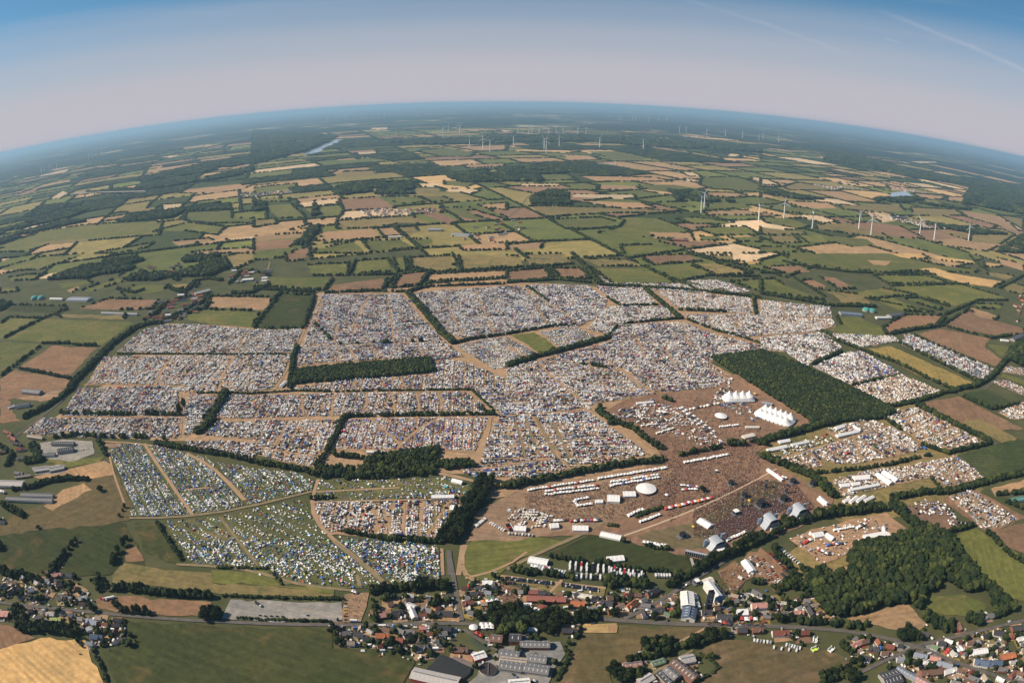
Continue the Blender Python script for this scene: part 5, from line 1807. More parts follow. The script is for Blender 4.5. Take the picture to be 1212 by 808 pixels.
# the black gate wall between arena and meadow: framed panels in a row
a, b = np.array(R_('C2', 850, 712)), np.array(R_('C2', 972, 738)); c = (a+b)/2; L = float(np.linalg.norm(b-a)); ang = math.atan2(b[1]-a[1], b[0]-a[0])
e = obj('gate_wall', None, loc=(c[0], c[1], 0), rz=ang)
mb = MB(); mb.box(-1.3, 1.3, -.25, .25, 0.2, 7.2); pm_ = mb.mesh('gate_panel', [M_DARK]); mb = MB(); mb.box(-.22, .22, -.5, .5, 0, 7.8); qm_ = mb.mesh('gate_post', [M_STAGE])
n = int(L/3.1)
for k in range(n+1):
    x = -L/2 + L*k/n; obj('post', qm_, e, (x, 0, 0))
    if k < n: obj('panel', pm_, e, (x + L/n/2, 0, 0))
mb = MB(); mb.box(-L/2, L/2, -.6, 3.0, 7.3, 7.8, bottom=True); obj('walkway', mb.mesh('gate_walkway', [M_STAGE]), e)
tag(e, 'long black panelled gate wall with a pale top beside the smaller stage', 'gate')
a, b = R_('D3', 470, 95), R_('D3', 492, 160); ribbon('concrete_path', [a, b], 4, -.02, M_CONC)

# the feed mill with its black tower in the village
def mill():
    c = R_('E5', 640, 400, 6); ang = math.atan2(*( (np.array(R_('E5', 800, 460)) - np.array(R_('E5', 620, 220)))[::-1]))
    e = obj('mill_building', None, loc=(c[0], c[1], 0), rz=ang)
    mb = MB(); mb.box(-17, 17, -5.5, 5.5, 0, 11); obj('wall', mb.mesh('mill_wall', [WM['white']]), e)
    mb = MB(); mb.roof(34, 11, 11, 2, .3, .3); obj('roof', mb.mesh('mill_roof', [RM['white']]), e)
    mb = MB(); mb.box(17.4, 17.7, -5, 5, 0, 10.5); obj('end_panel', mb.mesh('mill_end', [plain('blue_cladding', (.06, .20, .36), .5)]), e)
    mb = MB(); mb.box(-18, 22, 6.5, 14, 0, 4.5); obj('annex', mb.mesh('mill_annex', [plain('annex_roof', (.30, .25, .22), .9)]), e)
    footprint(c, ang, 20, 15); tag(e, 'white mill building with a bright blue end wall behind the black tower', 'mill')
    c = R_('E5', 585, 600); e = obj('banner_tower', None, loc=(c[0], c[1], 0), rz=.05)
    mb = MB(); mb.box(-3.6, 3.6, -3.2, 3.2, 0, 30); obj('wall', mb.mesh('tower_wall', [plain('tower_black', (.018, .022, .034), .5)]), e)
    W = plain('white_print', (.70, .70, .70), .7)
    mb = MB()
    def bar(x0, x1, z0, z1): mb.box(x0, x1, -3.28, -3.21, z0, z1)
    for x in (-2.6, -1.7, -.8, .1, 1.0, 1.9): bar(x, x+.62, 24.6, 26.0)
    bar(-2.8, 2.8, 28.2, 28.6); bar(-2.8, 2.8, 22.8, 23.2)
    for x in (-2.6, -1.4, -.2, 1.0): bar(x, x+.9, 19.0, 20.6)
    mb.add([(-1.9, -3.25, 18.0), (-1.4, -3.25, 17.0), (1.4, -3.25, 17.0), (1.9, -3.25, 18.0), (.8, -3.25, 16.4), (0, -3.25, 13.4), (-.8, -3.25, 16.4)], [(0, 1, 6), (1, 5, 6), (1, 2, 5), (2, 4, 5), (2, 3, 4)])
    for x in (-2.6, -1.7, -.8, .1, 1.0, 1.9): bar(x, x+.62, 10.4, 11.8)
    obj('lettering', mb.mesh('tower_print', [W]), e)
    mb = MB()
    for k in range(4):
        for s in (-1, 1): mb.box(-2.6, 2.6, -2.3+1.3*k, -1.7+1.3*k, 30, 30.7)
    obj('roof_unit', mb.mesh('tower_roof_units', [M_STEEL]), e, kind='stuff')
    footprint(c, .05, 5, 5); tag(e, 'tall black tower with white lettering and a horned white emblem', 'tower')
mill()

# marquees: width, wall, roof, canvas, label, ridge
for l in """
14 3 3 W|long white marquee standing in the open crowd by the smaller stage|E1 60 392 160 452
20 3.5 4 W|square white marquee in the middle of the food stalls|E6 665 320 765 325
15 3 3 W|white marquee joined to the west of the round canopy|E6 795 290 890 288
9 3 2.5 W|small white marquee next to the hollow square of stalls|E6 570 350 630 348
12 3 3 W|white marquee west of the fairground rides|E6 208 545 276 538
13 3 3 W|white marquee east of the fairground rides by the meadow|E6 388 560 514 562
12 3 2.5 W|long white marquee on the north edge of the meadow|E6 612 605 776 640
13 3 3 W|white marquee at the west tip of the arena|C2 34 578 92 582
8 3 2 C|cream canopy by the arena entrance, the upper one|E2 430 650 590 650
12 3 2 C|cream canopy by the arena entrance, the lower one|E2 400 770 530 740
9 4 2 G|grey canopy behind the largest circus tent|E2 620 355 750 375
12 3 2 W|long white roofed hall at the north of the fairground|C2 480 730 560 722
7 3 2 W|slim white tent above the infield path|B2 620 712 700 705
13 3 3 W|white marquee beside the car field|D3 778 106 824 168
12 3.5 3 W|white marquee between red roofed houses and the market street|D3 728 398 796 396
14 3.5 2 W|large white roof at the top of the trailer park|E3 360 205 590 245
12 4 3 W|white box tent beside the parking dirt lot|D2 672 362 718 362
11 3 2.5 W|white marquee on the grass beside the blue roofed houses|D4 922 628 1006 616
9 2 1 C|long pale tarpaulin roof at the edge of the dry field|D2 942 296 1060 318
9 3 2 W|white marquee by the gate at the corner of the camp|D2 436 232 496 232
12 3 3 W|white marquee in the sandy bowl, the western one|E4 462 530 545 515
11 3 3 W|white marquee in the sandy bowl, the eastern one|E4 575 520 640 560
22 3.5 3 W|biggest white tent in the sandy bowl against the wood|E4 920 560 1120 525
7 3 2 W|white tent jutting up from the biggest tent of the sandy bowl|E4 1075 460 1080 510
12 3 2.5 W|white tent at the east end of the arena by the hedge|E4 515 205 580 260
14 3.5 3 W|upper pair half of the large twin marquee in the production field|C3 566 298 632 338
14 3.5 3 W|lower pair half of the large twin marquee in the production field|C3 536 308 604 352
15 3 3 W|wide white marquee north of the production courtyard|C3 430 328 500 322
11 3 3 W|small square white marquee at the west of the production courtyard|C3 368 362 408 358
10 3 3 W|small square white marquee in the middle of the production courtyard|C3 422 356 456 352
7 3 2 W|long thin white tent closing the production courtyard|C3 408 384 546 358
7 3 2 W|first of four parallel white tents beside the tree belt|C3 384 436 410 424
7 3 2 W|second of four parallel white tents beside the tree belt|C3 414 440 446 414
7 3 2 W|third of four parallel white tents beside the tree belt|C3 446 436 482 410
7 3 2 W|fourth of four parallel white tents beside the tree belt|C3 480 434 520 414
10 3 3 W|white tent at the west end of the artist camp|C3 86 162 134 154
10 3 3 W|long white tent by the west gate of the artist camp|C3 34 200 120 182
8 3 3 W|white tent in the middle of the west artist camp|C3 145 176 222 160
10 3 3 W|white tent with dark yard in the artist camp, north side|C3 346 100 384 88
10 3 3 W|white tent with dark yard in the artist camp, south side|C3 352 134 452 112
6 3 2 W|white tent on the east side of the dark artist yard|C3 432 92 462 112
7 3 2 W|long white canopy at the north rim of the arena|C3 34 288 104 338
10 3 3 W|white marquee between the meadow tents and the tree avenue|C1 950 350 1000 362
9 3 2.5 W|long white tent on the camp meadow under the wood|C1 850 430 960 428
14 3 3 W|rounded white marquee at the east end of the narrow field|C1 940 480 985 484
6 3 2 W|long white service tent above the wood|C1 540 215 636 218
9 3 2.5 W|white tent in the corner of the sandy camp lane|B1 128 632 156 608
12 3 3 C|cream festival tent at the mill forecourt|E5 540 280 640 240
""".strip().split('\n'):
    st, label, pos = l.split('|'); a = st.split(); q = pos.split()
    w, h, r = map(float, a[:3]); c, ang, ln = place(*map(float, q[1:5]), q[0], h + r*.5)
    tag(marquee(c, ang, max(ln, 6), w, h, r, 'marquee', {'W': M_CANVAS, 'C': M_CANVAS2, 'G': RM['steel']}[a[3]]), label, 'marquee')
def round_canopy(reg, x, y, rx, ry, label, mat=None, h=7):
    c = R_(reg, x, y, 4); e = obj('round_canopy', None, loc=(c[0], c[1], 0))
    mb = MB(); n = 32
    v = [(0, 0, h)] + [(rx*.55*math.cos(2*PI*i/n), ry*.55*math.sin(2*PI*i/n), h*.78) for i in range(n)] + [(rx*math.cos(2*PI*i/n), ry*math.sin(2*PI*i/n), h*.52) for i in range(n)]
    mb.add(v, [(0, 1+i, 1+(i+1) % n) for i in range(n)] + [(1+i, 1+n+i, 1+n+(i+1) % n, 1+(i+1) % n) for i in range(n)])
    obj('canopy', mb.mesh('round_canopy', [mat or M_CANVAS]), e)
    q = MB(); q.cyl(0, 0, 0, h*.55, .2, .2, 5); pm = q.mesh('canopy_post', [M_STEEL])
    for i in range(8): obj('post', pm, e, (rx*.93*math.cos(PI*i/4), ry*.93*math.sin(PI*i/4), 0))
    footprint(c, 0, rx, ry); return tag(e, label, 'canopy')
round_canopy('E6', 975, 252, 17, 17, 'large oval white canopy in the middle of the food stalls')
round_canopy('E2', 135, 520, 13, 14, 'round white canopy on the infield west of the circus tents')
round_canopy('D2', 386, 484, 5.5, 5.5, 'round white canopy on the village market by the street', h=5)
round_canopy('D4', 822, 640, 5, 5, 'round white canopy on the fair beside the village road', h=5)
round_canopy('E1', 495, 224, 3, 3, 'round yellow parasol in the crowd', plain('yellow_canvas', (.62, .40, .06), .7), 4)
round_canopy('C2', 893, 571, 3, 3, 'yellow parasol north of the lone dark sound tower', plain('yellow_canvas_faded', (.55, .36, .07), .7), 4)
round_canopy('E2', 545, 250, 5, 4, 'small yellow canopy behind the upper circus tent', plain('yellow_canvas_pale', (.6, .42, .15), .7), 5)
round_canopy('E6', 1140, 297, 3.5, 3.5, 'small round white tent east of the oval canopy', h=5)

# stall tents: rows of small pitched white tents
ST = {}
def stall_mesh(kind):
    if kind in ST: return ST[kind]
    mats = {'w': M_CANVAS, 'c': M_CANVAS2, 'r': plain('red_canvas', (.42, .06, .05), .7), 'o': plain('orange_canvas', (.60, .20, .06), .7), 'b': plain('blue_canvas', (.07, .15, .40), .7),
            'k': plain('dark_canvas', (.05, .05, .06), .7), 'g': plain('green_canvas', (.08, .28, .16), .7)}
    mb = MB(); w = 2.45
    v = [(-w, -w, 2.5), (w, -w, 2.5), (w, w, 2.5), (-w, w, 2.5), (-.7, -.7, 3.5), (.7, -.7, 3.5), (.7, .7, 3.5), (-.7, .7, 3.5), (0, 0, 5.0)]
    mb.add(v, [(0, 1, 5, 4), (1, 2, 6, 5), (2, 3, 7, 6), (3, 0, 4, 7), (4, 5, 8), (5, 6, 8), (6, 7, 8), (7, 4, 8)])
    mb.box(-w, w, w-.08, w, 0, 2.5, 0); mb.box(-w, -w+.08, -w, w, 0, 2.5, 0); mb.box(w-.08, w, -w, w, 0, 2.5, 0); mb.box(-w+.2, w-.2, -w+.2, -w+.8, 0, 1.0, 1)
    ST[kind] = mb.mesh('stall_tent', [mats[kind], M_DARK]); return ST[kind]
CN = {'w': 'white', 'c': 'cream', 'r': 'red', 'o': 'orange', 'b': 'blue', 'k': 'black', 'g': 'green'}
for l in """
wwwcwwwrww|24|west half of the hedge row|E6 30 262 560 186
wwwwwcw|22|east half of the hedge row|E6 590 172 1140 84
wwwrwww|19|on the upper side of the western stall island|E6 170 275 590 225
wwcwwww|19|on the lower side of the western stall island|E6 165 300 600 250
wwwwwwo|17|on the upper side of the eastern stall island|E6 690 200 1075 140
wwwwbww|17|on the lower side of the eastern stall island|E6 690 228 1085 160
wwwww|6|on the upper side of the hollow square of stalls|E6 405 345 520 325
wwwww|6|on the lower side of the hollow square of stalls|E6 425 388 545 372
ww|3|at the west end of the hollow square of stalls|E6 398 355 425 382
wwwwcw|7|above the bushes on the arena|E6 832 468 955 412
wwwwww|10|below the bushes on the arena|E6 925 520 1090 458
rwrwow|15|red and white row by the round tree|C2 755 490 985 436
wwwwww|14|in the stall row under the infield hedge|C2 845 270 1060 230
rwkwrb|12|in the fairground row above the marquees|E6 370 512 610 500
wwckww|8|around the fairground west of the marquees|E6 240 510 350 500
wwwbr|7|in the round tree cluster|C2 830 378 915 385
wrww|6|in front of the round tree cluster|C2 835 398 910 395
wwcw|9|along the top edge of the infield|C2 830 0 1000 130
wwwk|12|in the diagonal row west of the circus tents|C2 820 5 1050 190
cwwc|10|in the white knot of the upper fairground|C2 715 130 800 105
wcyw|9|above the upper fairground knot|C2 640 95 720 85
wwkc|9|in the double row on the infield top|B2 870 742 1020 712
wwww|8|beside the infield round canopy|C2 1015 100 1110 90
wwww|14|in the pagoda row across the sandy bowl|E4 640 492 820 458
wwkw|7|at the east end of the sandy bowl pagodas|E4 835 470 915 430
rrwb|6|in the red cluster of the sandy bowl|E4 375 600 445 570
rwwk|8|in the lower cluster of the sandy bowl|E4 505 660 610 700
bkrw|8|in the dark cluster of the sandy bowl|E4 580 620 720 600
wwww|5|on the village market, upper row|D2 425 472 500 472
wwww|5|on the village market, lower row|D2 430 488 505 488
rrww|5|on the village market by the street corner|D2 395 515 440 535
rwcr|5|along the village street west of the market|D2 75 488 140 492
wwww|5|on the village fair beside the road fork, first row|D4 822 600 845 630
wwww|5|on the village fair beside the road fork, second row|D4 845 596 868 626
rrw|4|red end of the village fair beside the road fork|D4 762 632 790 612
kwrk|8|along the market street in front of the brick houses|D3 600 445 700 470
rwrw|6|by the white marquee on the market street|D3 750 440 850 440
wcwc|8|in the garden festival east of the mill|D3 790 300 880 330
wwcw|8|along the arena edge east of the small stage|E1 290 580 460 500
wwww|6|at the north rim of the arena by the hedge|E1 1100 195 1165 285
wwrw|7|on the north rim of the arena by the scaffold|E1 700 0 820 40
wwgw|6|at the mill yard entrance|E5 420 430 480 590
wwcw|8|below the meadow in the hedge line|C2 650 648 770 668
wwww|5|at the gate of the bottom camp|D1 800 280 830 292
woww|8|in the small market west of the parking field|D2 410 350 530 330
wwww|8|along the top of the trailer park|E3 380 290 560 330
wkww|8|around the wood edge of the trailer park|E3 580 320 780 400
""".strip().split('\n'):
    cols, n, phrase, pos = l.split('|'); q = pos.split(); n = int(n)
    a, b = np.array(R_(q[0], float(q[1]), float(q[2]), 2)), np.array(R_(q[0], float(q[3]), float(q[4]), 2)); d = b-a; ang = math.atan2(d[1], d[0]); L = np.linalg.norm(d)
    n = min(n, max(2, int(L/4.9)))
    for k in range(n):
        k_ = cols[k % len(cols)].replace('y', 'c')
        p = a + d*(k+.5)/n + np.array([random.gauss(0, .25), random.gauss(0, .7)]); o = obj('stall_tent', stall_mesh(k_), loc=(p[0], p[1], 0), rz=ang + random.uniform(-.05, .05))
        s = min(1.25, L/n/4.95)*random.choice((random.uniform(.8, .95), random.uniform(.92, 1.06), random.uniform(1.0, 1.22))); o.scale = (s, s, random.uniform(.9, 1.1)); FOOT.append(np.array([p + [-3, -3], p + [3, -3], p + [3, 3], p + [-3, 3]]))
        tag(o, f"{CN[k_]} peaked stall, {ordw(k+1)} from west, {phrase}", 'stall', 'stalls ' + phrase)
# picnic parasols in pairs
mb = MB(); mb.cyl(0, 0, 0, 2.6, .06, .06, 5); mb.add([(-1.9, -1.9, 2.3), (1.9, -1.9, 2.3), (1.9, 1.9, 2.3), (-1.9, 1.9, 2.3), (0, 0, 3)], [(0, 1, 4), (1, 2, 4), (2, 3, 4), (3, 0, 4)]); mb.box(-1, 1, -.5, .5, 0, .75); um = mb.mesh('parasol', [M_CANVAS2])
k = 0
for gx, gy, nx, ny in ((0, 450, 3, 3), (60, 450, 3, 2), (150, 470, 2, 4), (112, 520, 2, 3)):
    for j in range(ny):
        for i in range(nx):
            p = R_('E6', gx + i*24 - j*7, gy + j*20); k += 1
            tag(obj('parasol', um, loc=(p[0], p[1], 0), rz=.3), f"pale square parasol, {ordw(k)} among the picnic tables at the west tip of the arena", 'parasol', "parasols at the arena's west tip")

# ------------------------------------------------------------------ vehicles
PAINT = {k: plain('paint_' + k, c, .35, .5, var=.03) for k, c in {'black': (.02, .02, .025), 'white': (.70, .70, .69), 'silver': (.34, .35, .37), 'blue': (.04, .08, .22), 'red': (.38, .03, .03), 'grey': (.12, .125, .13), 'yellow': (.6, .42, .05)}.items()}
M_TYRE = plain('tyre', (.02, .02, .02), .9)
VM = {}
def car_mesh(col):
    if col in VM: return VM[col]
    mb = MB()
    mb.add([(-2.1, -.86, .35), (2.1, -.86, .35), (2.1, .86, .35), (-2.1, .86, .35), (-2.15, -.86, .85), (2.1, -.86, .75), (2.1, .86, .75), (-2.15, .86, .85)], [(4, 5, 6, 7), (0, 1, 5, 4), (1, 2, 6, 5), (2, 3, 7, 6), (3, 0, 4, 7)], 0)
    mb.add([(-1.95, -.8, .84), (1.05, -.8, .80), (1.05, .8, .80), (-1.95, .8, .84), (-1.5, -.66, 1.42), (.35, -.66, 1.45), (.35, .66, 1.45), (-1.5, .66, 1.42)], [(0, 1, 5, 4), (1, 2, 6, 5), (2, 3, 7, 6), (3, 0, 4, 7)], 1)
    mb.add([(-1.5, -.66, 1.43), (.35, -.66, 1.46), (.35, .66, 1.46), (-1.5, .66, 1.43)], [(0, 1, 2, 3)], 0)
    for x in (-1.3, 1.3):
        for y in (-.8, .8):
            v = [(x + .33*math.cos(t*PI/3), y + s*.1, .33 + .33*math.sin(t*PI/3)) for s in (-1, 1) for t in range(6)]
            mb.add(v, [tuple(range(5, -1, -1)), tuple(range(6, 12))] + [(i, (i+1) % 6, 6+(i+1) % 6, 6+i) for i in range(6)], 2)
    VM[col] = mb.mesh('parked_car', [PAINT[col], M_GLASS, M_TYRE]); return VM[col]
def truck_parts(col, L=12.0):
    k = ('t', col, L)
    if k in VM: return VM[k]
    a = MB(); a.box(-L/2, L/2-2.6, -1.25, 1.25, 1.0, 3.9, bottom=True)
    b = MB(); b.box(L/2-2.2, L/2, -1.2, 1.2, .5, 3.0, bottom=True); b.add([(L/2+.01, -1.05, 1.7), (L/2+.01, 1.05, 1.7), (L/2+.01, 1.05, 2.7), (L/2+.01, -1.05, 2.7)], [(0, 1, 2, 3)], 1)
    w = MB()
    for x in (-L/2+1.2, -L/2+2.4, L/2-1.2):
        for y in (-1.05, 1.05): w.add([(x + .5*math.cos(t*PI/4), y + s*.15, .5 + .5*math.sin(t*PI/4)) for s in (-1, 1) for t in range(8)], [tuple(range(7, -1, -1)), tuple(range(8, 16))] + [(i, (i+1) % 8, 8+(i+1) % 8, 8+i) for i in range(8)])
    VM[k] = (a.mesh('truck_box', [PAINT[col]]), b.mesh('truck_cab', [PAINT['white' if col != 'white' else 'silver'], M_GLASS]), w.mesh('truck_wheels', [M_TYRE])); return VM[k]
def truck(c, ang, col, L=12.0):
    e = obj('truck', None, loc=(c[0], c[1], 0), rz=ang); a, b, w = truck_parts(col, L)
    obj('box', a, e); obj('cab', b, e); obj('wheels', w, e, kind='stuff'); return e
def caravan_mesh(col):
    if ('c', col) in VM: return VM[('c', col)]
    mb = MB(); mb.add([(-2.7, -1.1, .5), (2.5, -1.1, .5), (2.5, 1.1, .5), (-2.7, 1.1, .5), (-2.8, -1.1, 1.6), (2.8, -1.1, 1.4), (2.8, 1.1, 1.4), (-2.8, 1.1, 1.6), (-2.5, -1.05, 2.6), (2.2, -1.05, 2.6), (2.2, 1.05, 2.6), (-2.5, 1.05, 2.6)],
           [(0, 1, 5, 4), (1, 2, 6, 5), (2, 3, 7, 6), (3, 0, 4, 7), (4, 5, 9, 8), (6, 7, 11, 10), (7, 4, 8, 11), (8, 9, 10, 11)], 0)
    mb.add([(5.2/2+.13, -.8, 1.55), (5.2/2+.13, .8, 1.55), (2.33, .8, 2.3), (2.33, -.8, 2.3)], [(0, 1, 2, 3)], 1)
    mb.add([(5.2/2+.2, -1.05, 1.4), (2.8, -1.05, 1.4), (2.8, 1.05, 1.4), (2.2, 1.05, 2.6), (2.2, -1.05, 2.6)], [(1, 2, 3, 4)], 0)
    for y in (-1, 1): mb.box(-.35, .35, y-.1, y+.1, 0, .6, 2)
    VM[('c', col)] = mb.mesh('caravan', [PAINT[col], M_GLASS, M_TYRE]); return VM[('c', col)]
NCAR = 0
for l in """
car|kkkwkksbkkkw|25|0|in the upper row of the parking field|E3 78 432 665 498
car|kkgkkwkkbkks|25|0|in the second row of the parking field|E3 74 455 665 520
car|kkrkkg|7|0|in the short third row at the parking field|E3 60 484 200 504
car|kskk|6|0|in the short row behind the red roofed shed|E3 265 520 350 532
car|kkskwkkb|19|0|in the upper row east of the sandy cross track|E3 745 505 1205 575
car|kkwkkskk|19|0|in the lower row east of the sandy cross track|E3 745 532 1205 602
car|kkkkk|5|1|parked in a line on the gravel lot|D1 262 424 425 430
car|k|1|1|parked alone on the gravel lot|D1 540 424 560 424
car|kkwyok|7|0|at the east fence of the gravel lot|D1 766 330 764 456
car|wrrwkwrsrw|15|0|in the west row of the brown car field|D3 838 84 955 250
car|rrwwwsrkw|14|0|in the middle row of the brown car field|D3 878 100 990 240
car|rrrkbrrwk|15|0|in the east row of the brown car field|D3 915 66 1035 190
car|kkwkb|5|0|on the grass behind the blue-roofed houses|D4 1040 612 1125 600
car|kwkk|4|0|in front of the black roofed house|D4 925 528 990 520
car|rw|2|1|on the street by the shade tree|D4 395 672 430 655
car|kswb|6|1|along the market street by the tree row|D3 620 478 920 478
car|wksk|5|1|along the lane beside the tree lined road|E5 300 340 560 160
car|wks|4|1|on the west village road|D0 180 362 470 390
car|wkk|3|0|on the yard below the pink building|D0 15 450 75 455
car|wsk|5|0|in the yard of the west farm|C0 370 218 430 205
car|wkws|5|1|on the yard west of the silage heap|D2 120 560 180 600
car|kwsw|6|0|beside the brown strip east of the road fork|D4 1170 560 1205 620
car|swk|5|1|on the village street east of the fork|D4 690 640 860 740
truck|w|2|1|on the brown strip by the tree belt|D0 592 336 655 322
truck|r|1|1|red trailer on the brown strip|D0 570 330 612 340
truck|k|1|1|dark truck on the gravel lot|D1 250 350 290 376
truck|w|1|1|silver bus on the road by the dirt lot|D1 790 458 845 460
truck|w|1|1|white bus beside the orange roofed house|D1 960 488 1000 488
truck|wwrwkw|9|0|in the back row of the trailer park|D2 920 132 1205 160
truck|wswwkw|9|0|in the second row of the trailer park|D2 920 155 1205 180
truck|wwswkw|9|0|in the slanting front row of the trailer park|D2 960 200 1200 215
truck|wswr|5|0|in the western corner of the trailer park|E3 440 320 620 350
truck|wsw|5|0|below the western corner of the trailer park|E3 640 370 800 400
truck|wkwrw|8|0|in the trailer row behind the meadow hedge|D3 5 168 200 190
truck|wswk|8|0|in the lower trailer row behind the meadow hedge|D3 10 190 210 208
truck|wswww|6|0|by the tree lined road above the lane|D3 262 200 355 200
truck|kwkk|6|1|in the dark truck row of the crew yard|C3 826 462 900 522
truck|kk|3|1|behind the dark truck row of the crew yard|C3 905 540 960 545
truck|kkr|4|0|on the grey yard of the arena's west tip|C2 5 570 25 600
caravan|wws|6|0|along the south edge of the village field|D3 820 566 930 580
caravan|ww|4|0|on the dry field below the red roofed houses|D3 920 604 1090 628
caravan|wsw|6|0|in the second line on the dry field|D3 1005 590 1095 612
caravan|wwsw|8|0|beside the sandy bowl road|C3 95 660 180 730
caravan|wwsw|8|0|in the row behind the big tree avenue|C1 1060 580 1110 540
caravan|wwws|7|0|on the grey yard east of the avenue|C1 1130 560 1205 600
caravan|wsws|8|0|along the yard fence at the arena's west tip|C2 0 612 130 622
caravan|wws|7|0|by the hedge behind the sound tower|C2 650 652 775 680
""".strip().split('\n'):
    kind, cols, n, par, phrase, pos = l.split('|'); q = pos.split(); n = int(n)
    a, b = np.array(R_(q[0], float(q[1]), float(q[2]))), np.array(R_(q[0], float(q[3]), float(q[4]))); d = b-a; L = np.linalg.norm(d)
    ang = math.atan2(d[1], d[0]) + (0 if par == '1' else PI/2)
    single = n == 1 or phrase.split()[0] in ('red', 'dark', 'silver', 'white')
    for k in range(n):
        ck = cols[k % len(cols)]; col = {'k': 'black', 'w': 'white', 's': 'silver', 'b': 'blue', 'r': 'red', 'g': 'grey', 'y': 'yellow', 'o': 'yellow'}[ck]
        p = a + d*(k+.5)/n + np.array([random.gauss(0, .15), random.gauss(0, .15)])
        if kind == 'car': o = obj('parked_car', car_mesh(col), loc=(p[0], p[1], 0), rz=ang + random.choice((0, PI)) + random.gauss(0, .03)); NCAR += 1
        elif kind == 'truck': o = truck(p, ang + random.gauss(0, .02), col, 12 if n < 3 or 'trailer' in phrase else 8)
        else: o = obj('caravan', caravan_mesh(col), loc=(p[0], p[1], 0), rz=ang + random.gauss(0, .1))
        w = {'car': 'parked car', 'truck': 'box truck', 'caravan': 'caravan'}[kind]
        if single and kind == 'truck' and n == 1: lab = phrase
        elif n == 1: lab = f"{col} {w} {phrase}"
        else: lab = f"{col} {w}, {ordw(k+1)} from west, {phrase}"
        tag(o, lab, kind, f"{w}s {phrase}"[:90])
        FOOT.append(np.array([p + [-2, -2], p + [2, -2], p + [2, 2], p + [-2, 2]]))
# bouncy castles
def inflatable(c, ang, mat, label, arc=False):
    e = obj('bouncy_castle', None, loc=(c[0], c[1], 0), rz=ang)
    mb = MB(); mb.box(-4, 4, -3, 3, 0, 1.0); obj('base', mb.mesh('bouncy_base', [mat]), e)
    mb = MB()
    for x, y in ((-3.6, -2.6), (3.6, -2.6), (3.6, 2.6), (-3.6, 2.6)): mb.cyl(x, y, 0, 4, .7, .6, 8); mb.cyl(x, y, 4, 5.2, .6, .05, 8)
    obj('towers', mb.mesh('bouncy_towers', [M_CANVAS]), e, kind='stuff')
    mb = MB(); mb.box(-3.6, 3.6, 2.2, 3.0, 1, 3.4); obj('back_wall', mb.mesh('bouncy_wall', [M_CANVAS]), e)
    return tag(e, label, 'bouncy castle')
M_LIME = plain('lime_vinyl', (.55, .72, .05), .5)
inflatable(R_('D4', 18, 618), .3, M_LIME, 'lime yellow bouncy castle on the edge of the dry field')
inflatable(R_('D4', 22, 566), 1.2, M_CANVAS, 'white slide like bouncy castle north of the lime yellow one')
inflatable(R_('D4', 112, 620), .6, M_CANVAS, 'white arched bouncy castle east of the lime yellow one')
# ------------------------------------------------------------------ foliage
def leaf_mat(name, c1, c2):
    m = NT(name, .9, .08)
    n = m.rng(m.noise(.35, 4, .75), .32, .68)
    g = m.n('ShaderNodeNewGeometry')
    col = m.mix(n, c1, c2)
    col = m.mix(1.0, col, m.mix(g.outputs['Random Per Island'], lin(.70, .76, .74), lin(1.35, 1.28, 1.1)), 'MULTIPLY')
    return m.done(col)
LEAF = [leaf_mat('foliage_dark', lin(.010, .019, .010), lin(.028, .042, .019)),
        leaf_mat('foliage_mid', lin(.016, .027, .011), lin(.042, .054, .021)),
        leaf_mat('foliage_light', lin(.032, .044, .015), lin(.072, .082, .027))]
BARK = plain('bark', lin(.09, .065, .045), .9)
def ico(sub):
    bm_ = __import__('bmesh').new(); __import__('bmesh').ops.create_icosphere(bm_, subdivisions=sub, radius=1)
    v = np.array([q.co[:] for q in bm_.verts]); t = np.array([[x.index for x in f.verts] for f in bm_.faces]); bm_.free()
    return v, t
I1, I2 = ico(1), ico(2)
def blob(base, amp, rng):
    v, t = base; v = v*(1 + rng.uniform(-amp, amp, (len(v), 1)))
    return v, t
def merge(parts, m=0):
    V, T, o = [], [], 0
    for v, t in parts: V.append(v); T.append(t+o); o += len(v)
    T = np.concatenate(T); return np.concatenate(V), T, np.full(len(T), m)
def crown_proto(kind, mat, rng):
    """unit crown: radius 1 across, 0..1 in height"""
    if kind == 'far':
        v, t = blob(I1, .22, rng); v = v*[1, 1, .55] + [0, 0, .45]; return merge([(v, t)], mat)
    if kind == 'mid':
        v, t = blob(I2, .20, rng); v = v*[1, 1, .55] + [0, 0, .45]; return merge([(v, t)], mat)
    parts = []
    for k in range(5):
        v, t = blob(I1 if k else I2, .26, rng)
        r = rng.uniform(.42, .62) if k else .72
        a = rng.uniform(0, 2*PI); d = rng.uniform(.35, .55) if k else 0
        z = rng.uniform(.30, .78) if k else .48
        parts.append((v*[r, r, r*.62] + [d*math.cos(a), d*math.sin(a), z], t))
    return merge(parts, mat)
CP = {k: [crown_proto(k, m, RNG) for m in ((0, 0, 1, 1, 2, 1) if k == 'wood' else (0, 0, 0, 1, 1, 2)) for _ in range(2)] for k in ('far', 'mid', 'near', 'wood')}

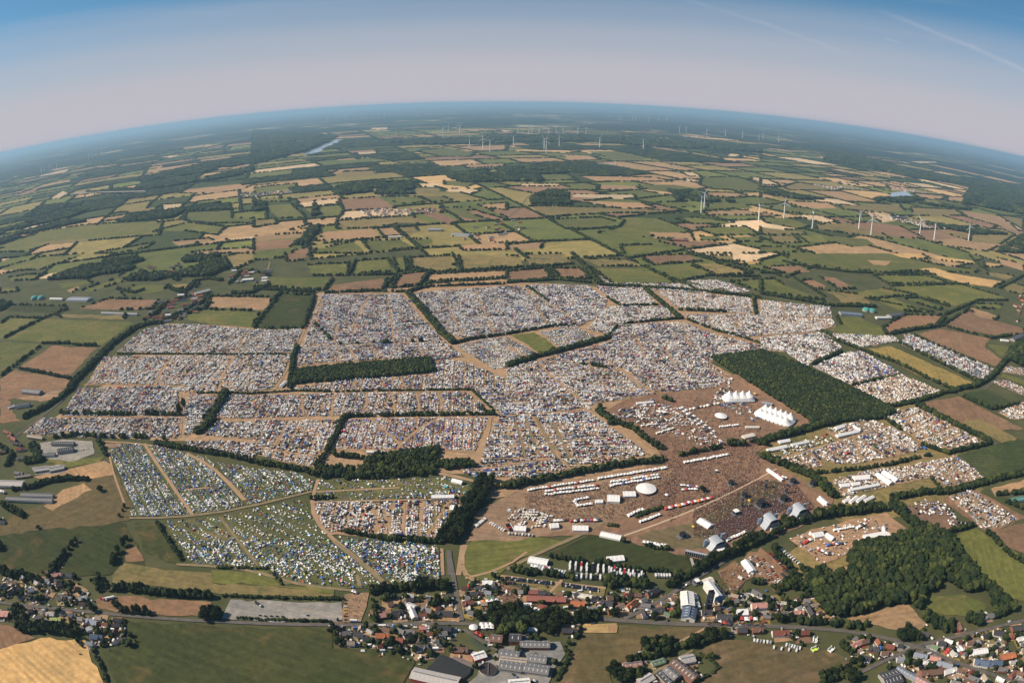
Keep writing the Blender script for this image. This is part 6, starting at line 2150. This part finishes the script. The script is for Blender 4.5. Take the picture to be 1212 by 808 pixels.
TREES = []     # (x, y, r, h, hedge name or None, order along it)
def add_tree(p, r, h, name=None, order=0): TREES.append((float(p[0]), float(p[1]), r, h, name, order))
for l in HEDGES.strip().split('\n'):
    a = l.split(' ', 3)
    r, rows, gap = float(a[0]), int(a[1]), float(a[2])
    if a[3].startswith('- '): name, txt = None, a[3][2:]
    else: name, txt = a[3].split(' - ')
    line = P(txt)
    if r > 4 and rows > 1: r *= .9
    k = 0
    for row in range(rows):
        off = (row - (rows-1)/2)*r*1.05
        for p, ang in walk(line, r*1.45, .5):
            if random.random() < gap: continue
            rr = r*random.uniform(.72, 1.15)
            q = p + np.array([-math.sin(ang), math.cos(ang)])*(off + random.uniform(-.25, .25)*r)
            add_tree(q, rr, min(rr*random.uniform(1.7, 2.3), 15) if r > 3.6 else rr*random.uniform(1.0, 1.5), name, k); k += 1
WPOLY = []
for l in WOODL.strip().split('\n'):
    r, txt = l.split(' ', 1); r = float(r); poly = P(txt); WPOLY.append(np.array(poly))
    c = np.mean(poly, 0); d = math.hypot(*c); st = max(r*1.25, d/240)
    if len(WPOLY) < 3: st *= .8
    for q in fill(poly, st, r):
        if d > 2600 and vnoise(q[0], q[1], 130, 51) < .30: continue
        rr = st*random.choice((random.uniform(.45, .7), random.uniform(.6, .95), random.uniform(.9, 1.3)))
        h = random.uniform(8, 13) + rr*.6
        if len(WPOLY) in (3, 4): rr *= .8; h *= .66
        if len(WPOLY) < 3: rr = st*random.uniform(.65, 1.0); h = random.uniform(9, 11.5) if r < 9 else random.uniform(10, 16)
        add_tree(q, rr, h)
for pa, dist in WOODS:
    st = max(11, dist/150, dist/105 if dist > 8000 else 0)
    for q in fill(pa, st, st): add_tree(q, st*random.uniform(.65, 1.0), random.uniform(11, 17))
n0 = len(TREES)
# hedges of the far patchwork and of the far hand-laid fields
def edge_trees(a, b, dist, dens=1.0):
    n = vnoise((a[0]+b[0])/2, (a[1]+b[1])/2, 700, 21)
    gap = .12 if n > .45 else .45
    st = max(11, dist/210, dist/150 if dist > 6500 else 0)
    for p, ang in walk([a, b], st, .6):
        if random.random() < gap*dens: continue
        r = st*random.uniform(.42, .62)
        if dist > 6000: r = st*random.uniform(.35, .62)
        add_tree(p + np.array([random.gauss(0, 2), random.gauss(0, 2)]), r, random.uniform(6, 12), 'edge')
for a, b, dist in HEDGE_EDGES: edge_trees(a, b, dist)
for reg, c, pts in ALLF:
    if reg[0] == 'A' or (reg in ('B0', 'B3', 'B1', 'B2') and pts[:, 1].mean() > 1700):
        for i in range(len(pts)):
            if random.random() < .62:
                a, b = pts[i-1], pts[i]
                d = math.hypot(*((a+b)/2)); edge_trees(a, b, d, .8)
T = np.array([(t[0], t[1], t[2], t[3]) for t in TREES])
ise = np.array([t[4] == 'edge' for t in TREES])
px, py = PX(T[:, 0], T[:, 1])
LAKES = ['A1 240 330 300 300 345 278 408 262 430 266 380 294 340 312 300 328 255 340', 'A3 590 500 668 490 700 512 600 516']
keep = (px > -45) & (px < 1257) & (py < 880) & (py > 100)
for txt in LAKES: keep &= ~pip(T[:, :2], P(txt))
# patchwork hedges do not cross fields, camps or the arena laid out by hand
for reg, c, pts in ALLF:
    cc = pts.mean(0); sh = cc + (pts-cc)*.93
    keep &= ~(ise & pip(T[:, :2], sh))
for d, pal, pts in CAMPL: keep &= ~(ise & pip(T[:, :2], pts))
keep &= ~(ise & (py > 400))
# nor do any trees stand on a road
for (L, hw), l in zip(LANES, ROADS.strip().split('\n')):
    if ' R ' in l[:10] or l.startswith('road') or l.startswith('lane'): keep &= ~near_line(T[:, :2], L, hw + 1.5)
# nor on the houses (footprints are filled in below)
# ------------------------------------------------------------------ nothing grows inside buildings; the trees seen largest become trees of their own
def in_foot(pts, grow=0.0):
    m = np.zeros(len(pts), bool)
    F_ = np.array([f if len(f) == 4 else np.array([f.min(0), [f[:, 0].max(), f[:, 1].min()], f.max(0), [f[:, 0].min(), f[:, 1].max()]]) for f in FOOT])
    cen = F_.mean(1); rad = np.sqrt(((F_ - cen[:, None])**2).sum(2)).max(1) + grow
    order = np.argsort(pts[:, 0]); sx = pts[order, 0]
    for f, c, r in zip(FOOT, cen, rad):
        i0, i1 = np.searchsorted(sx, (c[0]-r, c[0]+r)); idx = order[i0:i1]
        idx = idx[np.abs(pts[idx, 1]-c[1]) < r]
        if len(idx):
            cc = np.mean(f, 0); g = cc + (f-cc)*(1 + grow/max(3, r-grow))
            m[idx] |= pip(pts[idx], g)
    return m
keep &= ~in_foot(T[:, :2], 2.0)
for cx, cy, rot in YARD:           # garden shrubs
    for q in range(4):
        a0 = random.uniform(0, 6.28); r_ = random.uniform(8, 16); TREES.append((cx + r_*math.cos(a0), cy + r_*math.sin(a0), *random.choice(((random.uniform(1.6, 3.4), random.uniform(2.5, 6)), (random.uniform(1.6, 3.4), random.uniform(2.5, 6)), (random.uniform(3.5, 5.5), random.uniform(7, 11)))), None, 0))
_n = len(TREES) - len(keep); T = np.array([(t[0], t[1], t[2], t[3]) for t in TREES]); _k = ~in_foot(T[-_n:, :2], 1.0)
for (L, hw), l in zip(LANES, ROADS.strip().split('\n')):
    if l.startswith('road'): _k &= ~near_line(T[-_n:, :2], L, hw + 2)
keep = np.concatenate([keep, _k])
for d, pal, pts in CAMPL: pass
for txt in BIGTREES.strip().split('\n'):
    st, pos = txt.split('|'); a = st.split(' ', 2); q = pos.split(); TREES.append((*R_(q[0], float(q[1]), float(q[2])), float(a[0]), float(a[1]), '!' + a[2], 0))
nb = len(TREES) - len(keep)
T = np.array([(t[0], t[1], t[2], t[3]) for t in TREES]); keep = np.concatenate([keep, np.ones(nb, bool)])
px, py = PX(T[:, 0], T[:, 1]); dist = np.sqrt(T[:, 0]**2 + T[:, 1]**2 + H*H); size = T[:, 2]*2/dist*FPX
named = np.array([bool(t[4]) and t[4] != 'edge' for t in TREES])
solo = np.array([bool(t[4]) and t[4][0] == '!' for t in TREES])
cand = np.nonzero(keep & named & (px > -3) & (px < 1215) & (py < 815))[0]
cand = cand[np.argsort(-(size[cand] + 100*solo[cand]))][:290]
ind = np.zeros(len(TREES), bool); ind[cand] = True
def leafy(seed, tall):
    """a full crown: uneven lobes, each covered with small tilted leaf clumps, and gaps between"""
    rng = np.random.default_rng(seed); V, Tt = [], []; o = 0
    lobes = [(0, 0, .55, .62)] + [(.48*math.cos(a), .48*math.sin(a), rng.uniform(.30, .78), rng.uniform(.34, .50)) for a in rng.uniform(0, 2*PI, 7)] + [(0.1, 0, .86, .36)]
    for lx, ly, lz, lr in lobes:
        v, t = blob(I1, .15, rng); v = v*[lr*.86, lr*.86, lr*.62*.86] + [lx, ly, lz]; V.append(v); Tt.append(t+o); o += len(v)
        n = int(95*lr)
        dirs = rng.normal(size=(n, 3)); dirs /= np.linalg.norm(dirs, axis=1)[:, None]
        cen = dirs*[lr, lr, lr*.62]*rng.uniform(.82, 1.06, (n, 1)) + [lx, ly, lz]
        s = rng.uniform(.06, .12, n)
        for c, d, k in zip(cen, dirs, s):
            u = np.cross(d, rng.normal(size=3)); u /= np.linalg.norm(u); w = np.cross(d, u)
            v = np.array([c + u*k, c - u*k*.5 + w*k*.8, c - u*k*.5 - w*k*.8, c + d*k*.9])
            V.append(v); Tt.append(np.array([[0, 1, 3], [1, 2, 3], [2, 0, 3]])+o); o += 4
    return np.concatenate(V), np.concatenate(Tt)
def mesh_np(name, v, t, mats):
    me = bpy.data.meshes.new(name); me.from_pydata(v.tolist(), [], t.tolist())
    for m in mats: me.materials.append(m)
    me.update(); return me
CROWNS = [[mesh_np('tree_crown', *leafy(40+i*3+j, 1), [LEAF[j]]) for j in range(3)] for i in range(3)]
mb = MB(); mb.cyl(0, 0, 0, .45, .055, .035, 7, cap=False)
for a in range(4):
    q = MB(); q.cyl(0, 0, 0, .45, .022, .008, 5); c_, s_ = math.cos(a*1.6), math.sin(a*1.6)
    mb.add([(p[0] + p[2]*.75*c_, p[1] + p[2]*.75*s_, .34 + p[2]*.85) for p in q.v], q.f)
TRUNK = mb.mesh('tree_trunk', [BARK])
seen = {}
for i in sorted(cand, key=lambda i: (TREES[i][4], px[i])):
    x, y, r, h, name, order = TREES[i]
    e = obj('tree', None, loc=(x, y, -.3), rz=random.uniform(0, 6.28))
    j = 0 if random.random() < .62 else (1 if random.random() < .75 else 2)
    if name[0] == '!': j = 2 if ('green' in name and 'grey' not in name) or 'paler' in name or 'golden' in name else 0
    cr_ = obj('crown', random.choice(CROWNS)[j], e); cr_.scale = (r*1.05, r*1.05, h*.92); cr_.location = (0, 0, h*.06)
    t_ = obj('trunk', TRUNK, e); t_.scale = (h, h, h)
    look = ['dark', 'mid green', 'light green'][j]
    bush = h < 6
    if name[0] == '!': lab = name[1:]; g = None
    else:
        seen[name] = seen.get(name, 0) + 1
        nm = name[4:] if name.startswith('the ') else name
        lab = f"{look} {'bush' if bush else 'tree'}, {ordw(seen[name])} from west, in {name}"; g = 'trees of ' + name
    tag(e, lab, 'bush' if (bush and name[0] != '!') else 'tree', g)
# everything else that is green, far too much to count
def bake_trees(name, mask, kind):
    idx = np.nonzero(mask)[0]
    pr = RNG.integers(0, 12, len(idx)); groups = []
    for k in range(12):
        q = idx[pr == k]; n = len(q)
        z = np.where(T[q, 3] < 6, -.5, -.3)
        groups.append((np.column_stack([T[q, 0], T[q, 1], z]), RNG.uniform(0, 2*PI, n), np.column_stack([T[q, 2]*RNG.uniform(1.0, 1.25, n), T[q, 2]*RNG.uniform(.9, 1.15, n), T[q, 3]])))
    return bake(name, CP[kind], groups, LEAF)
rest = keep & ~ind
isw = np.zeros(len(TREES), bool)
for w_ in WPOLY: isw |= pip(T[:, :2], w_)
near_ = rest & (dist < 1350); mid_ = rest & (dist >= 1350) & (dist < 2500); far_ = rest & (dist >= 2500)
_dk = pip(T[:, :2], WPOLY[1]) | pip(T[:, :2], WPOLY[0])
bake_trees('forest', near_ & isw & ~_dk, 'wood'); bake_trees('forest', near_ & _dk, 'mid'); bake_trees('hedgerow_foliage', near_ & ~isw, 'near')
bake_trees('forest', mid_ & isw, 'mid'); bake_trees('hedgerow_foliage', mid_ & ~isw, 'mid')
bake_trees('forest', far_, 'far')
print('trees near/mid/far', near_.sum(), mid_.sum(), far_.sum(), 'tris', TRI[0])

# ------------------------------------------------------------------ the camps
mc = NT('camp_cover', .7, .3)
atc = mc.n('ShaderNodeVertexColor', layer_name='tone')
M_UNIT = mc.done(atc.outputs[0])
def P_dome():
    v = []; n = 6
    for z, r in ((0, 1.0), (.62, .80), (1.0, .06)): v += [(r*math.cos(2*PI*i/n), r*math.sin(2*PI*i/n), z) for i in range(n)]
    mb = MB(); mb.add(v, [(i, (i+1) % n, n+(i+1) % n, n+i) for i in range(n)] + [(n+i, n+(i+1) % n, 2*n) for i in range(n)]); return mb
def P_ridge():
    mb = MB(); mb.add([(-1, -1, 0), (1, -1, 0), (1, 1, 0), (-1, 1, 0), (-.85, 0, 1), (.85, 0, 1)], [(0, 1, 5, 4), (2, 3, 4, 5), (1, 2, 5), (3, 0, 4)]); return mb
def P_box():
    mb = MB(); mb.add([(-1, -1, .12), (1, -1, .12), (1, 1, .12), (-1, 1, .12), (-.94, -.96, 1), (.90, -.96, 1), (.90, .96, 1), (-.94, .96, 1)], [(4, 5, 6, 7), (0, 1, 5, 4), (1, 2, 6, 5), (2, 3, 7, 6), (3, 0, 4, 7)]); return mb
def P_pav():
    mb = MB(); mb.add([(-1, -1, .62), (1, -1, .62), (1, 1, .62), (-1, 1, .62), (0, 0, 1)], [(0, 1, 4), (1, 2, 4), (2, 3, 4), (3, 0, 4)])
    for x, y in ((-.97, -.97), (.97, .97), (-.97, .97), (.97, -.97)): mb.add([(x-.03, y, 0), (x+.03, y, 0), (x, y, .64)], [(0, 1, 2)])
    return mb
def P_car():
    mb = MB(); mb.add([(-1, -1, .2), (1, -1, .2), (1, 1, .2), (-1, 1, .2), (-1, -1, .6), (1, -1, .55), (1, 1, .55), (-1, 1, .6)], [(4, 5, 6, 7), (0, 1, 5, 4), (1, 2, 6, 5), (2, 3, 7, 6), (3, 0, 4, 7)])
    mb.add([(-.9, -.9, .58), (.45, -.9, .56), (.45, .9, .56), (-.9, .9, .58), (-.7, -.75, 1), (.1, -.75, 1), (.1, .75, 1), (-.7, .75, 1)], [(4, 5, 6, 7), (0, 1, 5, 4), (1, 2, 6, 5), (2, 3, 7, 6), (3, 0, 4, 7)]); return mb
UP = [tri_proto(f()) for f in (P_dome, P_ridge, P_box, P_pav, P_car)]
US = np.array([[1.45, 1.35, 1.3], [2.3, 1.5, 1.7], [2.8, 1.12, 2.5], [1.5, 1.5, 2.6], [2.1, .87, 1.45]])
C_ = {'white': (.73, .72, .70), 'cream': (.60, .56, .50), 'grey': (.30, .31, .33), 'dark': (.045, .047, .055), 'navy': (.04, .06, .20), 'blue': (.05, .16, .50), 'teal': (.03, .28, .34), 'green': (.07, .16, .07),
      'olive': (.13, .13, .07), 'yellow': (.62, .50, .12), 'orange': (.62, .22, .07), 'red': (.40, .05, .05), 'purple': (.22, .13, .30), 'silver': (.42, .43, .46), 'tan': (.40, .30, .20), 'lime': (.40, .50, .12), 'brown': (.13, .065, .05)}
PAL = {   # weights of the five forms, and of the colours for tents / vehicles
 'w': ([.06, .12, .42, .26, .14], 'white:13 cream:3 grey:2 silver:2 dark:2 blue:.7 tan:1', 'white:9 silver:2 dark:3 grey:1 red:.4'),
 'm': ([.16, .20, .22, .22, .20], 'white:10 cream:3 grey:3 silver:2 blue:2.4 navy:3 dark:3.5 brown:1.5 purple:1 olive:1 green:.8 teal:.4 red:.7 tan:1', 'white:9 silver:3 dark:5 navy:.8 red:.8 grey:1.5'),  # extra dark and brown units imitate the shadowed gaps between tents
 'c': ([.44, .24, .05, .24, .03], 'white:10 cream:2 grey:3 blue:3.4 teal:2 navy:2.6 green:2.4 olive:2 yellow:1 lime:.6 orange:.5 red:.6 silver:2', 'white:5 silver:2 dark:3'),
 'y': ([.46, .22, .02, .28, .02], 'white:9 cream:2 grey:2 blue:3.6 teal:2.2 navy:2 green:2 olive:1 yellow:1.4 lime:1 orange:.6 red:.6 silver:1.5', 'white:5 dark:3'),
 'x': ([.30, .40, .05, .20, .05], 'white:4 grey:3 purple:3 orange:2.4 tan:2 red:.7 blue:1.6 cream:2 dark:1', 'white:5 dark:3 red:1'),
 'v': ([.05, .10, .26, .19, .40], 'white:9 cream:3 tan:2 grey:2 dark:2 blue:.6', 'white:7 dark:6 silver:3 red:.6 grey:2 navy:1'),
 'z': ([.02, .12, .44, .30, .12], 'white:9 cream:3 dark:2 tan:1 grey:1', 'white:9 dark:3 silver:1 red:.5')}
def pick(spec, n):
    k, w = zip(*[s.split(':') for s in spec.split()]); w = np.array(w, float); return np.array(k)[RNG.choice(len(k), n, p=w/w.sum())]
U = {k: [] for k in ('pos', 'rz', 'form', 'col', 'camp', 'sc')}
lane_far = LANES
for ci, (dens, pal, poly) in enumerate(CAMPL):
    c = poly.mean(0); dd = math.hypot(*c)
    k = max(range(len(poly)), key=lambda i: math.dist(poly[i-1], poly[i])); ang = math.atan2(*( (poly[k]-poly[k-1])[::-1])) + PI/2
    if pal in 'y': ang = math.atan2(*((np.array(R_('C1', 330, 780)) - np.array(R_('C0', 1060, 540)))[::-1])); 
    if pal == 'c' and c[1] < 1150: ang = math.atan2(*((np.array(R_('C0', 920, 520)) - np.array(R_('C0', 700, 190)))[::-1]))
    u = np.array([math.cos(ang), math.sin(ang)]); v = np.array([-u[1], u[0]])
    au, av = poly @ u, poly @ v
    st_u, st_v = {'w': (5.2, 3.9), 'm': (4.3, 3.7), 'c': (3.3, 3.0), 'y': (3.3, 3.1), 'x': (3.5, 3.0), 'v': (5.0, 4.1), 'z': (6.0, 4.9)}[pal]
    rows = []; p = av.min()
    cyc = 0
    while p < av.max():
        rows.append(p); cyc += 1; p += st_v if cyc % (4 if pal == 'y' else 5) else st_v*{'v': 1.9, 'y': 3.2, 'c': 2.3}.get(pal, 2.1)
    gu = np.arange(au.min(), au.max(), st_u)
    g = np.stack(np.meshgrid(gu, np.array(rows)), 2).reshape(-1, 2)
    g += RNG.normal(0, 1, g.shape)*[st_u*.24, st_v*.09]
    pts = g[:, :1]*u + g[:, 1:]*v
    pts = pts[pip(pts, poly)]
    nzv = np.array([vnoise(a, b, 38, 31) for a, b in pts]); nz2 = np.array([vnoise(a, b, 120, 32) for a, b in pts])
    prob = dens*(.70 + .75*(.55*nzv + .45*nz2)) if dens < .9 else dens*(.72 + .34*nzv)
    pts = pts[RNG.random(len(pts)) < prob]
    for L, hw in LANES: pts = pts[~near_line(pts, L, hw)] if len(pts) else pts
    n = len(pts)
    if n == 0: continue
    w = np.array(PAL[pal][0]); form = RNG.choice(5, n, p=w/w.sum())
    # neighbours keep together: cars park by cars, tents stand in clans of like colours
    cl = np.array([vnoise(a, b, 13, 41) for a, b in pts]); cl2 = np.array([vnoise(a, b, 27, 43) for a, b in pts])
    swap = RNG.random(n) < .55
    form = np.where(swap & (cl > .62), RNG.choice([2, 3], n) if pal in 'wmvz' else RNG.choice([0, 3], n), form)
    form = np.where(swap & (cl < .34), RNG.choice([4, 1], n, p=[.65, .35]) if pal in 'wmvz' else RNG.choice([0, 1], n), form)
    col = np.where(np.isin(form, (2, 4)), pick(PAL[pal][2], n), pick(PAL[pal][1], n))
    dark = (RNG.random(n) < .5) & (cl2 < .36); pale = (RNG.random(n) < .5) & (cl2 > .64)
    col = np.where(dark, pick('dark:5 navy:2 grey:3 green:1 red:.7 brown:1.5 blue:1', n), col); col = np.where(pale, pick('white:9 cream:2 silver:1', n), col)
    U['pos'].append(pts); U['rz'].append(ang + RNG.choice([0, PI/2, PI], n) + RNG.normal(0, .13, n)); U['form'].append(form); U['col'].append(col)
    U['camp'].append(np.full(n, ci)); U['sc'].append((.86 if pal in 'cy' else 1)*RNG.uniform(.78, 1.15, n) * (1 + .5*(RNG.random(n) < .03)))
yc = np.array([(c_[0], c_[1]) for c_ in YARD for _ in range(6)]); yc = yc + RNG.normal(0, 9, yc.shape); n = len(yc)
rd = np.zeros(n, bool)
for (L, hw), l in zip(LANES, ROADS.strip().split('\n')):
    if l.startswith('road'): rd |= near_line(yc, L, hw)
yc = yc[~rd]; n = len(yc)
U['pos'].append(yc); U['rz'].append(np.array([random.choice((.1, 1.67)) for _ in range(n)])); U['form'].append(RNG.choice(5, n, p=[.05, .25, .2, .25, .25])); U['col'].append(pick('white:6 cream:3 grey:2 dark:3 tan:2 silver:1 red:.6 blue:.5', n)); U['camp'].append(np.full(n, 99)); U['sc'].append(RNG.uniform(.7, 1.3, n))
U = {k: np.concatenate(v) for k, v in U.items()}
ok = ~in_foot(U['pos'], .5)
# keep clear of the hedges
tk = np.nonzero(keep & ~np.array([t[4] == 'edge' for t in TREES]) & (dist < 3500))[0]
cell = {}
for i in tk: cell.setdefault((int(T[i, 0]//12), int(T[i, 1]//12)), []).append(i)
for j, (x, y) in enumerate(U['pos']):
    if not ok[j]: continue
    cx, cy = int(x//12), int(y//12)
    for a in (-1, 0, 1):
        for b in (-1, 0, 1):
            for i in cell.get((cx+a, cy+b), ()):
                if (T[i, 0]-x)**2 + (T[i, 1]-y)**2 < (T[i, 2]*.8)**2: ok[j] = False
U = {k: v[ok] for k, v in U.items()}
ux, uy = PX(U['pos'][:, 0], U['pos'][:, 1])
print('camp units', len(ux))
# the 300 tents seen largest are tents of their own
tentish = np.isin(U['form'], (0, 1, 3))
blockA = (ux > 445) & (ux < 530) & (uy < 700); 
cd = np.nonzero(tentish & (U['camp'] < 90) & (ux > 2) & (ux < 1210) & (uy < 760))[0]
cd = cd[np.argsort(-uy[cd])][:300]
indu = np.zeros(len(ux), bool); indu[cd] = True
tm = {}
FN = {0: 'dome tent', 1: 'ridge tent', 3: 'pavilion'}
def tent_mesh(form, col):
    if (form, col) in tm: return tm[(form, col)]
    mb = [P_dome, P_ridge, None, P_pav][form]()
    mats = [plain('tent_' + col, C_[col], .7, .3, var=.04), M_DARK]
    if form == 0: mb.add([(.98, -.25, 0), (.98, .25, 0), (.86, 0, .5)], [(0, 1, 2)], 1)       # the door
    if form == 1: mb.add([(1.01, -.4, 0), (1.01, .4, 0), (.90, 0, .7)], [(0, 1, 2)], 1)
    mb.v = [tuple(np.array(p)*US[form]) for p in mb.v]
    tm[(form, col)] = mb.mesh('tent', mats); return tm[(form, col)]
bands = {}
for i in cd:
    side = 'east of the track' if ux[i] > 430 + (uy[i]-640)*.6 + 20 else 'west of the track'
    if uy[i] < 640 or ux[i] > 540 or ux[i] < 200: side = 'off the main meadow'
    bands.setdefault((side, int(uy[i]//2.0)), []).append(i)
rank = {}
for side in {k[0] for k in bands}:
    for r_, key in enumerate(sorted([k for k in bands if k[0] == side], key=lambda k: -k[1])):
        for k, i in enumerate(sorted(bands[key], key=lambda i: ux[i])): rank[i] = (side, r_+1, k+1)
for i in cd:
    side, r_, k = rank[i]; f, c = int(U['form'][i]), str(U['col'][i]); s = U['sc'][i]
    o = obj('tent', tent_mesh(f, c), loc=(U['pos'][i, 0], U['pos'][i, 1], -.05), rz=float(U['rz'][i])); o.scale = (s, s, s)
    tag(o, f"{'navy blue' if c=='navy' else c} {FN[f]}, {ordw(k)} from west in the {ordw(r_)} southernmost row {side}", 'tent', 'tents at the south end of the camp ' + side)
rst = ~indu
grp = []
for f in range(5):
    q = np.nonzero(rst & (U['form'] == f))[0]; n = len(q)
    base = np.array([C_[c] for c in U['col'][q]])*RNG.uniform(.8, 1.15, (n, 1)) if n else np.zeros((0, 3))
    grp.append((np.column_stack([U['pos'][q], np.full(n, -.05)]), U['rz'][q], US[f]*U['sc'][q][:, None]*RNG.uniform(.9, 1.12, (n, 3)), np.column_stack([np.clip(base, 0, .8), np.ones(n)])))
bake('campsite_tents', UP, grp, [M_UNIT], colours=True)
print('tris', TRI[0])

# ------------------------------------------------------------------ the crowd
mb = MB(); mb.cyl(0, 0, 0, 1.5, .20, .26, 4); mb.cyl(0, 0, 1.5, 1.78, .12, .10, 3)
pr = tri_proto(mb)
def scatter(txt, n, pow_=None):
    poly = np.array(P(txt)); lo, hi = poly.min(0), poly.max(0); q = RNG.uniform(lo, hi, (n*4, 2)); q = q[pip(q, poly)][:n]; return q
crowd = [scatter('E1 180 460 400 330 560 250 760 230 830 300 720 350 560 400 530 500 400 540 260 580 210 520', 6500),
         scatter('E1 0 560 0 300 200 200 420 60 640 60 900 100 1060 300 1000 330 700 360 500 500 300 560', 6500),
         scatter('E1 200 540 300 380 480 300 640 330 600 400 540 480 420 520', 2600),
         scatter('C2 700 230 1212 150 1212 350 900 480 780 560 740 420 780 330', 4200),
         scatter('C2 80 420 480 370 760 300 830 330 800 470 560 540 200 560 90 500', 3200),
         scatter('C2 560 20 800 -40 1212 -60 1212 150 1040 190 860 220 760 230', 2600),
         scatter('D2 530 240 680 270 640 380 560 400 510 380', 160), scatter('D1 760 300 900 290 850 460 750 460', 70),
         scatter('E4 240 600 800 450 1000 430 800 720 500 760', 220), scatter('D3 560 440 900 450 900 490 560 480', 260), scatter('D2 380 440 520 470 500 560 380 520', 130),
         scatter('D3 620 180 760 140 760 290 640 300', 160), scatter('D2 300 60 330 200 480 240 470 225 340 190', 60)]
cw = np.concatenate(crowd); cw = cw[~in_foot(cw, 0)]
for (L, hw), l in zip(LANES, ROADS.strip().split('\n')):
    if l.startswith('path'): cw = cw[~near_line(cw, L, 2.2) | (RNG.random(len(cw)) < .12)]
n = len(cw)
cc = np.array([C_[c] for c in pick('brown:13 dark:5 red:.7 white:.6 tan:1 navy:.4 grey:1', n)])
bake('crowd', [pr], [(np.column_stack([cw, np.zeros(n)]), RNG.uniform(0, 6, n), np.tile([1.5, 1.5, 1.05], (n, 1)), np.column_stack([cc*1.15, np.ones(n)]))], [M_UNIT], colours=True)

# ------------------------------------------------------------------ wind turbines
M_TW = plain('turbine_white', (.80, .80, .80), .4, .4, var=.02)
mb = MB(); mb.cyl(0, 0, 0, 92, 3.7, 2.4, 10); TM_T = mb.mesh('turbine_tower', [M_TW])
mb = MB(); mb.box(-2, 8, -2, 2, 91.5, 95.5, bottom=True); mb.box(-4, -1.8, -1.6, 1.6, 92, 95.2, bottom=True); TM_N = mb.mesh('turbine_nacelle', [M_TW])
mb = MB(); mb.add([(-3, -1.0, 0), (-3, 1.0, 0), (-3.1, 3.2, 9), (-3.1, .8, 44), (-3.1, -.6, 44), (-3.1, -2.4, 9), (-2.3, 0, 0), (-2.4, .3, 9), (-3, 0, 44)],
                  [(0, 1, 2, 5), (5, 2, 3, 4), (6, 0, 5, 7), (1, 6, 7, 2), (7, 5, 4, 8), (2, 7, 8, 3)]); TM_B = mb.mesh('turbine_blade', [M_TW])
def turbine(p, label, group, s=1.0, yaw=0.0):
    e = obj('wind_turbine', None, loc=(p[0], p[1], 0), rz=yaw); e.scale = (s, s, s)
    obj('tower', TM_T, e); na = obj('nacelle', TM_N, e); a0 = random.uniform(0, 2)
    for k in range(3):
        b = obj('blade', TM_B, e, (0, 0, 93.6)); b.rotation_euler = (a0 + k*2*PI/3, 0, 0)
    tag(e, label, 'wind turbine', group)
for name, s, txt in (('group above the eastern camps', 1.0, 'A2 928 614 943 590 1203 655 A3 108 615 238 662 452 664 508 692 732 692 798 714 956 718'),
                     ('front row below the dark horizon wood', 1.5, 'A1 1033 297 1097 312 1131 323 A2 31 300 178 312 188 327 250 300 443 306 652 312 A1 906 256 986 234'),
                     ('second row before the horizon', 1.5, 'A2 52 236 105 244 120 232 155 246 199 236 235 238 269 236 339 242 378 240 825 232 857 232 956 244 1044 248 1126 256 1205 270 A1 932 232'),
                     ('faint far row on the horizon', 1.6, 'A1 440 166 519 164 569 160 600 158 625 158 654 154 700 152 787 152 354 170 392 168 A2 532 172 543 172 600 174 616 170 676 178 725 178 764 180 A3 12 252 84 268'),
                     ('western far group near the left edge', 1.4, 'A0 200 440 215 425 238 418 252 412 272 405 425 360 442 350 460 350 486 345 505 342 530 335')):
    pts = P(txt); pts.sort(key=lambda p: PX(p[0], p[1])[0])
    for k, p in enumerate(pts): turbine(p, f"white turbine, {ordw(k+1)} from west, in the {name}", 'wind turbines, ' + name, s, random.uniform(1.2, 1.9))
# tall transmitter mast and silo specks on the horizon are lost in the haze; the long viaduct is not
a, b, c = [np.array(q) for q in P('A0 340 541 480 534 700 531')]
e = obj('viaduct', None, loc=(float(b[0]), float(b[1]), 0))
dk = MB(); pts = [a, b, c]; dirs = []
for p, q in ((a, b), (b, c)):
    d = (q-p); L = np.linalg.norm(d); u = d/L; n_ = np.array([-u[1], u[0]])*9; p0, q0 = p-b, q-b
    dk.add([(*(p0-n_), 42), (*(q0-n_), 42), (*(q0+n_), 42), (*(p0+n_), 42), (*(p0-n_), 36), (*(q0-n_), 36), (*(q0+n_), 36), (*(p0+n_), 36)], [(0, 1, 2, 3), (4, 5, 1, 0), (6, 7, 3, 2)])
obj('deck', dk.mesh('viaduct_deck', [M_CONC]), e)
q = MB(); q.box(-5, 5, -5, 5, 0, 36); pmm = q.mesh('viaduct_pier', [M_CONC])
for p, _ in walk([a-b, b-b, c-b], 190): obj('pier', pmm, e, (float(p[0]), float(p[1]), 0))
tag(e, 'long pale road viaduct on piers crossing the woods', 'viaduct')
# water
mw = NT('water', .12, .5); M_WATER = mw.done(mw.mix(.5, lin(.30, .38, .46), lin(.34, .42, .50)))
for txt in LAKES:
    poly_obj('lake', P(txt), -.05, M_WATER)

# ------------------------------------------------------------------ haze
m = bpy.data.materials.new('haze'); m.use_nodes = True; t_ = m.node_tree; t_.nodes.clear()
o_ = t_.nodes.new('ShaderNodeOutputMaterial'); v_ = t_.nodes.new('ShaderNodeVolumePrincipled')
v_.inputs['Color'].default_value = (.46, .74, .98, 1); v_.inputs['Density'].default_value = HAZE
v_.inputs['Anisotropy'].default_value = 0.1
t_.links.new(v_.outputs[0], o_.inputs['Volume'])
mb = MB(); mb.box(-125000, 125000, -125000, 125000, -2.2, 640, bottom=True)
obj('haze', mb.mesh('haze', [m]), kind='stuff')
dup_ = {k: v for k, v in LABELS.items() if len(v) > 1}
print('dl', len(dup_), list(dup_.items())[:5]); print('LONG', [k for k in LABELS if not 4 <= len(k.split()) <= 16]); print('cars', NCAR, 'tris', TRI[0], 'objects', len(bpy.data.objects))
